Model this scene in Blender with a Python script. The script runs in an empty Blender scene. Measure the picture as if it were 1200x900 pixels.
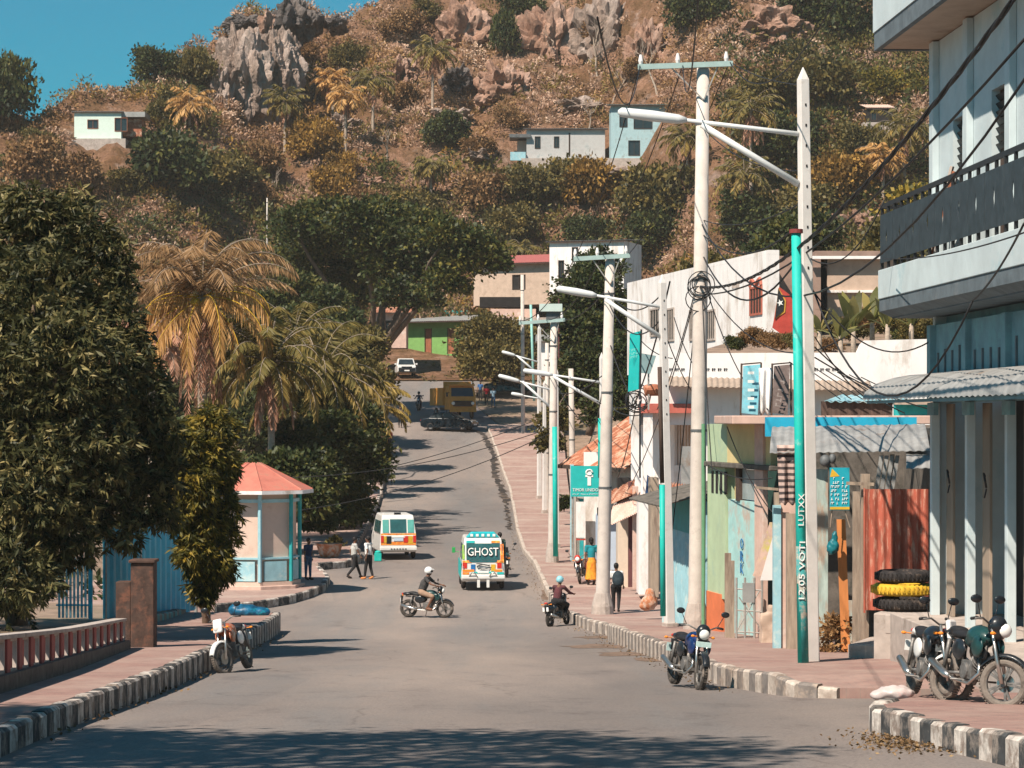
import bpy, math, random
import numpy as np
from mathutils import Vector, Matrix, noise as mnoise
random.seed(7); RNG=np.random.default_rng(11)
SC=bpy.context.scene; COL=SC.collection
F=3000.0
def P(px,py,z): return Vector(((px-600)*z/F, z, (490-py)*z/F))
def X_(px,z): return (px-600)*z/F
def Z_(py,z): return (490-py)*z/F
# ---------------------------------------------------------------- materials
def srgb(r,g,b):
    f=lambda c:(c/255/12.92) if c/255<=0.04045 else ((c/255+0.055)/1.055)**2.4
    return (f(r),f(g),f(b))
MATS={}
def mat(name,col,rough=0.75,var=0.16,scale=3.0,bump=0.15,metal=0.0,col2=None,amt=0.5,scale2=1.2,stretch=(1,1,1),spec=0.3,coat=0.0):
    """procedural painted / stained surface: fine mottling plus patches of a second colour"""
    if name in MATS: return MATS[name]
    m=bpy.data.materials.new(name); m.use_nodes=True; nt=m.node_tree; N=nt.nodes; L=nt.links
    b=N['Principled BSDF']; b.inputs['Roughness'].default_value=rough; b.inputs['Metallic'].default_value=metal
    b.inputs['Specular IOR Level'].default_value=spec; b.inputs['Coat Weight'].default_value=coat
    tc=N.new('ShaderNodeTexCoord'); mp=N.new('ShaderNodeMapping'); mp.inputs['Scale'].default_value=stretch
    L.new(tc.outputs['Object'],mp.inputs['Vector'])
    n1=N.new('ShaderNodeTexNoise'); n1.inputs['Scale'].default_value=scale; n1.inputs['Detail'].default_value=8; n1.inputs['Roughness'].default_value=.65
    L.new(mp.outputs[0],n1.inputs['Vector'])
    r1=N.new('ShaderNodeValToRGB'); c=np.array(col[:3])
    lo=np.clip(c*(1-var*1.6),0,1); hi=np.clip(c*(1+var),0,1)
    r1.color_ramp.elements[0].position=.3; r1.color_ramp.elements[0].color=(*lo,1)
    r1.color_ramp.elements[1].position=.7; r1.color_ramp.elements[1].color=(*hi,1)
    L.new(n1.outputs['Fac'],r1.inputs['Fac']); out=r1.outputs[0]
    if col2 is not None:
        n2=N.new('ShaderNodeTexNoise'); n2.inputs['Scale'].default_value=scale2; n2.inputs['Detail'].default_value=10; n2.inputs['Roughness'].default_value=.7
        L.new(mp.outputs[0],n2.inputs['Vector'])
        r2=N.new('ShaderNodeValToRGB'); e=r2.color_ramp.elements
        p=.72-.35*amt; e[0].position=max(0,p-.05); e[1].position=min(1,p+.08); e[0].color=(0,0,0,1); e[1].color=(1,1,1,1)
        L.new(n2.outputs['Fac'],r2.inputs['Fac'])
        mx=N.new('ShaderNodeMix'); mx.data_type='RGBA'; L.new(r2.outputs[0],mx.inputs[0]); L.new(out,mx.inputs[6]); mx.inputs[7].default_value=(*col2,1); out=mx.outputs[2]
    L.new(out,b.inputs['Base Color'])
    if bump:
        bp=N.new('ShaderNodeBump'); bp.inputs['Strength'].default_value=bump; bp.inputs['Distance'].default_value=.03
        L.new(n1.outputs['Fac'],bp.inputs['Height']); L.new(bp.outputs[0],b.inputs['Normal'])
    MATS[name]=m; return m
def leafmat(name,c0,c1,c2,trans=.25):
    """leaf colours spread leaf by leaf over three tones"""
    if name in MATS: return MATS[name]
    m=bpy.data.materials.new(name); m.use_nodes=True; nt=m.node_tree; N=nt.nodes; L=nt.links
    b=N['Principled BSDF']; b.inputs['Roughness'].default_value=.55; b.inputs['Specular IOR Level'].default_value=.25
    at=N.new('ShaderNodeAttribute'); at.attribute_name='tone'
    r=N.new('ShaderNodeValToRGB'); e=r.color_ramp.elements; e[0].color=(*c0,1); e[1].color=(*c2,1); k=e.new(.5); k.color=(*c1,1)
    L.new(at.outputs['Fac'],r.inputs['Fac']); L.new(r.outputs[0],b.inputs['Base Color'])
    t=N.new('ShaderNodeBsdfTranslucent'); L.new(r.outputs[0],t.inputs['Color'])
    mx=N.new('ShaderNodeMixShader'); mx.inputs[0].default_value=trans
    L.new(b.outputs[0],mx.inputs[1]); L.new(t.outputs[0],mx.inputs[2]); L.new(mx.outputs[0],N['Material Output'].inputs['Surface'])
    MATS[name]=m; return m
# ---------------------------------------------------------------- objects
def tag(o,label=None,cat=None,group=None,kind=None):
    if label: o['label']=label
    if cat: o['category']=cat
    if group: o['group']=group
    if kind: o['kind']=kind
    return o
def empty(name,loc,rz=0,label=None,cat=None,group=None,tilt=0,scale=1):
    o=bpy.data.objects.new(name,None); COL.objects.link(o); o.location=loc; o.empty_display_size=.3
    o.rotation_euler=(tilt,0,rz); o.scale=(scale,)*3
    return tag(o,label,cat,group)
def root_of(o):
    while o.parent: o=o.parent
    return o
class MB:
    def __init__(s): s.v=[]; s.f=[]; s.m=[]; s.M=None; s.k=0
    def V(s,p):
        p=Vector(p)
        if s.M is not None: p=s.M@p
        s.v.append(p[:]); return len(s.v)-1
    def face(s,ids): s.f.append(tuple(ids)); s.m.append(s.k)
    def poly(s,pts): s.face([s.V(p) for p in pts])
    def box(s,x0,x1,y0,y1,z0,z1):
        i=[s.V(p) for p in ((x0,y0,z0),(x1,y0,z0),(x1,y1,z0),(x0,y1,z0),(x0,y0,z1),(x1,y0,z1),(x1,y1,z1),(x0,y1,z1))]
        for q in ((0,3,2,1),(4,5,6,7),(0,1,5,4),(1,2,6,5),(2,3,7,6),(3,0,4,7)): s.face([i[k] for k in q])
    def cbox(s,c,d,R=None):
        """box centred at c with size d, rotated by R (3x3)"""
        ids=[]
        for sx,sy,sz in ((-1,-1,-1),(1,-1,-1),(1,1,-1),(-1,1,-1),(-1,-1,1),(1,-1,1),(1,1,1),(-1,1,1)):
            p=Vector((sx*d[0]/2,sy*d[1]/2,sz*d[2]/2))
            if R is not None: p=R@p
            ids.append(s.V(p+Vector(c)))
        for q in ((0,3,2,1),(4,5,6,7),(0,1,5,4),(1,2,6,5),(2,3,7,6),(3,0,4,7)): s.face([ids[k] for k in q])
    def bar(s,a,b,w,h=None):
        """square bar from a to b"""
        a=Vector(a); b=Vector(b); h=h or w; d=b-a; q=d.to_track_quat('X','Z').to_matrix()
        s.cbox((a+b)/2,(d.length,w,h),q)
    def tube(s,pts,r,n=8,cap=True):
        pts=[Vector(p) for p in pts]; 
        if not hasattr(r,'__len__'): r=[r]*len(pts)
        rings=[]; ref=None
        for i,p in enumerate(pts):
            d=(pts[min(i+1,len(pts)-1)]-pts[max(i-1,0)])
            if d.length<1e-9: d=Vector((0,0,1))
            d.normalize()
            if ref is None: ref=Vector((1,0,0)) if abs(d.x)<.9 else Vector((0,1,0))
            u=(ref-d*ref.dot(d)).normalized(); ref=u; w=d.cross(u)
            rings.append([s.V(p+(u*math.cos(t)+w*math.sin(t))*r[i]) for t in [2*math.pi*k/n for k in range(n)]])
        for a,b in zip(rings,rings[1:]):
            for k in range(n): s.face((a[k],a[(k+1)%n],b[(k+1)%n],b[k]))
        if cap: s.face(rings[0][::-1]); s.face(rings[-1])
    def ball(s,c,r,n=10,m=7):
        c=Vector(c); r=(r,)*3 if not hasattr(r,'__len__') else r
        top=s.V(c+Vector((0,0,r[2]))); bot=s.V(c-Vector((0,0,r[2]))); rg=[]
        for j in range(1,m):
            a=math.pi*j/m; rg.append([s.V(c+Vector((r[0]*math.sin(a)*math.cos(t),r[1]*math.sin(a)*math.sin(t),r[2]*math.cos(a)))) for t in [2*math.pi*k/n for k in range(n)]])
        for k in range(n):
            s.face((top,rg[0][k],rg[0][(k+1)%n])); s.face((bot,rg[-1][(k+1)%n],rg[-1][k]))
            for a,b in zip(rg,rg[1:]): s.face((a[k],b[k],b[(k+1)%n],a[(k+1)%n]))
    def torus(s,c,R,r,axis='y',n=28,m=8,sq=1.0):
        c=Vector(c); rg=[]
        for i in range(n):
            t=2*math.pi*i/n; row=[]
            for j in range(m):
                a=2*math.pi*j/m; q=R+r*math.cos(a); h=r*sq*math.sin(a)
                p={'y':(q*math.cos(t),h,q*math.sin(t)),'x':(h,q*math.cos(t),q*math.sin(t)),'z':(q*math.cos(t),q*math.sin(t),h)}[axis]
                row.append(s.V(c+Vector(p)))
            rg.append(row)
        for i in range(n):
            a=rg[i]; b=rg[(i+1)%n]
            for j in range(m): s.face((a[j],b[j],b[(j+1)%m],a[(j+1)%m]))
    def prism(s,poly,y0,y1):
        """(x,z) outline extruded along y"""
        a=[s.V((x,y0,z)) for x,z in poly]; b=[s.V((x,y1,z)) for x,z in poly]; n=len(poly)
        s.face(a); s.face(b[::-1])
        for k in range(n): s.face((a[(k+1)%n],a[k],b[k],b[(k+1)%n]))
    def slab(s,poly,z0,z1):
        """(x,y) outline extruded along z; z may be functions of (x,y)"""
        f0=z0 if callable(z0) else (lambda x,y:z0); f1=z1 if callable(z1) else (lambda x,y:z1)
        a=[s.V((x,y,f0(x,y))) for x,y in poly]; b=[s.V((x,y,f1(x,y))) for x,y in poly]; n=len(poly)
        s.face(a[::-1]); s.face(b)
        for k in range(n): s.face((a[k],a[(k+1)%n],b[(k+1)%n],b[k]))
    def wall(s,w,z0,z1,holes=(),t=.18,x0=0.0,y0=0.0):
        """wall in local x-z plane, thickness along +y, real openings"""
        xs=sorted({x0,x0+w}|{h[0] for h in holes}|{h[1] for h in holes}); zs=sorted({z0,z1}|{h[2] for h in holes}|{h[3] for h in holes})
        xs=[x for x in xs if x0-1e-6<=x<=x0+w+1e-6]; zs=[z for z in zs if z0-1e-6<=z<=z1+1e-6]
        nx=len(xs)-1; nz=len(zs)-1
        def solid(i,j):
            if i<0 or j<0 or i>=nx or j>=nz: return False
            cx=(xs[i]+xs[i+1])/2; cz=(zs[j]+zs[j+1])/2
            return not any(h[0]<cx<h[1] and h[2]<cz<h[3] for h in holes)
        for i in range(nx):
            for j in range(nz):
                if not solid(i,j): continue
                a,b,c,d=xs[i],xs[i+1],zs[j],zs[j+1]
                s.poly([(a,y0,c),(b,y0,c),(b,y0,d),(a,y0,d)]); s.poly([(b,y0+t,c),(a,y0+t,c),(a,y0+t,d),(b,y0+t,d)])
                if not solid(i-1,j): s.poly([(a,y0+t,c),(a,y0,c),(a,y0,d),(a,y0+t,d)])
                if not solid(i+1,j): s.poly([(b,y0,c),(b,y0+t,c),(b,y0+t,d),(b,y0,d)])
                if not solid(i,j-1): s.poly([(a,y0+t,c),(b,y0+t,c),(b,y0,c),(a,y0,c)])
                if not solid(i,j+1): s.poly([(a,y0,d),(b,y0,d),(b,y0+t,d),(a,y0+t,d)])
    def corr(s,A,B,C,period=.15,amp=.02,n2=2,sag=0.0,thick=.006):
        """corrugated sheet; A->B across the ribs, A->C along them"""
        A,B,C=Vector(A),Vector(B),Vector(C); u=B-A; v=C-A; nn=u.cross(v).normalized(); n1=max(4,int(u.length/period*6)); n1=min(n1,420)
        row=[]
        for j in range(n2+1):
            t=j/n2; r=[]
            for i in range(n1+1):
                q=i/n1; r.append(s.V(A+u*q+v*t+nn*(amp*math.sin(2*math.pi*q*u.length/period)+sag*math.sin(math.pi*t))))
            row.append(r)
        for a,b in zip(row,row[1:]):
            for i in range(n1): s.face((a[i],a[i+1],b[i+1],b[i]))
    def build(s,name,mats,parent=None,smooth=False,world=False,bevel=0,label=None,solid=0):
        me=bpy.data.meshes.new(name)
        v=s.v
        if world and parent is not None:
            L=root_of(parent).location; v=[(a[0]-L.x,a[1]-L.y,a[2]-L.z) for a in v]
        me.from_pydata(v,[],s.f)
        if not isinstance(mats,(list,tuple)): mats=[mats]
        for m in mats:
            if m: me.materials.append(m)
        if len(mats)>1: me.polygons.foreach_set('material_index',s.m)
        if smooth: me.polygons.foreach_set('use_smooth',[True]*len(me.polygons))
        me.update()
        o=bpy.data.objects.new(name,me); COL.objects.link(o); o.parent=parent
        if bevel:
            b=o.modifiers.new('b','BEVEL'); b.width=bevel; b.segments=2; b.limit_method='ANGLE'; b.angle_limit=.6
        if solid:
            b=o.modifiers.new('s','SOLIDIFY'); b.thickness=solid
        if label: o['label']=label
        return o
def fuse(mb,voxel=.02,smooth=2):
    """merge overlapping volumes into one continuous skin"""
    me=bpy.data.meshes.new('t'); me.from_pydata(mb.v,[],mb.f); o=bpy.data.objects.new('t',me); COL.objects.link(o)
    r=o.modifiers.new('r','REMESH'); r.mode='VOXEL'; r.voxel_size=voxel
    r=o.modifiers.new('q','SMOOTH'); r.iterations=smooth; r.factor=.6
    dg=bpy.context.evaluated_depsgraph_get(); dg.update(); e=o.evaluated_get(dg); me2=bpy.data.meshes.new_from_object(e)
    out=MB(); out.v=[tuple(v.co) for v in me2.vertices]; out.f=[tuple(p.vertices) for p in me2.polygons]; out.m=[0]*len(out.f)
    bpy.data.objects.remove(o); bpy.data.meshes.remove(me); bpy.data.meshes.remove(me2)
    return out
def frame(A,B,z=0.0):
    """local x runs A->B (ground points, left to right as seen), y goes away from the viewer, z up"""
    A=Vector((A[0],A[1],z)); B=Vector((B[0],B[1],z)); u=(B-A).normalized(); n=Vector((-u.y,u.x,0))
    return Matrix(((u.x,n.x,0,A.x),(u.y,n.y,0,A.y),(0,0,1,A.z),(0,0,0,1))),(B-A).length
def text(s,w,h,m,M,parent,name='lettering',depth=.006,world=False):
    """lettering as real thin geometry fitted to w x h, in local x-z plane facing -y"""
    cu=bpy.data.curves.new('t','FONT'); cu.body=s; cu.extrude=.02; cu.resolution_u=2; cu.align_x='CENTER'
    o=bpy.data.objects.new('t',cu); COL.objects.link(o); dg=bpy.context.evaluated_depsgraph_get(); dg.update()
    me=bpy.data.meshes.new_from_object(o.evaluated_get(dg)); bpy.data.objects.remove(o)
    vs=[v.co.copy() for v in me.vertices]; fs=[tuple(p.vertices) for p in me.polygons]; bpy.data.meshes.remove(me)
    x0=min(v.x for v in vs); x1=max(v.x for v in vs); y0=min(v.y for v in vs); y1=max(v.y for v in vs)
    mb=MB(); mb.M=M
    for v in vs: mb.V(((v.x-x0)/(x1-x0)*w-w/2, -depth-v.z/.02*depth, (v.y-y0)/(y1-y0)*h-h/2))
    for f in fs: mb.face(f)
    return mb.build(name,m,parent,world=world)
# ---------------------------------------------------------------- leaves
def leaf_mesh(name,pos,dirs,length,width,tone,fold=.15):
    """diamond leaves; arrays (N,3),(N,3),(N),(N),(N)"""
    n=len(pos); d=dirs/np.maximum(np.linalg.norm(dirs,axis=1,keepdims=True),1e-6)
    r=RNG.normal(size=(n,3)); w=np.cross(d,r); w/=np.maximum(np.linalg.norm(w,axis=1,keepdims=True),1e-6)
    L=np.asarray(length).reshape(-1,1)*np.ones((n,1)); W=np.asarray(width).reshape(-1,1)*np.ones((n,1))
    nn=np.cross(d,w)
    v=np.empty((n,4,3)); mid=pos+d*L*.45+nn*L*fold*.3
    v[:,0]=pos; v[:,1]=mid-w*W/2; v[:,2]=pos+d*L; v[:,3]=mid+w*W/2
    return quads(name,v.reshape(-1,3),tone)
def quads(name,v,tone):
    n=len(v)//4; me=bpy.data.meshes.new(name); me.vertices.add(4*n); me.vertices.foreach_set('co',v.astype(np.float32).ravel())
    me.loops.add(4*n); me.loops.foreach_set('vertex_index',np.arange(4*n,dtype=np.int32))
    me.polygons.add(n); me.polygons.foreach_set('loop_start',np.arange(0,4*n,4,dtype=np.int32))
    me.update(calc_edges=True)
    a=me.attributes.new('tone','FLOAT','FACE'); a.data.foreach_set('value',np.clip(np.asarray(tone,dtype=np.float32),0,1))
    me.validate(); return me
def rdir(n):
    d=RNG.normal(size=(n,3)); return d/np.linalg.norm(d,axis=1,keepdims=True)
def lump(d,k):
    return np.array([1+.42*mnoise.noise(Vector((a[0]*2.1+q*3.7,a[1]*2.1,a[2]*2.1)))+.3*mnoise.noise(Vector((a[0]*5,a[1]*5+q*2.3,a[2]*5))) for a,q in zip(d,k)])
def crown(name,lobes,nclump,per,leaf,wid,spread=.16,droop=.3,inner=.25,up=.2,tone_sd=.18):
    """crown of leaf clumps on the skins of several lobes, (x,y,z,rx,rz)"""
    lb=np.array(lobes,float); w=lb[:,3]**2; w/=w.sum(); k=RNG.choice(len(lb),nclump,p=w)
    d=rdir(nclump); d[:,2]=np.where(d[:,2]<-.55,-d[:,2],d[:,2]); 
    rr=np.where(RNG.random(nclump)<inner,RNG.uniform(.3,.8,nclump),RNG.uniform(.82,1.06,nclump))
    rr=rr*lump(d,k)
    S=np.stack([lb[k,3],lb[k,3],lb[k,4]],1); c=lb[k,:3]+d*S*rr[:,None]
    # drop most of the clumps swallowed by another lobe
    keep=np.ones(nclump,bool)
    for i in range(len(lb)):
        q=(c-lb[i,:3])/np.array([lb[i,3],lb[i,3],lb[i,4]]); ins=(np.linalg.norm(q,axis=1)<.72)&(k!=i)
        keep&=~(ins&(RNG.random(nclump)<.85))
    c=c[keep]; d=d[keep]; k=k[keep]; n=len(c)
    ct=.5+RNG.normal(size=n)*tone_sd+RNG.normal(size=len(lb))[k]*.08
    cs=(lb[k,3]*spread)[:,None,None]
    pos=c[:,None,:]+RNG.normal(size=(n,per,3))*cs*np.array([1,1,.6])
    dr=d[:,None,:]*.8+RNG.normal(size=(n,per,3))*.7+np.array([0,0,up-droop])
    sz=RNG.uniform(.7,1.25,(n,per)); tn=ct[:,None]+RNG.normal(size=(n,per))*.08
    return leaf_mesh(name,pos.reshape(-1,3),dr.reshape(-1,3),leaf*sz.ravel(),wid*sz.ravel(),tn.ravel())
def rosettes(name,lobes,n,per,leaf,wid,droop=.55,tone_sd=.15,inner=.3):
    """whorls of long drooping leaves"""
    lb=np.array(lobes,float); w=lb[:,3]**2; w/=w.sum(); k=RNG.choice(len(lb),n,p=w); d=rdir(n)
    rr=np.where(RNG.random(n)<inner,RNG.uniform(.35,.85,n),RNG.uniform(.88,1.08,n))
    rr=rr*lump(d,k)
    S=np.stack([lb[k,3],lb[k,3],lb[k,4]],1); c=lb[k,:3]+d*S*rr[:,None]
    keep=np.ones(n,bool)
    for i in range(len(lb)):
        q=(c-lb[i,:3])/np.array([lb[i,3],lb[i,3],lb[i,4]]); keep&=~((np.linalg.norm(q,axis=1)<.75)&(k!=i)&(RNG.random(n)<.9))
    c=c[keep]; d=d[keep]; n=len(c)
    dr=d[:,None,:]*.55+rdir(n*per).reshape(n,per,3)*.9+np.array([0,0,-droop]); pos=np.repeat(c[:,None,:],per,1)+RNG.normal(size=(n,per,3))*.03
    sz=RNG.uniform(.7,1.2,(n,per)); tn=.45+RNG.normal(size=n)[:,None]*tone_sd+RNG.normal(size=(n,per))*.12
    return leaf_mesh(name,pos.reshape(-1,3),dr.reshape(-1,3),leaf*sz.ravel(),wid*sz.ravel(),tn.ravel())
def meshobj(name,me,m,parent=None,loc=None):
    if not me.materials: me.materials.append(m)
    o=bpy.data.objects.new(name,me); COL.objects.link(o); o.parent=parent
    if loc is not None: o.location=loc
    if me.materials[0]!=m:
        o.material_slots[0].link='OBJECT'; o.material_slots[0].material=m
    return o

def strokes(w,h,m,M,parent,rows=1,name='lettering'):
    """rows of small worn letter-like strokes, too small to read"""
    g=MB(); g.M=M; rh=h/rows
    for r in range(rows):
        x=-w/2; z=h/2-rh*(r+.5)
        while x<w/2-rh*.3:
            q=rh*random.uniform(.25,.5); 
            if random.random()<.8:
                if random.random()<.5: g.box(x,x+q*.3,-.006,-.001,z-rh*.3,z+rh*.3); g.box(x+q*.3,x+q,-.006,-.001,z+rh*.12,z+rh*.28)
                else: g.box(x,x+q,-.006,-.001,z-rh*.3,z-rh*.14); g.box(x+q*.35,x+q*.65,-.006,-.001,z-rh*.139,z+rh*.3)
            x+=q*1.35
    return g.build(name,m,parent,world=True)
# ---------------------------------------------------------------- terrain functions (eye of the viewer is z=0)
_zt=np.array([(-60,.5),(0,-2.05),(25,-3.3),(30,-3.6),(41,-4.35),(55,-5.15),(70,-5.95),(80,-6.28),(88,-6.2),(100,-6.02),(111,-5.87),(130,-5.5),(145,-5.15),(171,-3.8),(185,-2.4),(200,-.7),(215,.95),(235,3.0),(250,4.3),(262,7),(272,13),(285,23),(300,32),(320,42),(345,62),(370,80),(400,90),(600,98)],float)
_yy=np.arange(-60,600,1.0); _zz=np.interp(_yy,_zt[:,0],_zt[:,1])
_k=np.array([1,2,3,4,3,2,1],float); _k/=_k.sum(); _zs=np.convolve(np.pad(_zz,3,mode='edge'),_k,'valid')
def road(y): return np.interp(y,_yy,_zs)
_rg=np.array([(-300,20),(-110,28),(-66,31),(-57,31.5),(-51,33),(-46,38),(-41,42),(-37,47),(-34,51.5),(-30,52.5),(-22,53),(-18,56),(-11,64),(0,80),(15,110),(300,120)],float)
def sm(a): a=np.clip(a,0,1); return a*a*(3-2*a)
_lat=RNG.random((64,64))
def vnoise(x,y):
    xi=np.floor(x).astype(int); yi=np.floor(y).astype(int); fx=sm(x-xi); fy=sm(y-yi)
    g=lambda a,b:_lat[a%64,b%64]
    return (g(xi,yi)*(1-fx)+g(xi+1,yi)*fx)*(1-fy)+(g(xi,yi+1)*(1-fx)+g(xi+1,yi+1)*fx)*fy-.5
def fbm(x,y,s,o=4):
    r=0; a=1.0
    for i in range(o): r=r+a*vnoise(x/s+i*17.3,y/s+i*9.1); a*=.5; s=s/2.1
    return r
def terr(X,Y):
    X=np.asarray(X,float); Y=np.asarray(Y,float)
    ye=Y+np.where(Y>200,1,0)*(22*sm((X-8)/18)+14*sm((-X-26)/14))*sm((Y-205)/40)
    z=road(ye)
    rid=np.interp(X,_rg[:,0],_rg[:,1]); z=np.where(Y>262,np.minimum(z,rid+0*z),z)
    hill=sm((ye-258)/25)
    z=z+hill*(fbm(X,Y,26)*5+fbm(X+50,Y*1.3,7,3)*1.6+np.abs(fbm(X*1.6+9,Y*.5,9,3))*4.2-1.3)
    z=z+9*sm((X-7-.0*Y)/7)*sm((Y-82)/25)*(1-sm((Y-215)/40))
    z=z+2.2*sm((-X-13)/8)*sm((Y-50)/30)*(1-sm((Y-235)/25))
    z=z-sm((Y-430)/120)*40
    return z
def tz(x,y): return float(terr(x,y))
def on(px,py,y0=236.0,y1=430.0):
    """first ground point (from y0 outwards) seen under the pixel"""
    ys=np.arange(y0,y1,.5); xs=(px-600)*ys/F; zz=terr(xs,ys); pr=490-zz*F/ys
    k=np.argmax(pr<=py) if (pr<=py).any() else len(ys)-1
    return Vector((xs[k],ys[k],zz[k]))
def grid(name,xs,ys,fz,m,kind='structure',parent=None):
    X,Y=np.meshgrid(xs,ys); Z=fz(X,Y); v=np.stack([X,Y,Z],2).reshape(-1,3); nx=len(xs); ny=len(ys)
    i=(np.arange(ny-1)[:,None]*nx+np.arange(nx-1)[None,:]).ravel(); f=np.stack([i,i+1,i+nx+1,i+nx],1)
    me=bpy.data.meshes.new(name); me.vertices.add(len(v)); me.vertices.foreach_set('co',v.astype(np.float32).ravel())
    me.loops.add(4*len(f)); me.loops.foreach_set('vertex_index',f.astype(np.int32).ravel()); me.polygons.add(len(f)); me.polygons.foreach_set('loop_start',np.arange(0,4*len(f),4,dtype=np.int32))
    me.polygons.foreach_set('use_smooth',np.ones(len(f),bool)); me.update(calc_edges=True); me.materials.append(m)
    o=bpy.data.objects.new(name,me); COL.objects.link(o); 
    if kind: o['kind']=kind
    return o
# ---------------------------------------------------------------- ground materials
def nodes_mat(name):
    m=bpy.data.materials.new(name); m.use_nodes=True; nt=m.node_tree; return m,nt.nodes,nt.links,nt.nodes['Principled BSDF']
def nz(N,L,vec,scale,detail=8,rough=.6,stretch=None):
    if stretch:
        mp=N.new('ShaderNodeMapping'); mp.inputs['Scale'].default_value=stretch; L.new(vec,mp.inputs['Vector']); vec=mp.outputs[0]
    n=N.new('ShaderNodeTexNoise'); n.inputs['Scale'].default_value=scale; n.inputs['Detail'].default_value=detail; n.inputs['Roughness'].default_value=rough; L.new(vec,n.inputs['Vector']); return n.outputs['Fac']
def ramp(N,L,fac,stops):
    r=N.new('ShaderNodeValToRGB'); e=r.color_ramp.elements
    e[0].position=stops[0][0]; e[0].color=(*stops[0][1],1); e[1].position=stops[-1][0]; e[1].color=(*stops[-1][1],1)
    for p,c in stops[1:-1]: k=e.new(p); k.color=(*c,1)
    L.new(fac,r.inputs['Fac']); return r.outputs[0]
def mixc(N,L,fac,a,b,mode='MIX'):
    x=N.new('ShaderNodeMix'); x.data_type='RGBA'; x.blend_type=mode
    if isinstance(fac,float): x.inputs[0].default_value=fac
    else: L.new(fac,x.inputs[0])
    for s,i in ((a,6),(b,7)):
        if isinstance(s,tuple): x.inputs[i].default_value=(*s,1)
        else: L.new(s,x.inputs[i])
    return x.outputs[2]
def bumpn(N,L,b,h,st,dist=.02):
    p=N.new('ShaderNodeBump'); p.inputs['Strength'].default_value=st; p.inputs['Distance'].default_value=dist; L.new(h,p.inputs['Height']); L.new(p.outputs[0],b.inputs['Normal'])
# asphalt: sun bleached, dusty, with bluish worn lanes
m_road,N,L,b=nodes_mat('asphalt'); tc=N.new('ShaderNodeTexCoord').outputs['Object']
base=ramp(N,L,nz(N,L,tc,.16,6,.55,(1,.25,1)),[(.34,(.165,.145,.136)),(.5,(.222,.188,.17)),(.66,(.285,.236,.206))])
blue=ramp(N,L,nz(N,L,tc,.12,8,.7,(2.2,.22,1)),[(.44,(0,0,0)),(.66,(.75,.75,.75))])
c=mixc(N,L,blue,base,(.165,.165,.165))
pt=N.new('ShaderNodeTexVoronoi'); pt.inputs['Scale'].default_value=.1; mpp=N.new('ShaderNodeMapping'); mpp.inputs['Scale'].default_value=(1.6,.5,1); L.new(tc,mpp.inputs['Vector']); L.new(mpp.outputs[0],pt.inputs['Vector']); c=mixc(N,L,.22,c,ramp(N,L,pt.outputs['Color'],[(.2,(.75,.76,.78)),(.8,(1.15,1.12,1.08))]),'MULTIPLY')
spk=ramp(N,L,nz(N,L,tc,26,3,.8),[(.3,(.62,.62,.62)),(.52,(1,1,1)),(.75,(1.25,1.22,1.2))])
c=mixc(N,L,1.0,c,spk,'MULTIPLY')
stn=ramp(N,L,nz(N,L,tc,.9,9,.75,(1,.45,1)),[(.30,(.62,.6,.6)),(.44,(1,1,1)),(.7,(1.1,1.08,1.05))]); c=mixc(N,L,.8,c,stn,'MULTIPLY')
vo=N.new('ShaderNodeTexVoronoi'); vo.feature='DISTANCE_TO_EDGE'; vo.inputs['Scale'].default_value=.22; 
wn=N.new('ShaderNodeTexNoise'); wn.inputs['Scale'].default_value=1.1; wn.inputs['Detail'].default_value=6; L.new(tc,wn.inputs['Vector'])
L.new(mixc(N,L,.35,tc,wn.outputs['Color'],'ADD'),vo.inputs['Vector'])
crk=ramp(N,L,vo.outputs['Distance'],[(0,(.55,.55,.55)),(.006,(1,1,1))]); c=mixc(N,L,.55,c,crk,'MULTIPLY')
L.new(c,b.inputs['Base Color']); b.inputs['Roughness'].default_value=.85; b.inputs['Specular IOR Level'].default_value=.25
bumpn(N,L,b,nz(N,L,tc,30,4,.8),.5,.012)
# pavement of small red brick pavers, faded, cream bands
def pavermat(name,red,cream,bands):
    m,N,L,b=nodes_mat(name); tc=N.new('ShaderNodeTexCoord').outputs['Object']
    br=N.new('ShaderNodeTexBrick'); br.inputs['Scale'].default_value=1.0; br.inputs['Brick Width'].default_value=.21; br.inputs['Row Height'].default_value=.105; br.inputs['Mortar Size'].default_value=.006
    br.inputs['Color1'].default_value=(*red,1); br.inputs['Color2'].default_value=(red[0]*.82,red[1]*.85,red[2]*.88,1); br.inputs['Mortar'].default_value=(.2,.15,.13,1)
    L.new(tc,br.inputs['Vector']); c=br.outputs['Color']
    if bands:
        sx=N.new('ShaderNodeSeparateXYZ'); L.new(tc,sx.inputs[0]); w=N.new('ShaderNodeMath'); w.operation='PINGPONG'; w.inputs[1].default_value=bands; L.new(sx.outputs['Y'],w.inputs[0])
        d=N.new('ShaderNodeMath'); d.operation='DIVIDE'; d.inputs[1].default_value=bands; L.new(w.outputs[0],d.inputs[0])
        c=mixc(N,L,ramp(N,L,d.outputs[0],[(.80,(0,0,0)),(.84,(.55,.55,.55))]),c,cream)
    c=mixc(N,L,ramp(N,L,nz(N,L,tc,.5,8,.7),[(.38,(0,0,0)),(.68,(.8,.8,.8))]),c,cream)
    c=mixc(N,L,.8,c,ramp(N,L,nz(N,L,tc,3.5,8,.75),[(.3,(.7,.7,.7)),(.5,(1,1,1)),(.7,(1.15,1.13,1.1))]),'MULTIPLY')
    L.new(c,b.inputs['Base Color']); b.inputs['Roughness'].default_value=.85; b.inputs['Specular IOR Level'].default_value=.2; bumpn(N,L,b,br.outputs['Fac'],-.3,.01); return m
m_pave=pavermat('brick_pavers',(.30,.175,.15),(.36,.27,.23),0)
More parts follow.
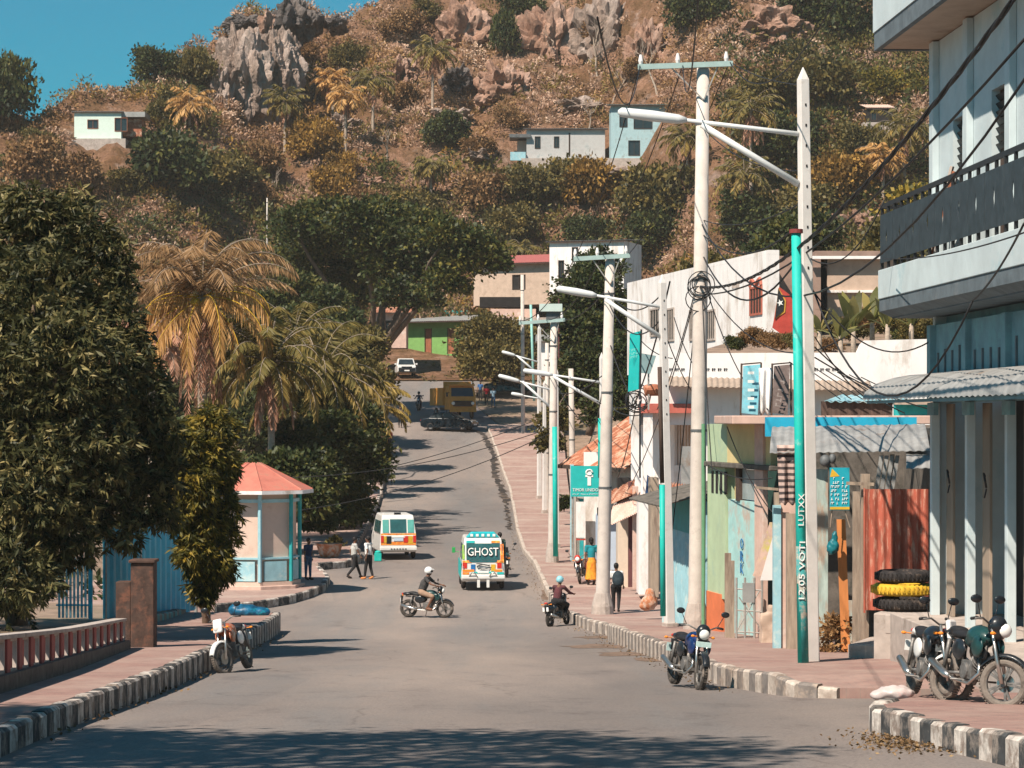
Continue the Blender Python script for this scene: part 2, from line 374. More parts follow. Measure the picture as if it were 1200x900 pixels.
m_pavef=pavermat('banded_pavers',(.33,.20,.17),(.40,.31,.265),2.6)
# earth and hillside
m_earth=mat('earth',(.27,.19,.14),.95,.3,1.5,.4,col2=(.12,.1,.06),amt=.5,scale2=.25)
m_hill,N,L,b=nodes_mat('dry_hillside'); tc=N.new('ShaderNodeTexCoord').outputs['Object']
n1=nz(N,L,tc,.075,9,.68); c=ramp(N,L,n1,[(.3,(.14,.075,.035)),(.42,(.27,.145,.08)),(.52,(.38,.215,.14)),(.62,(.46,.285,.205)),(.74,(.54,.40,.32))])
c=mixc(N,L,ramp(N,L,nz(N,L,tc,.5,8,.75,(1,1,.35)),[(.42,(0,0,0)),(.6,(.75,.75,.75))]),c,(.14,.085,.04))
c=mixc(N,L,ramp(N,L,nz(N,L,tc,.22,7,.7),[(.56,(0,0,0)),(.66,(.7,.7,.7))]),c,(.42,.31,.26))
c=mixc(N,L,.9,c,ramp(N,L,nz(N,L,tc,2.2,9,.8),[(.32,(.45,.42,.4)),(.5,(1,1,1)),(.68,(1.35,1.3,1.25))]),'MULTIPLY')
L.new(c,b.inputs['Base Color']); b.inputs['Roughness'].default_value=.95; b.inputs['Specular IOR Level'].default_value=.1; bumpn(N,L,b,nz(N,L,tc,.9,12,.75),1.0,1.2)
def rockmat(name,a,bb,cc):
    m,N,L,b=nodes_mat(name); tc=N.new('ShaderNodeTexCoord').outputs['Object']
    c=ramp(N,L,nz(N,L,tc,.22,10,.7,(1,1,.3)),[(.3,a),(.5,bb),(.68,cc)])
    c=mixc(N,L,.9,c,ramp(N,L,nz(N,L,tc,1.3,9,.8,(1,1,.4)),[(.32,(.35,.35,.36)),(.5,(1,1,1)),(.7,(1.3,1.25,1.2))]),'MULTIPLY')
    L.new(c,b.inputs['Base Color']); b.inputs['Roughness'].default_value=.9; bumpn(N,L,b,nz(N,L,tc,.8,12,.75,(1,1,.4)),1.0,.7); return m
m_rock=rockmat('grey_limestone',(.14,.105,.085),(.32,.235,.19),(.52,.43,.38)); m_rockp=rockmat('pinkish_cliff_rock',(.17,.085,.05),(.37,.215,.15),(.50,.35,.28)); m_rockd=rockmat('dark_limestone',(.035,.033,.035),(.095,.08,.075),(.2,.17,.155))
# ---------------------------------------------------------------- ground sheets
xs=np.r_[np.linspace(-3000,-130,24),np.arange(-120,-24,4.0),np.arange(-24,24,1.0),np.arange(24,124,4.0),np.linspace(130,3000,24)]
ys=np.r_[np.linspace(-900,-60,10),np.arange(-50,260,2.0),np.arange(262,470,6.0),np.linspace(480,3600,30)]
def gz(X,Y):
    z=terr(X,Y)-.16; z=z-2.5*sm((Y-246)/8)*(np.abs(X)<118)*(Y<455)
    far=sm((np.abs(X)-120)/200); z=z*(1-far)+(-3)*far; z=np.where(Y>455,z*np.exp(-(Y-455)/200)-6,z); 
    return z
grid('ground',xs,ys,gz,m_earth)
grid('hillside',np.arange(-116,116.1,1.1),np.arange(242,452,1.1),lambda X,Y:terr(X,Y)-.02*(Y<244),m_hill)
# ---------------------------------------------------------------- road and pavements
_XL=np.array([(-10,-4.2),(18,-5.0),(26,-5.2),(39,-5.6),(49,-5.9),(73,-6.7),(74,-7.6),(84,-8.4),(88,-7.2),(91,-6.7),(95,-6.75),(100,-7.2),(104,-6.5),(111,-6.9),(145,-7.7),(171,-8.4),(200,-9.7),(240,-11)],float)
_XR=np.array([(-10,6),(24,4.85),(29.5,4.3),(34,4.6),(39,4.3),(43.5,3.6),(54,3.25),(66,2.65),(70,2.6),(75,2.15),(80,1.7),(90,1.3),(106,.88),(114,.46),(145,.15),(171,-.46),(200,-1.9),(230,-4),(240,-4.5)],float)
XL=lambda y:np.interp(y,_XL[:,0],_XL[:,1]); XR=lambda y:np.interp(y,_XR[:,0],_XR[:,1])
def strip(name,ys,fa,fb,m,dz=0.0,n=14,kind='structure'):
    T=np.linspace(0,1,n); ys=np.asarray(ys,float); A=fa(ys)[:,None]; B=fb(ys)[:,None]; X=A+(B-A)*T[None,:]; Y=np.repeat(ys[:,None],n,1)
    Z=road(Y)+(dz(X,Y) if callable(dz) else dz)
    v=np.stack([X,Y,Z],2).reshape(-1,3); mb=MB(); mb.v=[tuple(p) for p in v]
    for j in range(len(ys)-1):
        for i in range(n-1): a=j*n+i; mb.f.append((a,a+1,a+n+1,a+n)); mb.m.append(0)
    o=mb.build(name,m,smooth=True); o['kind']=kind; return o
strip('road',np.arange(-12,242,1.0),lambda y:XL(y)-np.interp(y,[0,60,110,130],[6,7,3,1.5]),lambda y:XR(y)+np.interp(y,[0,50,110],[6,5,1.5]),m_road,-.04)
m_kw=mat('kerb_white',(.56,.51,.46),.85,.3,6,.4,col2=(.24,.19,.16),amt=.62,scale2=4)
m_kb=mat('kerb_black',(.055,.058,.06),.85,.3,6,.4,col2=(.26,.22,.19),amt=.55,scale2=4)
m_kf=mat('kerb_faded',(.5,.43,.37),.9,.25,5,.4,col2=(.3,.24,.2),amt=.5,scale2=3)
m_kg=mat('kerb_grey',(.2,.175,.16),.9,.25,5,.4,col2=(.34,.27,.22),amt=.45,scale2=3)
def kerb(pts,h,block,ma,mb_,name='kerb',w=.2):
    """striped kerb of separate rounded blocks; h(y) height over the road"""
    line=[];
    for (x0,y0),(x1,y1) in zip(pts,pts[1:]):
        n=max(1,int(math.hypot(x1-x0,y1-y0)/.1)); line+=[(x0+(x1-x0)*i/n,y0+(y1-y0)*i/n) for i in range(n)]
    line.append(pts[-1]); mb=MB(); acc=0; i=0; k=0; st=line[0]
    prev=line[0]
    for q in line[1:]:
        acc+=math.hypot(q[0]-prev[0],q[1]-prev[1]); prev=q
        if acc>=block:
            a=Vector((*st,0)); c=Vector((*q,0)); u=(c-a).normalized(); n=Vector((-u.y,u.x,0)); g=u*.008
            za=float(road(st[1])); zc=float(road(q[1])); ha=h(st[1]); hc=h(q[1]); jit=random.uniform(-.022,.02)
            mb.k=k%2; r=.035
            def ring(p,z,hh):
                return [mb.V((p+n*(-w/2)).to_tuple()[:2]+(z-.3,)),mb.V((p+n*(-w/2)).to_tuple()[:2]+(z+hh-r,)),mb.V((p+n*(-w/2+r)).to_tuple()[:2]+(z+hh,)),mb.V((p+n*(w/2-r)).to_tuple()[:2]+(z+hh,)),mb.V((p+n*(w/2)).to_tuple()[:2]+(z+hh-r,)),mb.V((p+n*(w/2)).to_tuple()[:2]+(z-.3,))]
            A=ring(a+g,za,ha+jit); B=ring(c-g,zc,hc+jit)
            for t in range(5): mb.face((A[t],A[t+1],B[t+1],B[t]))
            mb.face(A[::-1]); mb.face(B); st=q; acc=0; k+=1
    o=mb.build(name,[ma,mb_]); o['kind']='structure'; return o
def pave(name,poly,h,m,sub=1.0):
    """raised slab with a top that follows the road; poly counter-clockwise (x,y) split in y slices"""
    ys=sorted({p[1] for p in poly}|set(np.arange(min(p[1] for p in poly),max(p[1] for p in poly),sub)))
    def span(y):
        xs=[]; n=len(poly)
        for i in range(n):
            (x0,y0),(x1,y1)=poly[i],poly[(i+1)%n]
            if y0==y1:
                if y==y0: xs+=[x0,x1]
                continue
            if min(y0,y1)-1e-9<=y<=max(y0,y1)+1e-9: xs.append(x0+(x1-x0)*(y-y0)/(y1-y0))
        return min(xs),max(xs)
    mb=MB(); rows=[]
    for y in ys:
        a,c=span(y); z=float(road(y)); hh=h(y); rows.append([mb.V((a,y,z-.3)),mb.V((a,y,z+hh))]+[mb.V((a+(c-a)*t,y,z+hh)) for t in (.25,.5,.75)]+[mb.V((c,y,z+hh)),mb.V((c,y,z-.3))])
    for a,c in zip(rows,rows[1:]):
        for t in range(6): mb.face((a[t],a[t+1],c[t+1],c[t]))
    mb.face(rows[0]); mb.face(rows[-1][::-1])
    o=mb.build(name,m); o['kind']='structure'; return o
hL=lambda y:float(np.interp(y,[18,26,45,73],[.2,.22,.34,.5]))
hR1=lambda y:.24; hR2=lambda y:float(np.interp(y,[38,40,66,70],[.05,.27,.4,.36])); hI=lambda y:.26
kl=[(float(XL(y)),float(y)) for y in np.arange(14,73.1,1)]
kerb(kl,lambda y:hL(y)+.015,.5,m_kw,m_kb)
kerb([(-6.7,73.0),(-9.4,73.6)],lambda y:hL(73),.5,m_kb,m_kb)
pave('pavement',[(p[0]-.08,p[1]) for p in kl]+[(-9.4,73.4),(-9.6,62),(-7.9,50),(-6.75,34),(-6.5,14)],hL,m_pave)
# corner island round the kiosk
isl=[(-9.6,82.6),(-8.4,84),(-7.6,86),(-7.1,88.5),(-6.75,91.5),(-6.85,95),(-7.6,100)]
kerb(isl,hI,.75,m_kb,m_kw); pave('pavement',[(-16,82.5)]+isl+[(-9,101.5),(-16,101.5)],lambda y:hI(y)-.015,m_pavef)
isl2=[(-7.7,101.6),(-6.7,103),(-6.35,106),(-6.6,110)]+[(float(XL(y)),float(y)) for y in np.arange(112,204,4)]
kerb(isl2,hI,.75,m_kb,m_kw); pave('pavement',isl2+[(-14,203),(-12,150),(-11.5,101.6)],lambda y:hI(y)-.015,m_pavef)
# right side: near island, long pavement, far pavement
i1=[(4.75,16),(4.85,24),(4.45,27),(4.2,29.2),(4.3,30.2),(4.7,31.4)]
kerb(i1,lambda y:hR1(y)+.015,.33,m_kw,m_kb); pave('pavement',[(9.5,16)]+i1+[(5.6,33.6),(9.5,34.0)],hR1,m_pave)
i2=[(4.95,38.6),(4.4,39.0)]+[(float(XR(y)),float(y)) for y in np.arange(40,68.6,1)]
kerb(i2,lambda y:hR2(y)+.015,.32,m_kf,m_kg); pave('pavement',i2+[(2.9,69.5),(9,69.5),(9,38.4)],hR2,m_pave)
i3=[(2.75,70.5),(2.3,73.5),(1.95,77.5),(1.55,83),(1.35,88)]
kerb(i3,lambda y:.28,.45,m_kf,m_kg); 
i4=[(1.3,89),(.95,104),(.55,112),(.3,125),(.12,145),(-.1,158),(-.5,171),(-1.1,185),(-1.9,200)]
kerb(i4,lambda y:.2,1.2,m_kf,m_kf,w=.16)
pave('pavement',i3+i4+[(4.0,201),(3.4,150),(5.2,112),(6.5,88),(6.5,70.5)],lambda y:float(np.interp(y,[70,88,90],[.265,.265,.185])),m_pavef)
pave('paved_verge',[(-.1,200.8),(-1.2,203),(-2.8,214),(-3.6,232),(12,236),(9,201.2)],lambda y:.05,m_earth)
# dark ragged gutter crack near the right kerb uphill
m_tar=mat('dark_gutter',(.035,.03,.028),.9,.3,4,.3,col2=(.12,.09,.07),amt=.5)
mb=MB(); pr=None
for y in np.arange(128,204,.7):
    x=float(np.interp(y,[128,150,158,171,185,196,200,204],[-.1,-.35,-.55,-1.1,-1.4,-2.2,-3.6,-5.2]))+random.uniform(-.12,.12); w=(.10 if y<150 else .2)*random.uniform(.4,1.5)
    z=float(road(y))-.03; c=(mb.V((x-w,y,z)),mb.V((x+w,y,z)))
    if pr: mb.face((pr[0],pr[1],c[1],c[0]))
    pr=c
o=mb.build('gutter_crack',m_tar); o['kind']='structure'
# potholes of bare earth by the right kerb
mb=MB()
for px,z,rx,ry in ((655,84,.5,3.2),(643,90,.3,3),(700,63,.9,1.6),(735,58,.8,1.3),(700,69.5,.7,1.0),(770,55,.6,1.2)):
    x=X_(px,z); ids=[]
    for k in range(18):
        t=2*math.pi*k/18; q=random.uniform(.65,1.1); yy=z+ry*q*math.sin(t); ids.append(mb.V((x+rx*q*math.cos(t),yy,float(road(yy))-.034)))
    mb.face(ids)
o=mb.build('bare_earth_patches',mat('pothole_earth',(.2,.135,.1),.95,.3,6,.5,col2=(.09,.07,.055),amt=.5,scale2=4)); o['kind']='structure'
def gp(x,y,h=0.0): return Vector((x,y,float(road(y))+h))
# ---------------------------------------------------------------- building materials
m_white=mat('white_paint',(.78,.75,.73),.8,.08,2,.15,col2=(.5,.44,.39),amt=.42,scale2=1.1,stretch=(1,1,.35))
m_cream=mat('cream_paint',(.60,.50,.40),.8,.08,2,.15,col2=(.42,.33,.26),amt=.3)
m_teal=mat('teal_paint',(.02,.32,.33),.6,.15,3,.1,col2=(.1,.3,.28),amt=.3,scale2=4)
m_tealb=mat('bright_teal_paint',(.015,.40,.38),.55,.08,3,.08,col2=(.2,.42,.38),amt=.15,scale2=6)
m_sky=mat('pale_blue_paint',(.30,.52,.58),.7,.12,2.5,.15,col2=(.5,.6,.58),amt=.4,scale2=2)
m_conc=mat('concrete',(.42,.36,.32),.9,.16,3,.3,col2=(.24,.2,.17),amt=.35,scale2=2)
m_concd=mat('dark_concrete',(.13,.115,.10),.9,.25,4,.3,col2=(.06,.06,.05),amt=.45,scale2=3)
m_brownw=mat('brown_render',(.30,.205,.165),.9,.15,2,.25,col2=(.2,.14,.12),amt=.4,scale2=.6)
m_wood=mat('weathered_wood',(.33,.26,.20),.9,.25,4,.3,stretch=(3,3,.4),col2=(.18,.13,.10),amt=.4)
m_woodd=mat('dark_wood',(.07,.045,.035),.8,.3,4,.3,stretch=(3,3,.4))
m_rust=mat('rusty_roof',(.36,.13,.07),.85,.3,3,.2,col2=(.55,.36,.26),amt=.5,scale2=1.5)
m_redroof=mat('salmon_red_roof',(.50,.165,.12),.7,.14,2,.1,col2=(.40,.17,.12),amt=.5,scale2=2)
m_zinc=mat('grey_zinc',(.33,.33,.32),.55,.2,2,.1,metal=.25,col2=(.25,.17,.12),amt=.3)
m_zincd=mat('dark_zinc',(.13,.14,.145),.6,.25,2,.1,metal=.2,col2=(.1,.07,.06),amt=.3)
m_glass=mat('window_dark',(.02,.03,.035),.15,.2,2,0,spec=.6)
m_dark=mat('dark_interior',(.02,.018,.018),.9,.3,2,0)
m_black=mat('black_iron',(.02,.022,.025),.5,.2,8,.05)
m_blueb=mat('blue_building_paint',(.52,.60,.62),.75,.08,1.5,.12,col2=(.36,.5,.54),amt=.35,scale2=.8)
m_blued=mat('deep_blue_band_paint',(.17,.31,.36),.75,.15,2,.12,col2=(.18,.36,.40),amt=.5,scale2=2.5)
m_fasc=mat('grey_fascia',(.12,.15,.17),.8,.2,3,.15,col2=(.2,.2,.2),amt=.3)
m_beige=mat('beige_render',(.48,.36,.28),.85,.1,2,.15,col2=(.35,.25,.19),amt=.35)
m_pink=mat('pink_beige_paint',(.58,.40,.33),.8,.12,3,.15,col2=(.62,.52,.46),amt=.35)
m_green=mat('bright_green_paint',(.17,.34,.10),.8,.12,2,.1)
m_brown=mat('brown_door_paint',(.28,.10,.05),.7,.2,3,.1)
def sub(o,name,mb,m,world=True,**k): return mb.build(name,m,o,world=world,**k)
def house(name,label,cat,A,B,z0,h,depth,wm,rm,roof='flat',win=(),door=(),over=.35,rh=.8,group=None,rdrop=.0,wframe=None,dm=None,zs=None,gm=None):
    M,W=frame(A,B,z0); r=empty(name,(A[0],A[1],z0),0,label,cat,group)
    hol=[(x,x+w,z,z+hh) for x,w,z,hh in win]+[(x,x+w,z,z+hh) for x,w,z,hh in door]
    mb=MB(); mb.M=M; mb.wall(W,-1.0,h,hol,.2)
    mb.box(0,.2,.2,depth,-1,h); mb.box(W-.2,W,.2,depth,-1,h); mb.box(.2,W-.2,depth-.2,depth,-1,h); sub(r,'wall',mb,wm)
    R=MB(); R.M=M; o=over
    if roof=='flat': R.box(-o,W+o,-o,depth+o,h+.003,h+.18)
    elif roof=='shed':  # high at the back, slopes to the viewer
        R.corr((-o,-o-.05,h+.03-rdrop),(W+o,-o-.05,h+.03-rdrop),(-o,depth+o,h+rh),.25,.02)
        g=MB(); g.M=M; g.prism([(0,0),(W,0),(W,rh*.86),(0,rh*.86)],depth-.2,depth-.02); 
    elif roof=='shedf': # high in front
        R.corr((-o,-o,h+rh),(W+o,-o,h+rh),(-o,depth+o,h+.02),.25,.02)
    elif roof=='gable':
        R.corr((-o,-o,h-.05),(W+o,-o,h-.05),(-o,depth/2,h+rh),.25,.02); R.corr((-o,depth+o,h-.05),(W+o,depth+o,h-.05),(-o,depth/2,h+rh),.25,.02)
        for xx in (0,W-.2):
            R.k=0; a=[R.V(p) for p in ((xx,.02,h),(xx,depth-.02,h),(xx,depth/2,h+rh-.06))]; c=[R.V(p) for p in ((xx+.2,.02,h),(xx+.2,depth-.02,h),(xx+.2,depth/2,h+rh-.06))]
            R.face(a); R.face(c[::-1])
    ro=sub(r,'roof',R,rm,solid=.03 if roof!='flat' else 0)
    if roof!='flat':
        g=MB(); g.M=M
        g.bar((-o,-o+.02,h-.04-rdrop if roof=='shed' else h-.09 if roof=='gable' else h+rh-.1),(W+o,-o+.02,h-.04-rdrop if roof=='shed' else h-.09 if roof=='gable' else h+rh-.1),.05,.16); g.build('fascia_board',m_woodd,ro,world=True)
    for x,w,z,hh in win:
        g=MB(); g.M=M; g.box(x,x+w,.1,.12,z,z+hh); wo=sub(r,'window',g,gm or m_glass)
        f=MB(); f.M=M; t=.06
        f.box(x-t,x,-.025,.09,z-t,z+hh+t); f.box(x+w,x+w+t,-.025,.09,z-t,z+hh+t); f.box(x,x+w,-.025,.09,z+hh,z+hh+t); f.box(x,x+w,-.045,.09,z-t,z)
        f.box(x+w/2-.02,x+w/2+.02,.04,.095,z,z+hh)
        f.build('frame',wframe or m_woodd,wo,world=True)
    for x,w,z,hh in door:
        g=MB(); g.M=M; g.box(x,x+w,.1,.14,z,z+hh); do=sub(r,'door',g,dm or m_brown)
        f=MB(); f.M=M; f.box(x-.06,x,-.02,.09,z,z+hh+.06); f.box(x+w,x+w+.06,-.02,.09,z,z+hh+.06); f.build('frame',wframe or m_woodd,do,world=True)
    return r,M,W
# ================================================================ the blue two storey building, right
def WX(z,x=0.0): return 7.36-.047*(z-45)+x      # street wall line
bb=empty('apartment_building',(7.4,45,-4),0,'two storey pale blue building with a dark balcony railing and columned arcade, right edge','building')
MBl,_=frame((WX(46.0),46.0),(WX(20),20.0))       # x along street towards viewer, y away into the building
ZG=-3.45; ZC=.33; ZB=1.93; ZR=6.62
def bl(): m=MB(); m.M=MBl; return m
# columns of the arcade: at z 45, 42.2, 39.5, ... ; upper wall; side wall (facing away) not seen
colx=[1.0,3.75,6.5,9.25,12.0,14.75,17.5]
for i,x in enumerate(colx):
    m=bl(); m.box(x-.075,x+.075,.0,.15,ZG-.35,ZC-.05); o=sub(bb,'column',m,m_blueb,bevel=.01)
m=bl(); m.box(.9,24,.06,.3,ZC-.05,ZB-.3)            # wall band over the arcade
m.box(.88,24,.302,.5,ZC-.05,ZR-.02); sub(bb,'wall',m,m_blued)
for i,x in enumerate(colx): m=bl(); m.box(x-.14,x+.14,-.04,.06,ZC+.001,ZB-.3); sub(bb,'pilaster',m,m_blued)
for i in range(20):
    x=1.4+i*.56
    if min(abs(x-c) for c in colx)>.25: m=bl(); m.box(x-.03,x+.03,.03,.062,ZC+.002,ZC+random.uniform(.75,.95)); sub(bb,'fin',m,m_fasc)
# inner ground floor wall with leaning shutters/doors between columns
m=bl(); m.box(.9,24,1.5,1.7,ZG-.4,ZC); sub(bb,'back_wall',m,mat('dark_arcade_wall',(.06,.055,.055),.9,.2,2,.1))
m=bl(); m.box(.72,.9,.1,4,ZG-.8,ZB-.31); sub(bb,'end_wall',m,m_blueb)
for i,x in enumerate(colx[:5]):
    m=bl(); m.box(x+.12,x+.62,.25,.30,ZG,ZC-.08); s_=sub(bb,'shutter_panel',m,mat('beige_shutter',(.30,.235,.18),.8,.15,2,.15,stretch=(1,1,.2)),bevel=.006)
    g=MB(); g.M=MBl; g.tube([(x+.6,.2,ZG+2.32),(x+.66,.17,ZG+2.42),(x+.6,.16,ZG+2.55),(x+.56,.19,ZG+2.5)],.018,6); g.tube([(x+.62,.2,ZG+2.3),(x+.6,.17,ZG+2.15)],.014,6); g.build('handle',m_black,s_,world=True)
# arcade floor and steps
m=bl(); m.box(.5,24,-.62,1.5,ZG-1.2,ZG-.002); sub(bb,'plinth',m,m_conc,bevel=.02)
# corrugated awning bulging over the arcade
m=bl(); n=26
pts=[(-1.05,.32),(-1.0,.46),(-.82,.60),(-.5,.71),(-.2,.76),(.1,.78)]
nx=720; rows=[[m.V((.1+19.9*i/nx,p[0]-.012*math.sin(2*math.pi*19.9*i/nx/.36)*0,p[1]+.011*math.sin(2*math.pi*19.9*i/nx/.36))) for i in range(nx+1)] for j,p in enumerate(pts)]
for a,b in zip(rows,rows[1:]):
    for i in range(nx): m.face((a[i],a[i+1],b[i+1],b[i]))
sub(bb,'awning',m,m_zinc,smooth=True)
m=bl()
for x in colx: m.box(x-.1,x+.45,-.04,.04,ZC-.28,ZC-.06)
m.box(.2,20,-.98,-.93,.26,.31); sub(bb,'awning_bracket',m,m_blued)
# balcony
m=bl(); m.box(.0,22,-.72,.3,ZB-.02,ZB+.2); m.poly([(.0,-.72,ZB-.02),(22,-.72,ZB-.02),(22,-.5,ZB-.12),(.0,-.5,ZB-.12)]); m.box(.02,22,-.5,.3,ZB-.14,ZB-.021); sub(bb,'balcony_slab',m,m_fasc)
m=bl(); m.box(-.005,22,-.74,-.60,ZB+.202,ZB+.72); m.box(-.005,.12,-.60,1.5,ZB+.202,ZB+.72); sub(bb,'balcony_parapet',m,m_blueb,bevel=.01)
rl=bl(); rl.box(0,22,-.70,-.65,ZB+1.82,ZB+1.9); rl.box(0,22,-.7,-.66,ZB+.9,ZB+.93); 
x=.02
while x<21: rl.box(x,x+.05,-.7,-.65,ZB+.72,ZB+1.83); x+=.58
rl.box(0,.05,-.65,.6,ZB+1.82,ZB+1.9)
ra=sub(bb,'railing',rl,m_black)
x=.06; 
while x<20:
    # panel with a small diamond cut-out
    g=MB(); g.M=MBl; w=1.12; cx=x+w/2; zc=ZB+1.28; a,b_=.06,.17
    g.poly([(x,-.715,ZB+.84),(x+w,-.715,ZB+.84),(x+w,-.715,zc-b_),(x,-.715,zc-b_)]); g.poly([(x,-.715,zc+b_),(x+w,-.715,zc+b_),(x+w,-.715,ZB+1.7),(x,-.715,ZB+1.7)])
    g.poly([(x,-.715,zc-b_),(cx,-.715,zc-b_),(cx-a,-.715,zc),(x,-.715,zc)]); g.poly([(x,-.715,zc),(cx-a,-.715,zc),(cx,-.715,zc+b_),(x,-.715,zc+b_)])
    g.poly([(cx,-.715,zc-b_),(x+w,-.715,zc-b_),(x+w,-.715,zc),(cx+a,-.715,zc)]); g.poly([(cx+a,-.715,zc),(x+w,-.715,zc),(x+w,-.715,zc+b_),(cx,-.715,zc+b_)])
    g.build('railing_panel',mat('dark_slate_panel',(.035,.05,.06),.6,.25,5,.1),ra,world=True,solid=.01); x+=1.16
# upper wall, pilasters, louvred door openings
m=bl(); m.wall(23,ZB+.2,ZR-.02,[(2.35,3.05,ZB+.2,ZB+3.15),(5.15,6.0,ZB+.2,ZB+3.3),(8.4,9.2,ZB+.2,ZB+3.3)],.2,x0=.9,y0=.1); m.box(.72,.9,.1,6,ZB-.3,ZR-.02); sub(bb,'upper_wall',m,m_blueb)
for x in (.95,3.6,6.5,9.6,12.5): m=bl(); m.box(x,x+.3,-.02,.098,ZB+.2,ZR-.03); sub(bb,'pilaster',m,m_blueb,bevel=.01)
for x0,x1,zt in ((2.35,3.05,3.15),(5.15,6.0,3.3),(8.4,9.2,3.3)):
    g=bl(); g.box(x0,x1,.24,.28,ZB+.2,ZB+zt); d=sub(bb,'door',g,m_woodd)
    g=bl(); 
    for k in range(7): g.cbox(((x0+x1)/2,.2,ZB+zt-.12-k*.13),(x1-x0,.02,.10),Matrix.Rotation(.6,3,'X'))
    g.build('louvre',m_black,d,world=True)
# roof slab with white fascia
m=bl(); m.box(-.02,23,-.75,7,ZR,ZR+.12); sub(bb,'roof_soffit',m,m_beige)
m=bl(); m.box(-.06,23,-.8,-.7,ZR-.02,ZR+.3); m.box(-.06,.06,-.7,7,ZR-.02,ZR+.3); sub(bb,'roof_edge',m,m_fasc)
m=bl(); m.box(-.08,23,-.82,7,ZR+.302,ZR+1.3); sub(bb,'roof_parapet',m,m_blueb)
for k,(dx,c) in enumerate(((0,m_conc),(.22,m_brown),(.38,m_zinc))):
    g=MB(); g.M=MBl; g.bar((2.15+dx,-.4,ZB+.3),(2.5+dx*.7,.05,ZB+2.35-.1*k),.07,.05)
    tag(g.build('plank',c),['grey board leaning by the louvred door on the balcony','reddish board leaning between two others on the balcony','rightmost metal strip leaning on the balcony wall'][k],'board','boards leaning on the balcony')
# plinth of the tyre shop in front of it
pl=empty('concrete_platform',(6.6,45,-4.5),0,'waist high concrete platform carrying the stack of tyres','platform')
m=MB(); M,W=frame((6.42,46.3),(9.2,45.2),0); m.M=M
m.box(.12,W,0,2.0,-4.75,-3.52); m.box(-.42,.12,.25,2.0,-4.75,-4.12) ; sub(pl,'block',m,m_conc,bevel=.03)
m=MB(); m.M=M; m.box(.45,W,-.5,-.003,-3.85,-3.5); sub(pl,'ledge',m,m_conc,bevel=.02)
# tyres
def tyre(c,R,r,m,label,group='tyres stacked on the platform'):
    o=empty('tyre',c,0,label,'tyre',group); t=MB(); t.torus((0,0,0),R-r,r,'z',36,10,.8); t.build('casing',m,o,smooth=True)
    t=MB(); 
    for k in range(80):
        a=2*math.pi*k/80; t.cbox((math.cos(a)*(R-.002),math.sin(a)*(R-.002),(.25 if k%2 else -.25)*r),(.010,.026,r*.45),Matrix.Rotation(a,3,'Z'))
    t.build('tread',m,o)
m_rub=mat('tyre_rubber',(.025,.022,.022),.85,.25,8,.3,col2=(.1,.075,.06),amt=.4,scale2=5)
m_yel=mat('yellow_painted_rubber',(.62,.38,.03),.7,.15,5,.2,col2=(.3,.16,.03),amt=.3,scale2=5)
tc_=Vector((X_(1059,46.9),46.9,0))
for k,(z,R,m_,lb) in enumerate(((-3.39,.58,m_rub,'bottom black tyre of the stack on the platform'),(-3.13,.57,m_yel,'yellow painted tyre in the middle of the stack'),(-2.89,.53,m_rub,'top black tyre of the stack by the red metal sheet'))):
    tyre((tc_.x+(.02,-.03,.0)[k],tc_.y,z),R,.14,m_,lb)
# ================================================================ workshop shack
m_redm=mat('faded_red_metal',(.42,.105,.065),.75,.2,3,.2,stretch=(2,2,.35),col2=(.55,.3,.22),amt=.45,scale2=7)
sh=empty('workshop_shack',(5.2,50.5,-4.8),0,'open fronted wooden workshop shack with sagging grey metal roof and red sheet gate','shack')
m=MB(); M,W=frame((X_(1012,48.0),48.0),(X_(1088,48.0),48.0)); m.M=M; m.corr((0,0,-3.6),(W,0,-3.6),(0,0,-1.33),.16,.014); m.box(0,.03,-.03,.03,-3.65,-1.31); sub(sh,'gate',m,m_redm,solid=.004)
m=MB(); m.corr((X_(902,50),50,-.68),(X_(1090,49),49,-.62),(X_(905,52.5),52.5,-.18),.16,.009,3,.05); m.corr((X_(1062,48.2),48.2,-.95),(X_(1095,48.2),48.2,-.93),(X_(1062,50),50,-.55),.16,.009,2,.04); sub(sh,'roof',m,m_zinc,solid=.01)
m=MB(); m.box(X_(908,51),X_(1092,51),52.9,53.0,-.38,.02); sub(sh,'back_fascia',m,mat('cyan_board',(.02,.36,.55),.6,.1,3,.1))
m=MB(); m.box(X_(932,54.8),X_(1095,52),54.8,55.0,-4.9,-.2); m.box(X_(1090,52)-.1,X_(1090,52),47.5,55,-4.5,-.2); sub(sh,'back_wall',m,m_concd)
posts=[(948+12,50.2,.12,-4.55),(1003,48.8,.13,-1.4),(1012,48.2,.16,-1.05),(1047,49.5,.08,-.7),(928,51.0,.22,-1.9),(912,51.6,.2,-1.5)]
for i,(px,z,w_,top) in enumerate(posts[1:]):
    m=MB(); x=X_(px,z); m.bar((x,z,-5.2),(x+random.uniform(-.03,.03),z,top),w_); sub(sh,'post',m,m_wood)
m=MB(); m.box(X_(907,51.2),X_(916,51.2),51.3,51.5,-5.2,-1.75); sub(sh,'side_panel',m,m_sky)
m=MB(); m.box(X_(916.5,51.2),X_(938,51.2),51.35,51.5,-5.2,-1.55); sub(sh,'side_panel',m,m_pink)
m=MB(); m.box(X_(957,50.0),X_(971,50.0),50.1,50.2,-5.1,-1.0); m.box(X_(985,50.4),X_(1004,50.4),50.5,50.6,-5.1,-3.6); sub(sh,'door_board',m,mat('peeling_teal_board',(.38,.46,.42),.9,.2,4,.2,stretch=(2,2,.5),col2=(.4,.3,.23),amt=.6,scale2=3))
m=MB(); m.bar((X_(992,48),48,-1.22),(X_(1024,48),48,-1.24),.06); sub(sh,'cross_bar',m,m_wood)
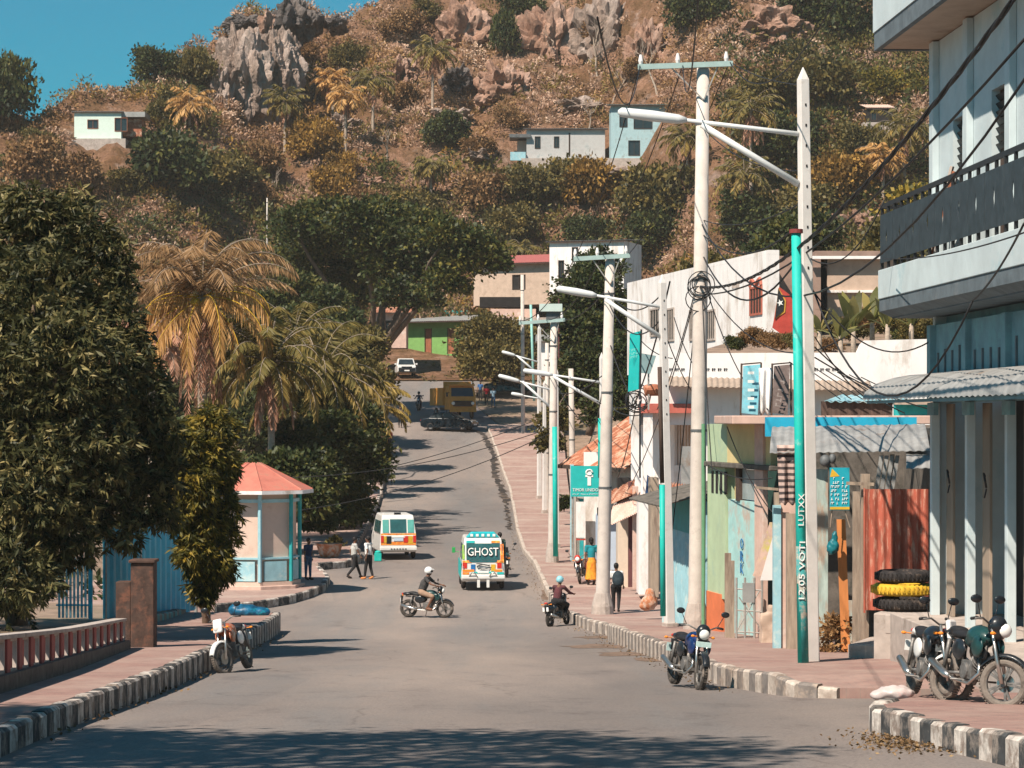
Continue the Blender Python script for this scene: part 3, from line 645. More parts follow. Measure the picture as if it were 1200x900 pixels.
m=MB(); m.bar((X_(885,51),51,-1.38),(X_(912,51),51,-1.42),.05); sub(sh,'cross_bar',m,m_wood)
def board(name,label,cat,a,b,w,m,t=.03,group=None):
    a=Vector(a); b=Vector(b); g=MB(); ids=[]
    for p in (a,b):
        for sx,sy in ((-1,-1),(1,-1),(1,1),(-1,1)): ids.append(g.V(p+Vector((sx*w/2,sy*t/2,0))))
    for q in ((3,2,1,0),(4,5,6,7),(0,1,5,4),(1,2,6,5),(2,3,7,6),(3,0,4,7)): g.face([ids[k] for k in q])
    return tag(g.build(name,m),label,cat,group)
m_or=mat('orange_plank',(.58,.22,.07),.7,.15,3,.1,stretch=(3,3,.4))
board('plank','orange plank standing upright in the shack beside the shrub','plank',(X_(992,49.3),49.3,-4.9),(X_(985.5,49.3),49.3,-1.95),.17,m_or)
for k in range(4): board('metal_strip',['leftmost','second','third','rightmost'][k]+' of the grey corrugated strips propped behind the red gate','metal strip',(X_(1025+k*6,49.4),49.4,-1.6),(X_(1033+k*6.3,49.4),49.4,-.72),.075,m_zinc,.03,'grey strips propped behind the gate')
# grey panel at the left under the roof + bundle of junk hanging
g=MB(); g.prism([(0,-1.0),(.0,-1.05),(.35,-.35),(.75,-.85),(.75,-1.05)],0,.03)
o=g.build('tarpaulin',m_conc); o.location=(X_(913,50.3),50.3,-.55); tag(o,'crumpled grey cloth hanging under the shack roof behind the teal pole','cloth')
# hanging striped cloth
m_str,N,L,b=nodes_mat('striped_cloth'); tc=N.new('ShaderNodeTexCoord').outputs['Object']; wv=N.new('ShaderNodeTexWave'); wv.bands_direction='Z'; wv.inputs['Scale'].default_value=2.6; wv.inputs['Distortion'].default_value=.6; L.new(tc,wv.inputs[0]); L.new(ramp(N,L,wv.outputs['Fac'],[(.4,(.06,.045,.045)),(.5,(.45,.33,.29))]),b.inputs['Base Color']); b.inputs['Roughness'].default_value=.9
def cloth(name,label,cat,c,w,h,m,folds=3,depth=.05,slant=0,group=None,taper=0):
    """hanging cloth with folds, centred at c, facing -y"""
    g=MB(); n=18; k=12; rows=[]
    for j in range(k+1):
        t=j/k; rows.append([g.V((c[0]+(i/n-.5)*w*(1-taper*t)+slant*t,c[1]+depth*math.sin(i/n*math.pi*2*folds+t*2)*(.4+t),c[2]+h/2-h*t+.03*math.sin(i*.9)*t)) for i in range(n+1)])
    for a,b in zip(rows,rows[1:]):
        for i in range(n): g.face((a[i],b[i],b[i+1],a[i+1]))
    L0=Vector(c); g.v=[tuple(Vector(v)-L0) for v in g.v]
    o=g.build(name,m,smooth=True,solid=.008); o.location=L0; return tag(o,label,cat,group)
cloth('striped_cloth','dark and cream striped cloth hanging from the shack roof edge','cloth',P(921.5,556,50.0),.36,1.15,m_str,2,.05,.05)
# price list board
pb=empty('notice_board',P(983,598,48.9),0,'teal notice board with white lettering hanging in the shack opening','sign')
m_tsign=mat('teal_sign_paint',(.015,.33,.42),.5,.06,4,.03)
m=MB(); m.box(X_(972.5,48.9),X_(995.5,48.9),48.9,48.93,Z_(598,48.9),Z_(548,48.9)); sub(pb,'panel',m,m_tsign)
m=MB(); m.box(X_(972.6,48.9),X_(995.4,48.9),48.89,48.9,Z_(597,48.9),Z_(594,48.9)); m.poly([(X_(972.6,48.9),48.895,Z_(559,48.9)),(X_(984,48.9),48.895,Z_(558,48.9)),(X_(975,48.9),48.895,Z_(549,48.9))]); sub(pb,'yellow_band',m,m_yel)
m_ink=mat('white_lettering',(.75,.75,.72),.7,.04,3,0)
strokes(.16,.55,m_ink,Matrix.Translation(P(978.5,575,48.888)),pb,7); strokes(.11,.55,m_ink,Matrix.Translation(P(990,575,48.888)),pb,7)
for q in ((975,973),(990,996)): m=MB(); m.tube([P(q[0],598,48.95),P(q[1],618,48.95)],.012,5); sub(pb,'stay',m,m_wood)
o=MB(); o.ball((0,0,-.05),(.12,.1,.14)); o.ball((.02,0,.1),(.06,.05,.14)); o.ball((-.05,0,-.1),(.09,.09,.12)); o=fuse(o,.02,1); o.v=[tuple(Vector(v)*(1+.2*mnoise.noise(Vector(v)*14))) for v in o.v]; o=o.build('hanging_bag',mat('dark_teal_plastic',(.01,.14,.17),.4,.2,6,.2),smooth=True); o.location=P(977,637,49.0); tag(o,'dark teal plastic bag hanging beside the orange plank','bag')
o=MB(); o.ball((0,0,0),(.11,.09,.12)); o.ball((.14,0,.04),(.07,.07,.1)); o=o.build('metal_scrap_bundle',m_zincd,smooth=True); o.location=P(967,540,49.6); tag(o,'small bundle of grey metal scrap hanging above the notice board','scrap')
# concrete upper slab with its parapet, dark hoarding, teal awning
us=empty('concrete_terrace',(6,56,-.3),0,'raw concrete upper terrace slab behind the shack roof','terrace')
m=MB(); m.box(X_(858,56),X_(1100,56),56,61,Z_(497,56),Z_(487,56)); sub(us,'slab',m,m_pink,bevel=.02)
m=MB(); m.box(X_(966,56),X_(1050,56),56.5,56.6,Z_(487,56),Z_(470,56)); sub(us,'hoarding',m,mat('dark_brown_boards',(.09,.06,.05),.9,.4,3,.2,stretch=(4,1,.3)))
m=MB(); m.box(X_(1051,56),X_(1100,56),56.4,56.5,Z_(487,56),Z_(474,56)); sub(us,'teal_panel',m,m_teal)
m=MB(); m.box(X_(1051,56),X_(1100,56),56.2,56.7,Z_(473.8,56),Z_(470,56)); sub(us,'ledge',m,m_beige)
m=MB(); m.corr(P(966,470,56.4),P(1052,472,56.4),P(985,463,58.5),.2,.02); sub(us,'awning',m,m_sky,solid=.01)
m=MB()
for k in range(7): m.bar(P(925+k*14,424+k*3,56.2),P(985+k*13,468,56.3),.02)
sub(us,'reinforcing_bars',m,m_black)
# banners on the terrace
m_ban1=mat('pale_blue_banner',(.22,.50,.58),.6,.3,3,.05,col2=(.06,.4,.5),amt=.5,scale2=3); m_ban2=mat('brown_banner',(.16,.12,.11),.6,.3,3,.05,col2=(.4,.35,.33),amt=.35,scale2=2.5)
for px0,px1,m_,lb,nm in ((868,890,m_ban1,'pale blue printed banner on the terrace, left one','left'),(904,925,m_ban2,'brown printed banner on the terrace, right of the blue one','right')):
    b0=empty('banner',P((px0+px1)/2,488,56.0),0,lb,'banner')
    g=MB(); g.poly([P(px0+1,484,56.0),P(px1-2,486,56.0),P(px1+1,427,56.2),P(px0+3,429,56.2)]); s_=sub(b0,'sheet',g,m_,solid=.006)
    g=MB(); g.bar(P(px0,490,56.1),P(px0+1,426,56.25),.04); g.bar(P(px1+2,490,56.1),P(px1+2,425,56.25),.04); g.bar(P(px0,427,56.25),P(px1+2,425,56.25),.03); sub(b0,'frame',g,m_woodd)
    if nm=='right':
        Mt=Matrix.Translation(P(915,455,55.9))@Matrix.Rotation(math.radians(-80),4,'Y'); strokes(.8,.2,mat('worn_print',(.32,.27,.25),.8,.2,6,0),Mt,b0,1)
    else:
        for k in range(5): g=MB(); g.box(-.07,.07,-.004,.004,-.03,.03); g.M=None; g.v=[tuple(Vector(v)+P(880,437+k*10,55.97)) for v in g.v]; sub(b0,'print_block',g,m_ink)
tag(cloth('white_cloth','crumpled white cloth hung between the two terrace banners','cloth',P(897,458,56.1),.28,1.0,m_white,2,.04))
# ================================================================ yellow and green building
yb=empty('painted_building',(5,60,-5),0,'yellow and pale green two storey building with a pinkish pillar and orange base','building')
A=(X_(829,62.5),62.5); B=(X_(908,56.6),56.6); M,W=frame(A,B); zb=-5.3
gy=mat('pale_green_paint',(.40,.50,.33),.8,.08,2,.12,col2=(.30,.42,.33),amt=.3); yy=mat('pale_yellow_paint',(.62,.50,.25),.8,.07,2,.12,col2=(.5,.38,.2),amt=.25)
def wx(px,inv=1): # local x along the wall for a pixel column
    a,b=Vector(A),Vector(B); k=(px-600)/F; t=(a.x-k*a.y)/((b.y-a.y)*k-(b.x-a.x)); return t*W
def wz(px,py): a=wx(px)/W; y=A[1]+(B[1]-A[1])*a; return Z_(py,y)
m=MB(); m.M=M; zt=wz(870,497); zl=wz(870,543); x1=wx(852); m.box(0,x1,0,.25,zl,zt); sub(yb,'upper_wall',m,gy)
m=MB(); m.M=M; m.box(x1+.002,wx(903),0.004,.25,zl,zt); m.box(wx(852)+.1,wx(861),.16,.25,wz(860,585),zl-.1); sub(yb,'upper_wall',m,yy)
m=MB(); m.M=M; m.box(0,W,-.12,.25,zl-.12,zl-.004); sub(yb,'ledge',m,m_concd,bevel=.02)
m=MB(); m.M=M; m.box(0,wx(850),0.0,.25,wz(840,700),zl-.124); sub(yb,'wall',m,gy)
m=MB(); m.M=M; m.box(-.002,wx(846),-.03,.25,zb,wz(840,695)); sub(yb,'orange_base',m,mat('orange_paint',(.62,.17,.07),.8,.12,2,.1))
m=MB(); m.M=M; m.box(wx(851),wx(887),.05,.25,zb,wz(870,587)); ob=sub(yb,'lower_panel',m,mat('flaking_aqua_paint',(.36,.60,.58),.85,.12,2.5,.2,col2=(.45,.36,.3),amt=.5,scale2=1.2))
m_bl=mat('blue_lettering',(.03,.16,.36),.7,.05,3,0)
for ch,yy_ in (('O',637),('R',652),('K',666)):
    Mt=M@Matrix.Translation((wx(868),.03,wz(868,yy_))); text(ch,.26,.24,m_bl,Mt,yb,world=True)
m=MB(); m.M=M; m.box(wx(861),wx(865),.02,.2,wz(863,587),zl-.13); m.box(wx(884),wx(886),.02,.2,wz(885,587),zl-.13); wf=sub(yb,'window',m,m_woodd)
m=MB(); m.M=M; m.box(wx(865)+.01,wx(884)-.01,.1,.12,wz(875,586),zl-.14); m.build('pane',mat('dusty_pane',(.3,.36,.36),.3,.2,2,0),wf,world=True)
m=MB(); m.M=M; 
for k in range(4): m.box(wx(834+k*5),wx(836.5+k*5),-.01,.02,wz(840,578),wz(840,552))
sub(yb,'wall_vent',m,m_dark)
m=MB(); m.M=M; m.box(wx(887),wx(897),-.06,.06,zb,zt-.002); sub(yb,'pillar',m,m_pink,bevel=.01)
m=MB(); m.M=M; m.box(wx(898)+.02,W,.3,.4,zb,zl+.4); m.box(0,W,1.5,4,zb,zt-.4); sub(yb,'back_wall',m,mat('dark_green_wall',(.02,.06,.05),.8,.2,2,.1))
m=MB(); m.M=M; m.tube([(.06,-.12,zb),(.06,-.12,zt)],.045,8); sub(yb,'drainpipe',m,mat('green_pipe',(.12,.28,.16),.5,.1,4,0))
# leaning things in front of it
def at(px,py,z): return P(px,py,z)
gm=mat('graffiti_board',(.60,.42,.34),.8,.2,3,.1,col2=(.55,.5,.1),amt=.55,scale2=2)
board('painted_board','colourful scrawled board leaning in front of the yellow building','board',at(888,675,55.4),at(908,612,55.4),.22,gm,.03)
board('painted_board','white board with a blue corner leaning beside the colourful one','board',at(899,680,55.0),at(915,625,55.0),.3,mat('white_board',(.7,.68,.66),.7,.06,2,.05,col2=(.1,.25,.45),amt=.25,scale2=1),.03)
for k,(px,z,t,w_,lb) in enumerate(((853,57.5,648,.14,'grey timber post left of the wire gate'),(858,57.3,657,.1,'thinner timber post beside the wire gate'),(931,54,602,.30,'broad weathered plank wall post behind the teal pole'))):
    o=board('timber_post',lb,'post',(X_(px,z),z,-5.3),(X_(px,z),z,Z_(t,z)),w_,m_wood,.1)
wg=empty('wire_gate',(X_(875,57),57,-5.1),0,'rickety grey wire and pipe gate in front of the aqua wall','gate')
m=MB(); m_gal=mat('galvanised_pipe',(.42,.40,.37),.5,.15,5,.1,metal=.4,col2=(.25,.16,.1),amt=.4)
for px in (863,873,884,893): m.tube([(X_(px,57),57,-5.05),(X_(px,57),57,-3.55)],.025,6)
for py in (690,715,740): m.tube([P(862,py,57),P(894,py+2,57)],.018,6)
m.tube([P(864,738,57),P(890,692,57)],.015,5); m.tube([P(866,700,57),P(892,738,57)],.015,5); sub(wg,'frame',m,m_gal)
m=MB(); m.box(X_(870,57),X_(884,57),56.95,56.98,Z_(706,57),Z_(683,57)); sub(wg,'grey_plate',m,m_zinc)
m=MB(); m.cbox((0,0,-.1),(.5,.4,.8)); m.cbox((.05,0,.3),(.3,.35,.3)); m=fuse(m,.03,1); m.v=[tuple(Vector(v)*(1+.18*mnoise.noise(Vector(v)*4))) for v in m.v]; o=m.build('stone_block',m_beige); o.location=P(905,735,54.6); tag(o,'crumbling pinkish masonry block at the foot of the plank wall','rubble')
# ================================================================ blue painted wall with corrugated lean-to
bw=empty('blue_kiosk',(4.5,68,-5.5),0,'narrow pale blue kiosk with peeling paint behind the tall round pole','kiosk')
M,W=frame((X_(776,71.5),71.5),(X_(812,66),66)); m=MB(); m.M=M; m.corr((0,0,-5.7),(W,0,-5.7),(0,0,-2.1),.35,.02); m.box(0,W,.05,2.5,-5.8,-2.15); sub(bw,'wall',m,m_sky)
m=MB(); m.M=M; m.box(.9,W,-.02,.03,-3.0,-2.1); sub(bw,'blue_fascia',m,m_teal)
m=MB(); m.M=M; m.corr((-.3,-.9,-2.25),(W+.3,-.9,-2.25),(-.3,1.5,-1.75),.25,.02,3,.05); sub(bw,'roof',m,m_concd,solid=.02)
# ================================================================ long white building with parapet
wl=empty('white_building',(8,68,-1),0,'long low white building with a raised curved parapet behind the shack','building')
zq=91.0; m=MB()
pp=[(748,498),(748,404),(770,401),(800,414),(1004,413),(1008,404),(1013,399),(1100,397),(1100,498)]
m.prism([(X_(a,zq),Z_(b,zq)) for a,b in pp],zq,zq+.25); sub(wl,'parapet',m,m_white)
m=MB(); m.corr(P(778,452,zq-1.0),P(1022,458,zq-1.0),P(778,441,zq),.2,.02); sub(wl,'awning',m,mat('dusty_corrugated',(.32,.25,.2),.8,.15,3,.1),solid=.01)
m=MB()
for x0,x1 in ((778,812),(828,860),(955,985)):
    n=int((x1-x0)/7)
    for k in range(n): 
        c=P(x0+k*7,433,zq-.01)
        m.cbox(c,(.045,.02,.09)); m.cbox(c+Vector((.07,0,.025)),(.06,.02,.03)); m.cbox(c+Vector((.07,0,-.03)),(.03,.02,.03))
sub(wl,'parapet_opening',m,m_dark)
m=MB(); m.box(X_(748,zq),X_(812,zq),zq-.5,zq-.01,Z_(484,zq),Z_(473,zq)); sub(wl,'red_fascia',m,mat('dull_red_paint',(.45,.12,.09),.8,.12,3,.1))
m=MB(); m.box(X_(818,zq),X_(1100,zq),zq+.26,zq+6,-7,Z_(425,zq)); m.box(X_(745,zq),X_(817,zq),zq+.26,zq+5,Z_(497,zq),Z_(440,zq)); sub(wl,'body',m,m_white)
# porch on its left with white pillars and barred window
pz=93.0; m=MB(); M,W=frame((X_(746,95),95),(X_(816,92.5),92.5)); zg=Z_(582,92); zt=Z_(484,92)
m=MB(); m.M=M; m.wall(W,zg,zt,[(W*.40,W*.52,zg,zt-.5),(W*.64,W*.95,zg+1.1,zt-.35)],.2,y0=0); sub(wl,'porch_wall',m,m_white)
m=MB(); m.M=M; m.box(W*.40,W*.52,.1,.15,zg,zt-.5); sub(wl,'door',m,m_beige)
g=MB(); g.M=M; g.box(W*.64,W*.95,.15,.19,zg+1.1,zt-.35); wo=sub(wl,'window',g,m_beige)
g=MB(); g.M=M
for k in range(7): g.tube([(W*(.65+k*.048),.06,zg+1.1),(W*(.65+k*.048),.06,zt-.35)],.018,5)
g.build('window_bars',m_white,wo,world=True)
for px in (745,759):
    m=MB(); x=X_(px,90.9); m.box(x-.17,x+.17,90.6,90.95,zg,zt+.1); sub(wl,'column',m,m_white,bevel=.01)
m=MB(); m.box(X_(798,90),X_(810,90),89.6,90.0,Z_(570,90),Z_(523,90)); sub(wl,'service_box',m,m_zinc)
m=MB(); m.box(X_(742,92),X_(818,91),88.8,96,-7,zg); sub(wl,'terrace_wall',m,m_pink)
# dark panels and stall clutter between x 715 and 770
def slabs(name,label,cat,items,group=None):
    r=empty(name,P(items[0][0],items[0][3],items[0][4]),0,label,cat,group)
    for nm,px0,px1,(y0,y1),z,m_,th in [(i[7],i[0],i[1],(i[2],i[3]),i[4],i[5],i[6]) for i in items]:
        g=MB(); g.box(X_(px0,z),X_(px1,z),z,z+th,Z_(y1,z),Z_(y0,z)); sub(r,nm,g,m_,bevel=.008)
    return r
m_maroon=mat('maroon_post',(.13,.05,.05),.8,.2,3,.1); 
slabs('small_shop','narrow white shop front with maroon door posts past the tall white pole','shop',[
 (724,736,598,690,90.5,m_cream,1.5,'wall'),(736.5,741,565,688,88,m_maroon,.3,'door_post'),(741.5,748,570,690,86.5,m_pink,.3,'door_post'),(748.5,762,585,697,84,m_white,1.5,'wall'),(762.5,772,560,700,82,m_wood,1.5,'wall'),(724,741,560,596,91,m_dark,1.0,'opening')])
slabs('small_shop','pale blue shop front with a dark awning behind the student','shop',[
 (700,722,604,668,94,mat('pale_lilac_paint',(.42,.50,.60),.8,.06,2,.1),2,'wall'),(700,722,595,604,93.6,m_dark,.4,'awning')])
# patchwork roofs over the stalls
def sheet(name,label,cat,a,b,c,m_,per=.22,group=None):
    g=MB(); g.corr(a,b,c,per,.025,3,.05); L0=Vector(a); g.v=[tuple(Vector(v)-L0) for v in g.v]
    o=g.build(name,m_,solid=.02); o.location=L0; return tag(o,label,cat,group)
sheet('roof_sheet','rust red roof sheet sloping over the stalls beside the round pole','roof sheet',P(716,590,90),P(745,577,86),P(716,575,93),m_rust)
sheet('roof_sheet','pale pink broken roof sheet hanging below the rust red one','roof sheet',P(716,615,88),P(748,600,85),P(719,592,90),m_pink)
sheet('roof_sheet','cluttered brown roof sheet with debris above the dark blue cloth','roof sheet',P(780,585,70),P(812,590,68),P(783,565,74),m_rust)
g=MB(); g.prism([(0,0),(.9,0),(.75,.45),(.1,.95)],0,.03); o=g.build('tarpaulin',mat('navy_tarpaulin',(.015,.05,.13),.7,.2,3,.1)); o.location=P(755,590,84.5); tag(o,'dark navy tarpaulin triangle above the shop fronts','tarpaulin')
# red-brown vase like goods by the white pole
m=MB(); m.ball((0,0,.2),(.26,.22,.24)); m.ball((.02,0,.42),(.16,.15,.2)); m.ball((-.1,.0,.1),(.2,.2,.14)); m=fuse(m,.03,2); m.v=[tuple(Vector(v)+Vector((.05*mnoise.noise(Vector(v)*7),0,.03*mnoise.noise(Vector(v)*9)))) for v in m.v]; o=m.build('sack',mat('orange_clay',(.45,.17,.08),.85,.2,6,.3,col2=(.5,.38,.3),amt=.6,scale2=5),smooth=True); o.location=P(761,714,74); tag(o,'orange and cream bundle on the pavement at the foot of the white square pole','sack')
# ================================================================ upper white house
r,M,W=house('white_house','large white house with barred windows on the bank above the shops','house',(X_(735,137),137),(X_(900,110),110),3.3,3.75,.5,m_white,m_white,'flat',
 win=[(4.2,.75,1.1,1.5),(6.6,.8,1.1,1.5),(13.2,1.0,.6,1.5),(15.6,1.0,.6,1.5),(24.6,1.1,1.1,1.7)][:0],over=0)
def hw(px):
    a=Vector((X_(735,137),137)); b=Vector((X_(900,110),110)); k=(px-600)/F; return (a.x-k*a.y)/((b.y-a.y)*k-(b.x-a.x))
def hz(px,py): t=hw(px); return Z_(py,137+(110-137)*t)-3.3
for px0,px1,y0,y1,kind in ((763,775,363,392,'d'),(782,790,363,398,'d'),(809,815,365,397,'d'),(829,838,365,397,'d'),(880,893,338,367,'r')):
    g=MB(); g.M=M; xa,xb=hw(px0)*W,hw(px1)*W; za,zb_=hz((px0+px1)/2,y1),hz((px0+px1)/2,y0); g.box(xa,xb,-.02,.01,za,zb_); wo=sub(r,'window',g,m_glass)
    f=MB(); f.M=M; t=.09; f.box(xa-t,xa,-.06,-.003,za-t,zb_+t); f.box(xb,xb+t,-.06,-.003,za-t,zb_+t); f.box(xa,xb,-.06,-.021,za-t,za); f.box(xa,xb,-.06,-.021,zb_,zb_+t)
    for k in range(1,4): f.box(xa+(xb-xa)*k/4-.02,xa+(xb-xa)*k/4+.02,-.05,-.022,za,zb_)
    if kind=='r': f.tube([(xa+(xb-xa)*(.5+.5*math.cos(math.pi*q/8)),-.03,zb_+.1+.3*abs(math.sin(math.pi*q/4))) for q in range(9)],.09,6)
    f.build('frame',mat('red_brown_frame',(.4,.12,.08),.7,.1,3,.1) if kind=='r' else m_conc,wo,world=True)
g=MB(); g.M=M
for k in range(6): g.box(hw(858)*W+k*.22,hw(858)*W+k*.22+.14,-.02,.01,hz(864,337),hz(864,331))
sub(r,'vent',g,m_conc)
slabs('brown_house','brown rendered house side rising behind the leaning pole','house',[(900.5,962,300,395,112,m_brownw,8,'wall'),(962.5,969,312,380,112.4,m_dark,1,'gap'),(955,1050,294,302,114,m_brownw,6,'roof_edge'),(969.5,1050,302,380,114.5,m_beige,6,'wall'),(969.5,1040,340,343,114.3,m_white,.2,'moulding'),(948,1040,300,303.5,111.5,m_white,.2,'moulding')])
# banner like national flag hung between poles: red with black triangle and yellow
fl=empty('hanging_flag',P(905,398,108),0,'red hanging flag with black and yellow triangle and white star by brown wall','flag')
m_fr=mat('flag_red',(.42,.055,.04),.8,.15,3,.15); z=108
def fpoly(nm,pts,m_,dy):
    g=MB(); g.prism([(X_(a,z),Z_(b,z)) for a,b in pts],z-dy,z-dy+.02); sub(fl,nm,g,m_)
fpoly('cloth',[(907,374),(913,336),(925,345),(935,362),(937,400),(922,396),(905,384)],m_fr,0)
fpoly('yellow_triangle',[(908,374),(912,337),(921,352),(920,366)],mat('flag_yellow',(.55,.3,.05),.8,.1,3,.1),.03)
fpoly('black_triangle',[(908,374),(912,338),(919,352),(918,364)],m_black,.06)
st=[]; 
for k in range(10): a=math.pi/2+k*math.pi/5+.3; q=.16 if k%2==0 else .06; st.append((914+q*27.8*math.cos(a),355-q*27.8*math.sin(a)))
fpoly('star',st,m_ink,.09)
# rust roof building with teal stall front
rr,M,W=house('rust_roof_shop','small shop under a rusty patched gable roof beside the round pole','shop',(X_(672,103),103),(X_(741,96),96),-5.6,3.75,5,m_conc,m_rust,'gable',door=[(.5,.9,0,2.4)],win=[(1.7,.8,1.2,1.2)],rh=1.9,over=.5,dm=m_teal)
m=MB(); x=X_(684,99.8); m.box(x,x+.6,99.5,99.8,-5.5,Z_(530,99)); sub(rr,'white_pillar',m,m_white)
m=MB(); m.box(X_(668,99.5),X_(672,99.5),99,99.4,-5.5,-1.8); m.box(X_(704,98),X_(720,98),97.5,97.8,-5.4,Z_(615,98)); sub(rr,'front_panel',m,m_sky)
sg=empty('shop_sign',P(687,590,97.5),0,'teal sign board with a white cross above the stall front','sign')
zz=97.5; m=MB(); m.box(X_(669,zz),X_(705,zz),zz,zz+.08,Z_(582,zz),Z_(546,zz)); sub(sg,'panel',m,m_tealb)
m=MB(); m.prism([(X_(a,zz),Z_(b,zz)) for a,b in [(688.5,569),(688.5,559),(686,559),(686,556.5),(688.5,556.5),(688.5,552.5),(692.5,552.5),(692.5,556.5),(695,556.5),(695,559),(692.5,559),(692.5,569)]],zz-.02,zz-.003); m.tube([(X_(690.5,zz)+.12*math.cos(q*.7),zz-.03,Z_(553.5,zz)+.1*math.sin(q*.7)) for q in range(9)],.03,4); sub(sg,'cross',m,m_ink)
text('TIMOR UNIDOS',1.05,.12,m_ink,Matrix.Translation(P(687,574,zz-.01)),sg,world=True); strokes(1.05,.07,m_ink,Matrix.Translation(P(687,579,zz-.01)),sg,1)
g=MB(); 
for px in (671,703): g.tube([(X_(px,zz),zz+.1,Z_(582,zz)),(X_(px,zz),zz+.1,-5.5)],.04,6)
sub(sg,'leg',g,m_gal)
m=MB(); m.box(X_(675,99),X_(686,99),98.9,99.0,Z_(630,99),Z_(588,99)); sub(rr,'poster',m,m_white)
m=MB(); m.box(X_(675,99),X_(686,99),98.9,98.96,Z_(633,99),Z_(631,99)); sub(rr,'poster_stripe',m,m_fr)
# teal tall banner and grey sign by the white square pole
tb=empty('vertical_banner',P(743,462,73),0,'tall narrow teal banner sign beside the white square pole','banner')
m=MB(); z=73; m.poly([P(736,459,z),P(748,456,z-.4),P(750,388,z-.4),P(738,391,z)]); sub(tb,'panel',m,m_tealb,solid=.05)
m=MB(); m.bar(P(749.8,468,z-.4),P(751.5,386,z-.4),.05); m.bar(P(750,470,z-.3),P(750,560,z-.3),.05); sub(tb,'post',m,m_black)
strokes(.26,.3,mat('pale_teal_print',(.25,.6,.55),.6,.1,5,0),Matrix.Translation(P(743,414,z-.34))@Matrix.Rotation(math.radians(-8),4,'Y'),tb,3)
gs=empty('grey_sign',P(758,440,74),0,'small faded grey green sign board right of the teal banner','sign')
m=MB(); z=74; m.poly([P(750,437,z),P(762,438,z),P(769,417,z),P(752,414,z)]); sub(gs,'panel',m,mat('faded_grey_green',(.22,.33,.34),.6,.1,3,.05),solid=.04)
g=MB(); g.bar(P(760,437,z+.1),P(760,480,z+.1),.05); sub(gs,'post',g,m_gal)
m=MB(); m.tube([P(755,452,74.2),P(758,457,74.2),P(771,457,74.2),P(774,452,74.2)],[.05,.18,.18,.05],8); o=m.build('hanging_planter',m_rust); tag(o,'rusty tub hung under the small grey sign','tub')
# ================================================================ end of the road
house('green_house','bright green house with brown doors at the top of the road','house',(X_(470,262),262),(X_(548,258),258),6.2,3.6,6,m_green,m_zinc,'shed',door=[(2.9,.75,.3,2.6),(5.6,.75,.3,2.6)],over=1.2,rh=.9)
house('turquoise_house','small turquoise upper storey above the green house roof','house',(X_(513,268),268),(X_(547,268),268),8.2,2.9,5,m_tealb,m_tealb,'flat',win=[(.5,.7,.8,1.2),(1.8,.6,.8,1.2)],over=.05)
slabs('pale_building','pale lilac gabled building beside the turquoise house','building',[(536,552,376,400,266,mat('lilac_wall',(.5,.45,.48),.8,.1,2,.1),3,'wall'),(548,575,370,395,272,m_beige,3,'wall')])
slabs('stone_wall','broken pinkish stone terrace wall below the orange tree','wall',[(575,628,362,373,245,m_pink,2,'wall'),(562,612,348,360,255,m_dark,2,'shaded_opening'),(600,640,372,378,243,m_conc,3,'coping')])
house('red_roof_house','long house with a dull red roof at the foot of the hill','house',(X_(555,262),262),(X_(645,258),258),12.5,3.2,6,m_beige,mat('dull_red_roof',(.38,.12,.11),.7,.1,2,.1),'shed',win=[(4.5,1.4,.6,1.4)],over=.7,rh=1.3,gm=m_dark)
house('white_house','white two storey house with a dark roof line behind the crossarm pole','house',(X_(644,238),238),(X_(731,236),236),12.2,4.2,7,m_white,m_zincd,'shed',win=[(.9,.45,.6,1.8),(2.2,.5,2.6,1.0),(4.4,1.0,2.3,1.1)],over=.3,rh=.5)
slabs('white_outbuilding','small white outbuilding with teal door behind the cluster of poles','outbuilding',[(632,682,400,436,172,m_white,4,'wall'),(652,657,404,436,171.9,m_teal,.1,'door'),(628,686,392,399.8,171.5,m_zinc,5,'roof')])
slabs('hoarding','large pale grey billboard on a post behind the pole cluster','billboard',[(632,659,356,365,150,mat('pale_board',(.5,.6,.56),.7,.05,3,0),.1,'panel'),(640,656,365.5,378,150.2,m_zincd,.1,'panel'),(654,655.5,350,420,150.4,m_maroon,.08,'post')])
house('brown_roof_hut','low hut with a pinkish roof half hidden by the big tree','hut',(X_(440,248),248),(X_(476,248),248),7.8,2.4,5,m_pink,m_rust,'shed',over=.5,rh=.8,win=[(1,.6,.8,.8)])
# ================================================================ houses on the hill
def hill_house(name,label,cat,px0,px1,pyb,ztop,h,wm,rm,win,y=None,**k):
    c=on((px0+px1)/2,pyb) if y is None else Vector((0,y,0)); Y=c.y-2.5; 
    A=(X_(px0,Y),Y); B=(X_(px1,Y),Y); z=Z_(pyb,Y)
    r,M,W=house(name,label,cat,A,B,z,h,5,wm,rm,win=win,**k)
    m=MB(); m.M=M; m.box(-.6,W+.6,-.8,5,-4.5,-.02); sub(r,'retaining_wall',m,m_conc); return r,M,W
hill_house('hill_house','small white house alone on the left ridge of the hill','house',87,142,163,0,3.0,mat('mint_white',(.62,.74,.66),.8,.05,2,.1),m_zinc,[(1.5,1.1,1.2,.9),(4.5,1.3,.9,1.4)],y=None,roof='shed',rh=.5,over=.25,wframe=m_brown)
_z=on(114,163).y-1.5; slabs('lean_to','brown lean-to beside the small white ridge house','shed',[(143,166,139,160,_z,m_rust,3,'wall'),(137,170,131,137,_z-.8,m_zinc,4,'roof')])
hill_house('hill_house','long pale grey house with two small windows on the hillside','house',617,709,186,0,3.4,mat('pale_grey_wall',(.46,.45,.44),.8,.12,1.2,.1,col2=(.3,.33,.33),amt=.4),m_zincd,[(1.0,.55,1.2,1.3),(3.2,.5,1.3,1.2),(4.9,.05,.3,2.6)],y=296,roof='shed',rh=.7,over=.35)
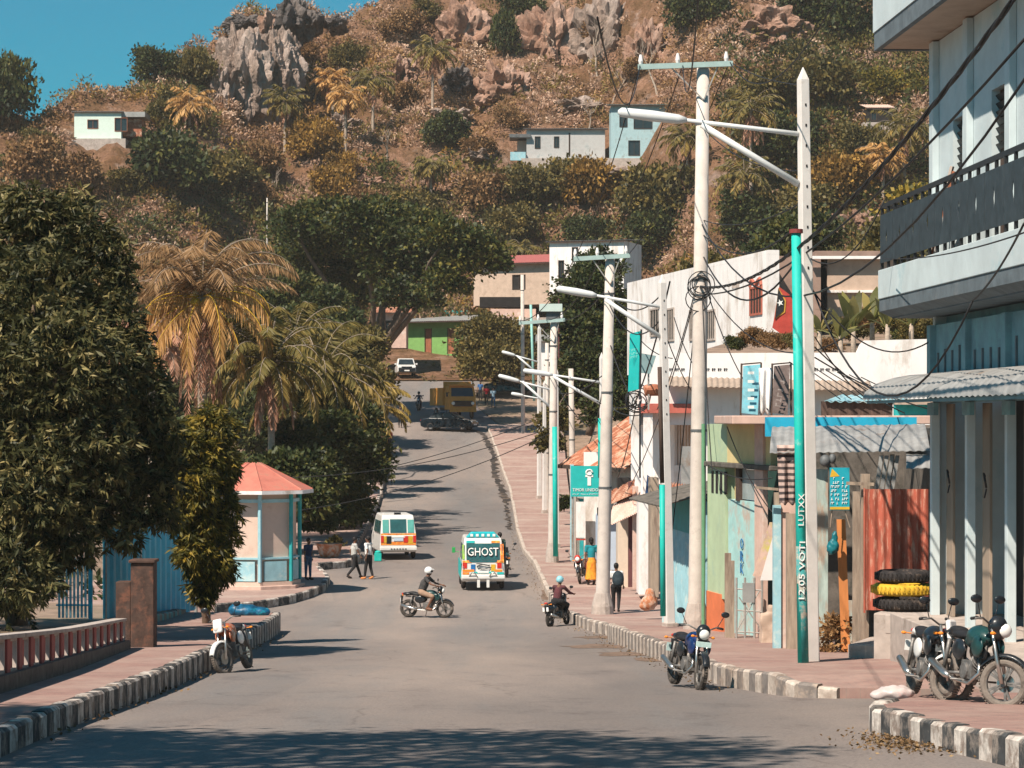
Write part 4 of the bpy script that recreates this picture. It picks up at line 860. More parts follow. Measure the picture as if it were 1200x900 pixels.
slabs('porch','small open porch with peach wall at the left end of the long hill house','porch',[(606,617,165,186,295,m_pink,2,'wall'),(597,622,157,161,293,m_zincd,4,'roof'),(598,616,178,188,293,m_sky,.3,'parapet')])
hill_house('hill_house','pale blue two level house beneath the lamp arm on the hillside','house',716,846,186,0,6.0,mat('pale_blue_wall',(.36,.52,.55),.8,.15,1.2,.1,col2=(.25,.3,.3),amt=.4),mat('teal_grey_roof',(.07,.2,.23),.6,.15,2,.1),[(1.0,.8,3.6,1.4),(2.6,2.0,3.4,1.5),(6.5,1.2,3.5,1.3),(2.0,1.2,.4,1.6),(9,1.2,3.5,1.3)],y=290,roof='shed',rh=.7,over=.45)
hill_house('hill_house','tiny hut with a pale roof half hidden in trees high on the right','hut',1017,1046,144,0,1.6,m_dark,m_pink,[(.4,.5,.3,.8)],y=None,roof='shed',rh=1.0,over=.2)
# ================================================================ left: octagonal kiosk
kx,ky=X_(297,90.2),90.2; kz=float(road(88))+.26
ks=empty('octagonal_kiosk',(kx,ky,kz),math.radians(-9),'octagonal cream kiosk with teal trim and a salmon red roof','kiosk')
R=1.62; n=8; an=[math.pi/8+2*math.pi*k/8 for k in range(8)]
cr=lambda r,k:(r*math.cos(an[k%8]),r*math.sin(an[k%8]))
m=MB(); m.slab([cr(R+.22,k) for k in range(8)],-.3,.12); m.build('base',m_pink,ks,bevel=.02)
m=MB(); m.slab([cr(R+.06,k) for k in range(8)],.121,.25); m.slab([cr(R-.1,k) for k in range(8)],.251,3.38); m.build('wall',mat('kiosk_cream',(.60,.45,.37),.8,.06,2,.08,col2=(.5,.34,.27),amt=.3),ks)
m=MB()
for k in range(8):
    a=Vector((*cr(R,k),0)); b=Vector((*cr(R,k+1),0)); d=(b-a)
    q=[a+d*.08,a+d*.92]; c=(q[0]+q[1])/2; nrm=Vector((c.x,c.y,0)).normalized(); RM=Matrix((d.normalized(),nrm,(0,0,1))).transposed()
    m.cbox((c.x,c.y,.62),((q[1]-q[0]).length*.86,.05,.68),RM)
m.build('lower_panel',m_sky,ks)
for k in range(8):
    m=MB(); a=cr(R+.02,k); m.tube([(a[0],a[1],.25),(a[0],a[1],3.35)],.075,6); m.build('corner_post',m_sky if k in (4,5,6) else m_teal,ks)  # sunward posts paler, the rest darker teal: light and shade put into the colour
m=MB(); m.slab([cr(R+.03,k) for k in range(8)],1.03,1.1); m.slab([cr(R+.03,k) for k in range(8)],3.0,3.12); m.build('trim_band',m_sky,ks)
m=MB(); ro=2.12
top=[m.V((.25*math.cos(a),.25*math.sin(a),4.35)) for a in an]; bot=[m.V((*cr(ro,k),3.43)) for k in range(8)]; b2=[m.V((*cr(ro,k),3.4)) for k in range(8)]
m.face(top)
for k in range(8): j=(k+1)%8; m.face((bot[k],bot[j],top[j],top[k]))
m.face(b2[::-1]); rf=m.build('roof',m_redroof,ks)
m=MB(); m.slab([cr(ro+.02,k) for k in range(8)],3.3,3.425); m.build('roof_rim',m_white,rf)
m=MB()
for k in range(8): a=cr(ro,k); m.tube([(a[0]*.99,a[1]*.99,3.44),(.25*math.cos(an[k]),.25*math.sin(an[k]),4.36)],.03,5)
m.build('ridge_cap',m_redroof,rf)
# ---- blue corrugated fence
m_bf=mat('blue_metal_fence',(.03,.40,.55),.5,.12,2,.08,col2=(.05,.28,.4),amt=.3)
fz=-5.75
bf=empty('corrugated_fence',(X_(205,72),72,fz),0,'tall blue corrugated metal fence in the shade of the big tree','fence')
m=MB(); A=Vector((X_(229,77),77,fz)); B=Vector((X_(122,62.5),62.5,fz+.35)); m.corr(A,B,A+Vector((0,0,2.7)),.85,.07); sub(bf,'sheet',m,m_bf,solid=.006)
m=MB()
for t in (.0,.33,.66,1): p=A.lerp(B,t); m.tube([(p.x,p.y+.12,p.z-.3),(p.x,p.y+.12,p.z+2.6)],.05,6)
sub(bf,'post',m,m_gal)
gt=empty('barred_gate',(X_(88,61),61,-5.1),0,'pale blue gate of upright bars left of the blue fence','gate'); m=MB(); zz=61
for k in range(9): m.box(X_(68+k*4.4,zz),X_(70.5+k*4.4,zz),zz,zz+.04,Z_(724,zz),Z_(662-k*2,zz))
sub(gt,'bars',m,m_sky); m=MB()
for py in (708,): m.box(X_(66,zz),X_(106,zz),zz-.03,zz,Z_(py+2,zz),Z_(py,zz))
m.box(X_(104,zz),X_(108,zz),zz-.02,zz+.08,Z_(726,zz),Z_(640,zz)); sub(gt,'rail',m,m_bf)
# low green white kerb wall and earth bank behind the near pavement
m=MB(); m.slab([(-9.3,52),(-9.3,73),(-14,78),(-14,45)],lambda x,y:float(road(y))-1,lambda x,y:float(road(y))+.6); o=m.build('garden_bank',m_earth); o['kind']='structure'
kerb([(-8.0,50.5),(-9.2,60),(-9.4,72)],lambda y:.66,.5,mat('green_kerb',(.12,.3,.27),.8,.2,3,.2),m_kg)
# rusty gate pillar
gpz=50.5
gp_=empty('gate_pillar',P(165,765,gpz),0,'dark rusty gate pillar with a lower block at the end of the balustrade','pillar')
m=MB(); m.box(X_(153,gpz),X_(180,gpz),gpz,gpz+.5,Z_(768,gpz),Z_(660,gpz)); m.box(X_(151,gpz),X_(182,gpz),gpz-.05,gpz+.55,Z_(659.8,gpz),Z_(656,gpz)); sub(gp_,'shaft',m,mat('rusty_brown_metal',(.075,.045,.035),.85,.3,5,.3,col2=(.16,.07,.045),amt=.5,scale2=4),bevel=.015)
m=MB(); m.box(X_(135,gpz),X_(152.5,gpz),gpz+.05,gpz+.45,Z_(768,gpz),Z_(682,gpz)); sub(gp_,'side_block',m,MATS['rusty_brown_metal'],bevel=.015)
# balustrade
m_bred=mat('brick_red_paint',(.36,.10,.085),.8,.15,4,.15,col2=(.25,.1,.09),amt=.3)
bs=empty('balustrade',(-6.8,34,float(road(34))),0,'low balustrade of red and white painted blocks with pale cap stones','balustrade')
A=Vector((-6.45,27.0)); B=Vector((-7.62,49.8)); Lb=(B-A).length; u=(B-A)/Lb
def bpt(t,off,z): p=A+u*t; nn=Vector((u.y,-u.x)); q=p+nn*off; return (q.x,q.y,float(road(q.y))+hL(q.y)+z*(1-.25*max(0,t)/Lb))
def bbox(m,t0,t1,o0,o1,z0,z1):
    ids=[m.V(bpt(t,o,z)) for z in (z0,z1) for t,o in ((t0,o0),(t1,o0),(t1,o1),(t0,o1))]
    for q in ((0,3,2,1),(4,5,6,7),(0,1,5,4),(1,2,6,5),(2,3,7,6),(3,0,4,7)): m.face([ids[k] for k in q])
m=MB(); bbox(m,0,Lb,-.2,.2,-.4,.22); sub(bs,'plinth',m,m_concd)
t=.1; k=0
while t<Lb-.3:
    m=MB(); bbox(m,t,t+.28,-.11,.11,.221,.72); sub(bs,'red_block',m,m_bred,bevel=.008)
    m=MB(); bbox(m,t+.34,t+1.1,-.08,.08,.221,.28); bbox(m,t+.34,t+.42,-.08,.08,.281,.68); bbox(m,t+1.02,t+1.1,-.08,.08,.281,.68); bbox(m,t+.34,t+1.1,-.08,.08,.681,.72); sub(bs,'white_frame',m,m_conc)
    m=MB(); bbox(m,t+.6,t+.86,-.05,.05,.281,.68); sub(bs,'infill',m,m_bred)
    t+=1.15
t=0
while t<Lb-.2:
    m=MB(); bbox(m,t,min(t+2.28,Lb),-.13,.13,.722,.79); sub(bs,'cap_stone',m,m_conc,bevel=.01); t+=2.3
# blue tarpaulin bundle on the kerb end
m=MB()
for c,r_ in (((0,0,.12),(.42,.3,.2)),((.35,.05,.1),(.35,.25,.16)),((-.25,0,.16),(.25,.2,.2))): m.ball(c,r_,14,8)
f=fuse(m,.04,2); 
f.v=[(x,y,z+.03*mnoise.noise(Vector((x*5,y*5,z*5)))) for x,y,z in f.v]
o=f.build('tarpaulin_bundle',mat('blue_tarpaulin',(.01,.10,.2),.4,.5,5,.5,col2=(.02,.35,.42),amt=.3,scale2=3),smooth=True); o.location=gp(X_(288,71.5),71.5,.48); tag(o,'dark blue tarpaulin bundle lying on the end of the left pavement','tarpaulin')
# litter and dry leaves by the near right kerb
def litter(name,label,pts,n,m_,sx,sy,size=.07):
    c=[]
    for (x,y) in pts: c.append(np.stack([x+RNG.normal(size=n)*sx,y+RNG.normal(size=n)*sy,np.zeros(n)],1))
    c=np.concatenate(c); c[:,2]=road(c[:,1])-.02+RNG.random(len(c))*.03; d=RNG.normal(size=c.shape)*np.array([1,1,.4])
    o=meshobj(name,leaf_mesh(name,c,d,size,size*.5,RNG.random(len(c))),m_); tag(o,label,'litter',kind='stuff')
m_dry=leafmat('dry_leaf',(.05,.035,.015),(.16,.09,.04),(.30,.2,.1),.1)
litter('dry_leaves','dry leaves and twigs scattered along the near right kerb',[(X_(1060,28),28),(X_(1085,27.5),27.5),(X_(1070,26.6),26.6)],420,m_dry,.3,.5,.05)
litter('dry_leaves','dead leaves and grit gathered in the left gutter',[(float(XL(y))+.15,float(y)) for y in np.arange(28,70,2.5)],14,m_dry,.12,.8,.08)
litter('dry_leaves','leaf litter in the gutter of the far right kerb',[(float(XR(y))-.3,float(y)) for y in np.arange(44,180,5)],40,m_dry,.12,1.8,.055)
g=MB(); g.ball((0,0,.1),(.34,.2,.13)); g.ball((-.28,.0,.06),(.16,.12,.09)); f=fuse(g,.03,1); f.v=[(x,y,z+.03*mnoise.noise(Vector((x*9,y*9,z*9)))) for x,y,z in f.v]
f.v=[(x*.75,y*.75,z*.75) for x,y,z in f.v]; o=f.build('plastic_bag',mat('white_plastic',(.5,.43,.41),.4,.08,5,.3,col2=(.6,.3,.28),amt=.3,scale2=4),smooth=True); o.location=gp(X_(1052,32),32.2,.22); tag(o,'crumpled white plastic bag on the pavement left of the parked motorcycles','bag')
# ================================================================ vegetation
m_bark=mat('grey_bark',(.16,.115,.085),.95,.3,6,.5,stretch=(2,2,.5)); m_barkp=mat('pale_bark',(.36,.29,.23),.9,.2,5,.4,stretch=(1,1,2.5))
m_mango=leafmat('mango_leaf',(.015,.02,.009),(.075,.075,.026),(.28,.225,.09),.2)
m_dk=leafmat('dark_leaf',(.010,.018,.008),(.040,.055,.016),(.14,.125,.028),.18)
m_dkl=leafmat('shade_tree_leaf',(.008,.016,.006),(.04,.055,.013),(.19,.155,.03),.2)
m_md=leafmat('olive_leaf',(.03,.033,.012),(.11,.09,.027),(.27,.19,.05),.2)
m_yg=leafmat('yellow_green_leaf',(.03,.034,.010),(.13,.115,.02),(.40,.27,.04),.3)
m_or=leafmat('ochre_leaf',(.08,.05,.015),(.26,.145,.035),(.50,.29,.06),.3)
m_br=leafmat('brown_leaf',(.07,.038,.018),(.22,.12,.05),(.40,.24,.11),.2)
m_pb=leafmat('pinkish_dry_leaf',(.16,.09,.055),(.38,.23,.155),(.56,.40,.29),.15)
m_pg=leafmat('palm_green',(.03,.035,.012),(.13,.11,.03),(.33,.22,.06),.25)
m_py=leafmat('palm_yellow',(.16,.085,.03),(.46,.25,.08),(.70,.43,.17),.3)
m_pd=leafmat('palm_dead',(.14,.06,.035),(.42,.21,.13),(.62,.38,.26),.15)
def limbs(mb,base,tops,r0,r1,wob=.3):
    for t in tops:
        a=Vector(base); b=Vector(t); pts=[]; rr=[]
        for i in range(6):
            q=i/5; p=a.lerp(b,q)+Vector((random.uniform(-1,1),random.uniform(-1,1),0))*wob*math.sin(math.pi*q); pts.append(p); rr.append(r0*(1-q)+r1*q)
        mb.tube(pts,rr,7)
def pxtree(name,label,cat,base,lobes,m,fn='crown',n=1500,per=10,leaf=.2,wid=.12,trunk_r=.2,fork=.45,group=None,bark=None,ntop=5,**k):
    """tree whose crown lobes are given as (px,py,z,radius px,flatness)"""
    bx=Vector(base); r=empty(name,bx,0,label,cat,group); L=[]
    for l in lobes:
        c=P(l[0],l[1],l[2])-bx; R=l[3]*l[2]/F; L.append((c.x,c.y,c.z,R,R*(l[4] if len(l)>4 else .9)))
    me=(crown if fn=='crown' else rosettes)(name+'_crown',L,n,per,leaf,wid,**k); meshobj('crown',me,m,r)
    mb=MB(); C=sum((Vector(l[:3]) for l in L),Vector())/len(L); top=Vector((C.x*.35,C.y*.35,C.z*fork)); 
    limbs(mb,(0,0,-.5),[top],trunk_r,trunk_r*.7,.15); limbs(mb,top,[Vector(l[:3]) for l in L[:ntop+3]],trunk_r*.55,trunk_r*.15,.4); mb.build('trunk',bark or m_bark,r,smooth=True)
    return r
pxtree('mango_tree','huge dark mango tree filling the left edge beside the blue fence','tree',(X_(15,57),57,-5.0),
 [(18,307,56,70),(72,277,55.5,44),(100,322,55,42),(40,358,54,70),(108,373,54.5,46),(132,420,54,40),(70,430,53,72),(-5,440,53,80),(150,475,54.5,44),(95,510,53,62),(178,535,55,32),(20,560,52.5,80),(118,575,54,46),(165,590,54.5,26),(70,620,53,50),(20,672,51.5,46),(-60,400,56,130),(-60,620,54,120),(50,322,54,26),(130,348,55,22),(45,247,55,24),(85,240,55.5,20),(110,272,55,22),(140,322,55,20),(150,383,54.5,24),(165,440,54.5,26),(188,505,54.5,24),(186,560,54.5,28),(192,605,54.5,18),(20,257,56,30),(-8,247,56,34),(30,237,55,24),(130,292,55,24),(150,630,53.5,16)],
 m_mango,'ros',11500,10,.23,.058,.28,.4,droop=.55,tone_sd=.24)
pxtree('weeping_tree','slender yellow green weeping tree between the mango and the kiosk','tree',(X_(242,66),66,-5.4),
 [(246,505,64,26,1.0),(232,530,63.5,24,1.0),(258,548,64,22,1.1),(228,570,63,24,1.1),(252,595,64,25,1.2),(236,615,63.5,26,1.1),(262,630,64,16,1.2),(246,655,63.5,24,1.1),(225,648,63,18,1.2),(238,688,63.5,16,1.1),(262,665,64,12,1.3),(212,520,63,20,1),(206,600,63,18,1)],m_yg,'ros',3000,9,.22,.05,.14,.3,droop=.9,tone_sd=.26)
# ---- palms
def frond(pos,dirs,tone,az,el,L,droop,seg=14,leaf=.75,nl=26,tn=.5,hang=.55):
    """one feather frond: arching midrib with leaflets hanging from both sides"""
    h=np.array([math.cos(az),math.sin(az),0]); s=np.array([-math.sin(az),math.cos(az),0]); pts=[np.zeros(3)]; e=el
    for i in range(seg):
        d=h*math.cos(e)+np.array([0,0,1])*math.sin(e); pts.append(pts[-1]+d*L/seg); e-=droop*(.35+1.3*i/seg)/seg*1.6
        e=max(e,-1.5)
    pts=np.array(pts); out=[]
    for j in range(nl):
        t=.12+.86*j/nl; f=t*seg; i=int(f); p=pts[i]+(pts[min(i+1,seg)]-pts[i])*(f-i); d=pts[min(i+1,seg)]-pts[i]; d/=np.linalg.norm(d)
        ll=leaf*math.sin(math.pi*min(1,.18+.75*t))**.7
        for sg in (-1,1):
            v=s*sg*.75+d*.55+np.array([0,0,-hang])+RNG.normal(size=3)*.1; out.append((p,v/np.linalg.norm(v)*ll,tn+RNG.normal()*.12))
    return pts,out
def palm_mesh(fr,wid):
    P_=[];D=[];T=[];Lh=[]; rib=MB()
    for pts,out in fr:
        rib.tube(pts[:-1],[.026*(1-.8*i/len(pts)) for i in range(len(pts)-1)],4)
        for p,v,t in out: P_.append(p); D.append(v); Lh.append(np.linalg.norm(v)); T.append(t)
    me=leaf_mesh('fronds',np.array(P_),np.array(D),np.array(Lh),wid,np.array(T),fold=0)
    return me,rib
def palm(name,label,loc,h,L,m=None,nf=30,dead=0,yellow=(),group=None,leaf=.95,wid=.085,r=.16,lean=(0,0),nuts=0,elr=(-.35,1.3),nl=54,hang=.7):
    o=empty(name,loc,random.uniform(0,6),label,'palm',group); top=Vector((lean[0],lean[1],h))
    fr=[frond(None,None,None,i*2.4+random.uniform(-.2,.2),elr[1]-(elr[1]-elr[0])*(i/nf)**.8+random.uniform(-.1,.1),L*random.uniform(.85,1.1),random.uniform(.9,1.5),leaf=leaf,nl=nl,tn=.55 if i<nf*.7 else .8,hang=hang) for i in range(nf)]
    me,rib=palm_mesh(fr,wid); me.materials.clear(); c=meshobj('crown',me,m or m_pg,o,top); q=rib.build('midribs',m_barkp,c,smooth=True)
    if dead:
        fr=[frond(None,None,None,i*2.4,random.uniform(-1.3,-.9),L*random.uniform(.6,.95),.6,leaf=leaf*.8,nl=nl,tn=.5,hang=.8) for i in range(dead)]
        me,rib=palm_mesh(fr,wid); meshobj('dead_fronds',me,m_pd,o,top-Vector((0,0,.15)))
    mb=MB(); pts=[Vector((lean[0]*(i/8)**1.6,lean[1]*(i/8)**1.6,-.6+(h+.6)*i/8)) for i in range(9)]; mb.tube(pts,[r*(1.25-.45*i/8) for i in range(9)],8); mb.build('trunk',m_barkp,o,smooth=True)
    for k in range(nuts):
        g=MB(); a=k*2.4; g.ball((0,0,0),(.13,.13,.16)); u=g.build('coconut',MATS['yellow_painted_rubber'],o,smooth=True); u.location=top+Vector((.28*math.cos(a),.28*math.sin(a),-.25-.08*(k%3)))
    return o
def palm_named(name,label,px,pyc,z,gz_,L,az_list,**k):
    pass
# near coconut palm with hand-placed fronds
pc=P(237,348,112); gzp=float(terr(pc.x,pc.y)); o=empty('coconut_palm',(pc.x,pc.y,gzp),0,'tall coconut palm with golden drooping fronds behind the kiosk roof','palm'); top=pc-Vector((pc.x,pc.y,gzp))
up=[(a,e,l,d) for a,e,l,d in [(.2,1.05,5.0,1.6),(.9,1.25,4.4,1.2),(1.6,1.35,4.3,1.0),(2.3,1.15,4.6,1.2),(2.9,.9,4.4,1.4),(3.4,.55,3.8,1.1),(-.3,.75,4.6,1.1),(-.9,1.1,4.2,1.3),(-1.6,1.2,4.3,1.5),(-2.3,1.0,4.2,1.2),(.5,.5,4.4,.8),(2.7,.35,4.4,.9),(3.8,.9,4.0,1.2),(1.2,.9,4.5,1.2),(2.0,.75,4.6,1.4),(-1.2,.7,4.4,1.3),(-2.0,.75,4.4,1.4),(.0,1.4,4.4,1.6),(3.1,1.3,4.4,1.5),(4.2,1.2,4.2,1.4),(5.0,1.4,4.0,1.2)]]
fr=[frond(None,None,None,a,e,l*1.1,d,leaf=1.0,nl=60,tn=.5+.12*math.sin(a*3),hang=.75) for a,e,l,d in up]; me,rib=palm_mesh(fr,.06); c=meshobj('crown',me,leafmat('palm_tan_green',(.08,.05,.022),(.28,.165,.075),(.50,.31,.16),.25),o,top); rib.build('midribs',m_barkp,c,smooth=True)
ye=[(0.05,.5,4.6,2.4),(-.25,.3,4.9,2.2),(-.5,.0,4.8,1.5),(3.3,.0,4.5,1.8),(3.6,-.35,4.8,1.1),(3.0,.3,4.3,2.2),(-2.4,-.5,4.4,.8),(-.8,-.4,4.4,1.0),(-1.7,-.2,4.4,1.5),(-2.9,.1,4.6,1.7),(-1.2,.1,4.6,1.8)]
fr=[frond(None,None,None,a,e,l*1.1,d,leaf=1.1,nl=64,tn=.55,hang=1.5) for a,e,l,d in ye]; me,rib=palm_mesh(fr,.065); c=meshobj('golden_fronds',me,m_py,o,top); rib.build('midribs',MATS['yellow_painted_rubber'],c,smooth=True)
fr=[frond(None,None,None,i*2.4,random.uniform(-1.45,-1.05),random.uniform(3.6,6.0),.5,leaf=.6,nl=44,tn=.5,hang=.9) for i in range(16)]; me,rib=palm_mesh(fr,.05); meshobj('dead_fronds',me,m_pd,o,top-Vector((0,0,.1)))
mb=MB(); mb.tube([(0,0,-.5),(0,0,top.z)],[.26,.18],9); mb.build('trunk',m_barkp,o,smooth=True)
for k in range(12):
    g=MB(); a=k*2.4; g.ball((0,0,0),(.14,.14,.17)); u=g.build('coconut',MATS['yellow_painted_rubber'],o,smooth=True); u.location=top+Vector((.38*math.cos(a),.38*math.sin(a),-.15-.1*(k%3)))
def palm_px(label,px,pyc,z,L,name='coconut_palm',**k):
    c=P(px,pyc,z); g=tz(c.x,c.y); return palm(name,label,(c.x,c.y,g-.2),c.z-g+.2,L,**k)
palm_px('green coconut palm with a brown skirt of dead fronds right of the golden one',318,425,112,3.6,dead=8,leaf=.7)
palm_px('bushy coconut palm with a golden arching frond over the left road edge',375,440,122,4.3,dead=3,leaf=.8,m=m_pg)
palm_px('small coconut palm with yellowing fronds hanging near the left pavement',418,478,138,3.6,leaf=.8,m=leafmat('palm_olive_gold',(.08,.06,.015),(.24,.17,.04),(.5,.35,.1),.25))
palm_px('short green palm in front of the dark trees beside the golden palm',345,395,130,3.6,leaf=.7)
palm_px('pale brown palm top behind the golden palm at far left',178,400,125,3.2,leaf=.7,m=m_pd)
# ---- trees along the left side
pxtree('broadleaf_tree','dark leafy tree overhanging the left pavement past the kiosk','tree',(X_(385,118),118,-4.6),[(385,520,118,36),(420,545,122,34),(365,560,112,32),(405,590,118,30),(415,500,128,28),(345,520,114,28),(378,470,122,30)],m_dk,'crown',2600,11,.26,.15,.2,.4)
pxtree('broadleaf_tree','dark low tree behind the kiosk in deep shade','tree',(X_(330,106),106,-4.8),[(330,560,106,30),(358,590,104,24),(300,600,108,26),(372,610,108,18)],m_dk,'crown',1300,11,.24,.14,.15,.4)
pxtree('broadleaf_tree','olive brown tree on the left verge below the big shade tree','tree',(X_(405,160),160,-2.5),[(400,425,160,30),(430,455,155,28),(385,450,150,26),(425,410,170,26)],m_md,'crown',1500,10,.3,.17,.2,.4)
pxtree('broadleaf_tree','small dark tree hugging the left kerb halfway up the road','tree',(X_(432,135),135,-5.0),[(398,560,130,22),(410,600,126,18),(400,530,132,20),(396,605,124,20)],m_dk,'crown',1000,10,.26,.15,.12,.4)
pxtree('rain_tree','wide flat topped dark green shade tree over the top of the road','tree',(X_(437,203),203,.8),
 [(345,268,196,26,.7),(365,258,208,24,.7),(392,255,208,26,.7),(418,262,196,26,.7),(445,256,200,26,.7),(470,264,208,26,.7),(497,270,204,26,.7),(523,278,189,25,.7),(548,286,189,24,.7),(570,298,189,20,.7),(585,312,189,13,.7),(350,292,204,24,.7),(380,285,200,30,.7),(412,290,208,30,.7),(448,285,196,30,.7),(482,295,196,30,.7),(515,303,204,28,.7),(545,312,189,22,.7),(355,318,208,20,.7),(385,315,204,24,.7),(420,318,204,26,.7),(455,318,196,26,.7),(492,325,196,24,.7),(520,332,189,20,.7),(398,342,208,18,.7),(432,348,204,20,.7),(468,346,192,22,.7),(500,352,192,14,.7),(540,338,189,12,.7),(372,338,208,14,.7)],m_dkl,'crown',4600,11,.36,.22,.55,.32,inner=.1,ntop=6,spread=.26)
pxtree('broadleaf_tree','round brownish green tree beside the yellow truck','tree',(X_(578,228),228,2.2),[(568,400,226,30),(600,405,228,28),(558,415,224,18),(585,430,222,28),(560,432,222,20),(610,425,226,18)],m_md,'crown',1600,11,.34,.2,.2,.35)
pxtree('broadleaf_tree','dense dark tree with yellowish top right of the pole cluster','tree',(X_(690,155),155,-.5),[(690,350,155,34),(715,375,155,32),(680,395,152,30),(720,425,150,30),(690,440,150,30),(665,465,150,24),(740,460,148,24),(700,320,160,26),(715,480,146,26)],m_dk,'crown',3200,11,.28,.17,.25,.4)
pxtree('broadleaf_tree','low ochre bush between the poles and the white outbuilding','shrub',(X_(655,140),140,0.2),[(650,495,140,18),(665,430,160,16),(645,520,136,14)],m_md,'crown',600,9,.24,.15,.08,.4)
pxtree('broadleaf_tree','dark green tree under the left half of the big shade tree','tree',(X_(385,186),186,-1.5),[(350,350,186,28),(385,365,184,28),(340,385,182,26),(372,400,178,26),(405,385,182,20),(320,365,186,24)],m_dk,'crown',1400,11,.32,.19,.2,.4)
# hill and bank trees as copies of a few crowns
VAR=[]
for v in range(5):
    nl=random.randint(7,11); lb=[(0,0,.55,.5,.42)]
    for i in range(nl): a=i*2.4; q=random.uniform(.3,.62); lb.append((q*math.cos(a),q*math.sin(a),random.uniform(.25,.85),random.uniform(.28,.42),random.uniform(.22,.34)))
    VAR.append(crown('tree_crown',lb,760,9,.105,.07,spread=.24,tone_sd=.22))
tk=MB(); tk.tube([(0,0,-.5),(.02,0,0),(0,.02,.6)],[.06,.05,.025],6)
for a in (0,2.1,4.2): tk.tube([(0,0,.15),(.25*math.cos(a),.25*math.sin(a),.5)],[.03,.012],5)
_tm=[]
def htree(label,px,pyb,rpx,m,hf=1.0,v=0,cat='tree',name='hill_tree',group=None,y=None,ht=0.0):
    """tree of crown radius rpx pixels standing where the hillside shows at (px,pyb)"""
    c=on(px,pyb) if y is None else Vector((X_(px,y),y,tz(X_(px,y),y))); R=1.42*rpx*c.y/F
    o=empty(name,(c.x,c.y,c.z+ht-R*.15),random.uniform(0,6),label,cat,group); o.scale=(R,R,R*hf*1.25)
    cr=meshobj('crown',VAR[v%5],m,o)
    if not _tm: _tm.append(tk.build('trunk',m_bark,o).data)
    else: meshobj('trunk',_tm[0],m_bark,o)
    return o
T=[
('dark spreading tree on the ridge skyline left of the rocks',185,95,30,m_dk,.9),
('thin open crowned tree leaning over the ridge above the white house',188,150,20,m_md,1.0),
('tall dark tree at the far left edge of the skyline',2,150,36,m_dk,1.5),
('olive tree standing just left of the grey cliff',228,105,26,m_md,1.2),
('second olive tree between ridge house and cliff',205,140,24,m_md,1.1),
('dark green bush growing out of the grey cliff face',292,85,22,m_dk,1.0),
('big dark green tree below the cliff on the left slope',200,225,44,m_dk,.9),
('dark green tree right of the biggest one on the left slope',262,222,32,m_dk,.8),
('brown scrubby tree below the lone ridge house',90,235,30,m_br,.9),
('ochre brown bush at the left end of the slope',45,210,30,m_br,.9),
('olive bush left of the lone ridge house',48,185,20,m_md,.9),
('golden yellow tree glowing in the middle of the slope',392,240,26,m_or,1.0),
('golden tree below the palms on the left slope',368,185,24,m_or,1.1),
('ochre tree beside the cliff foot',322,125,20,m_or,1.1),
('small ochre tree above the golden tree',402,205,16,m_or,.9),
('round dark green bush alone on the dry slope',521,175,22,m_dk,1.0),
('narrow dark ivy like clump high on the middle cliff',590,70,16,m_dk,2.4),
('dark clump hanging at the top of the middle cliff',610,25,26,m_dk,1.0),
('large dark tree at the top edge above the crossarm pole',815,35,36,m_dk,1.0),
('dark green tree top edge right of the square pole',985,45,40,m_dk,1.1),
('tall dark tree at top between pole and blue building',940,30,30,m_dk,1.1),
('wide green tree above the tiny hut on the right',960,120,42,m_dk,.9),
('green tree right of the lamp pole on the upper slope',905,135,36,m_md,.9),
('ochre green tree near the blue building roof edge',1045,120,34,m_yg,.8),
('dark tree behind the square lamp pole',915,190,36,m_dk,.9),
('dark tree right of the square pole at half height',1010,190,28,m_dk,.9),
('rounded ochre tree right of the leaning square pole',985,235,36,m_or,.9),
('dark tree under the ochre one on the right slope',935,265,34,m_dk,.8),
('green tree below the palm on the right slope',880,275,34,m_dk,.8),
('olive tree left of the round pole under the blue hill house',770,260,40,m_dk,.9),
('dark green tree just below the blue hill house',765,300,30,m_dk,1.0),
('olive tree below the long hill house on the right',690,245,34,m_or,1.0),
('brown green tree under the long hill house centre',650,240,30,m_md,1.0),
('olive tree under the left end of the long hill house',610,240,28,m_md,.9),
('ochre brown tree below the round dark bush',565,250,28,m_br,.9),
('dark olive tree above the red roofed house',600,285,28,m_dk,.9),
('small dark tree above the white two storey house',690,290,24,m_dk,.8),
('orange leaved tree left of the white two storey house',625,345,20,m_or,1.0),
('olive tree above the orange one by the red roofed house',592,335,22,m_yg,.9),
('dark olive tree behind the big shade tree',480,262,26,m_md,.8),
('brownish tree behind the crown of the big shade tree',430,255,24,m_br,.8),
('dark bush on the slope right of the golden tree',455,240,18,m_dk,.8),
('olive bush below the lone ridge house',150,228,20,m_md,.8),
('brown bush between the left slope palms',300,205,24,m_br,.9),
('brown tree at the right end of the left dark grove',300,245,22,m_br,.9),
('olive tree beneath the ridge rocks',355,75,20,m_br,.8),
('brown green tree on the skyline right of the rocks',410,85,24,m_md,.9),
('dry brown tree near the top of the central slope',470,45,24,m_br,.9),
('olive clump on the skyline at top centre',500,25,20,m_md,.8),
('dull green shrub above the palm in the central slope',345,50,18,m_md,.8),
('brown tree between the two middle palms',470,130,22,m_br,.9),
('grey green shrub on the dry central slope',560,190,18,m_br,.9),
('brown shrub right of the round dark bush',600,150,18,m_br,.9),
('dark shrub near the top edge of the cliff',700,60,18,m_br,1.2),
('olive shrub above the blue hill house',748,92,18,m_br,.9),
('olive shrub right of the blue hill house',868,130,22,m_dk,.9),
]
for i,t in enumerate(T):
    if t[4] is m_dk and t[5]<=.9 and i%2: mm=m_md
    else: mm=t[4]
    htree(t[0],t[1],t[2],t[3]*(.82 if t[2]<175 else 1),mm,t[5],i,group='trees on the hillside')
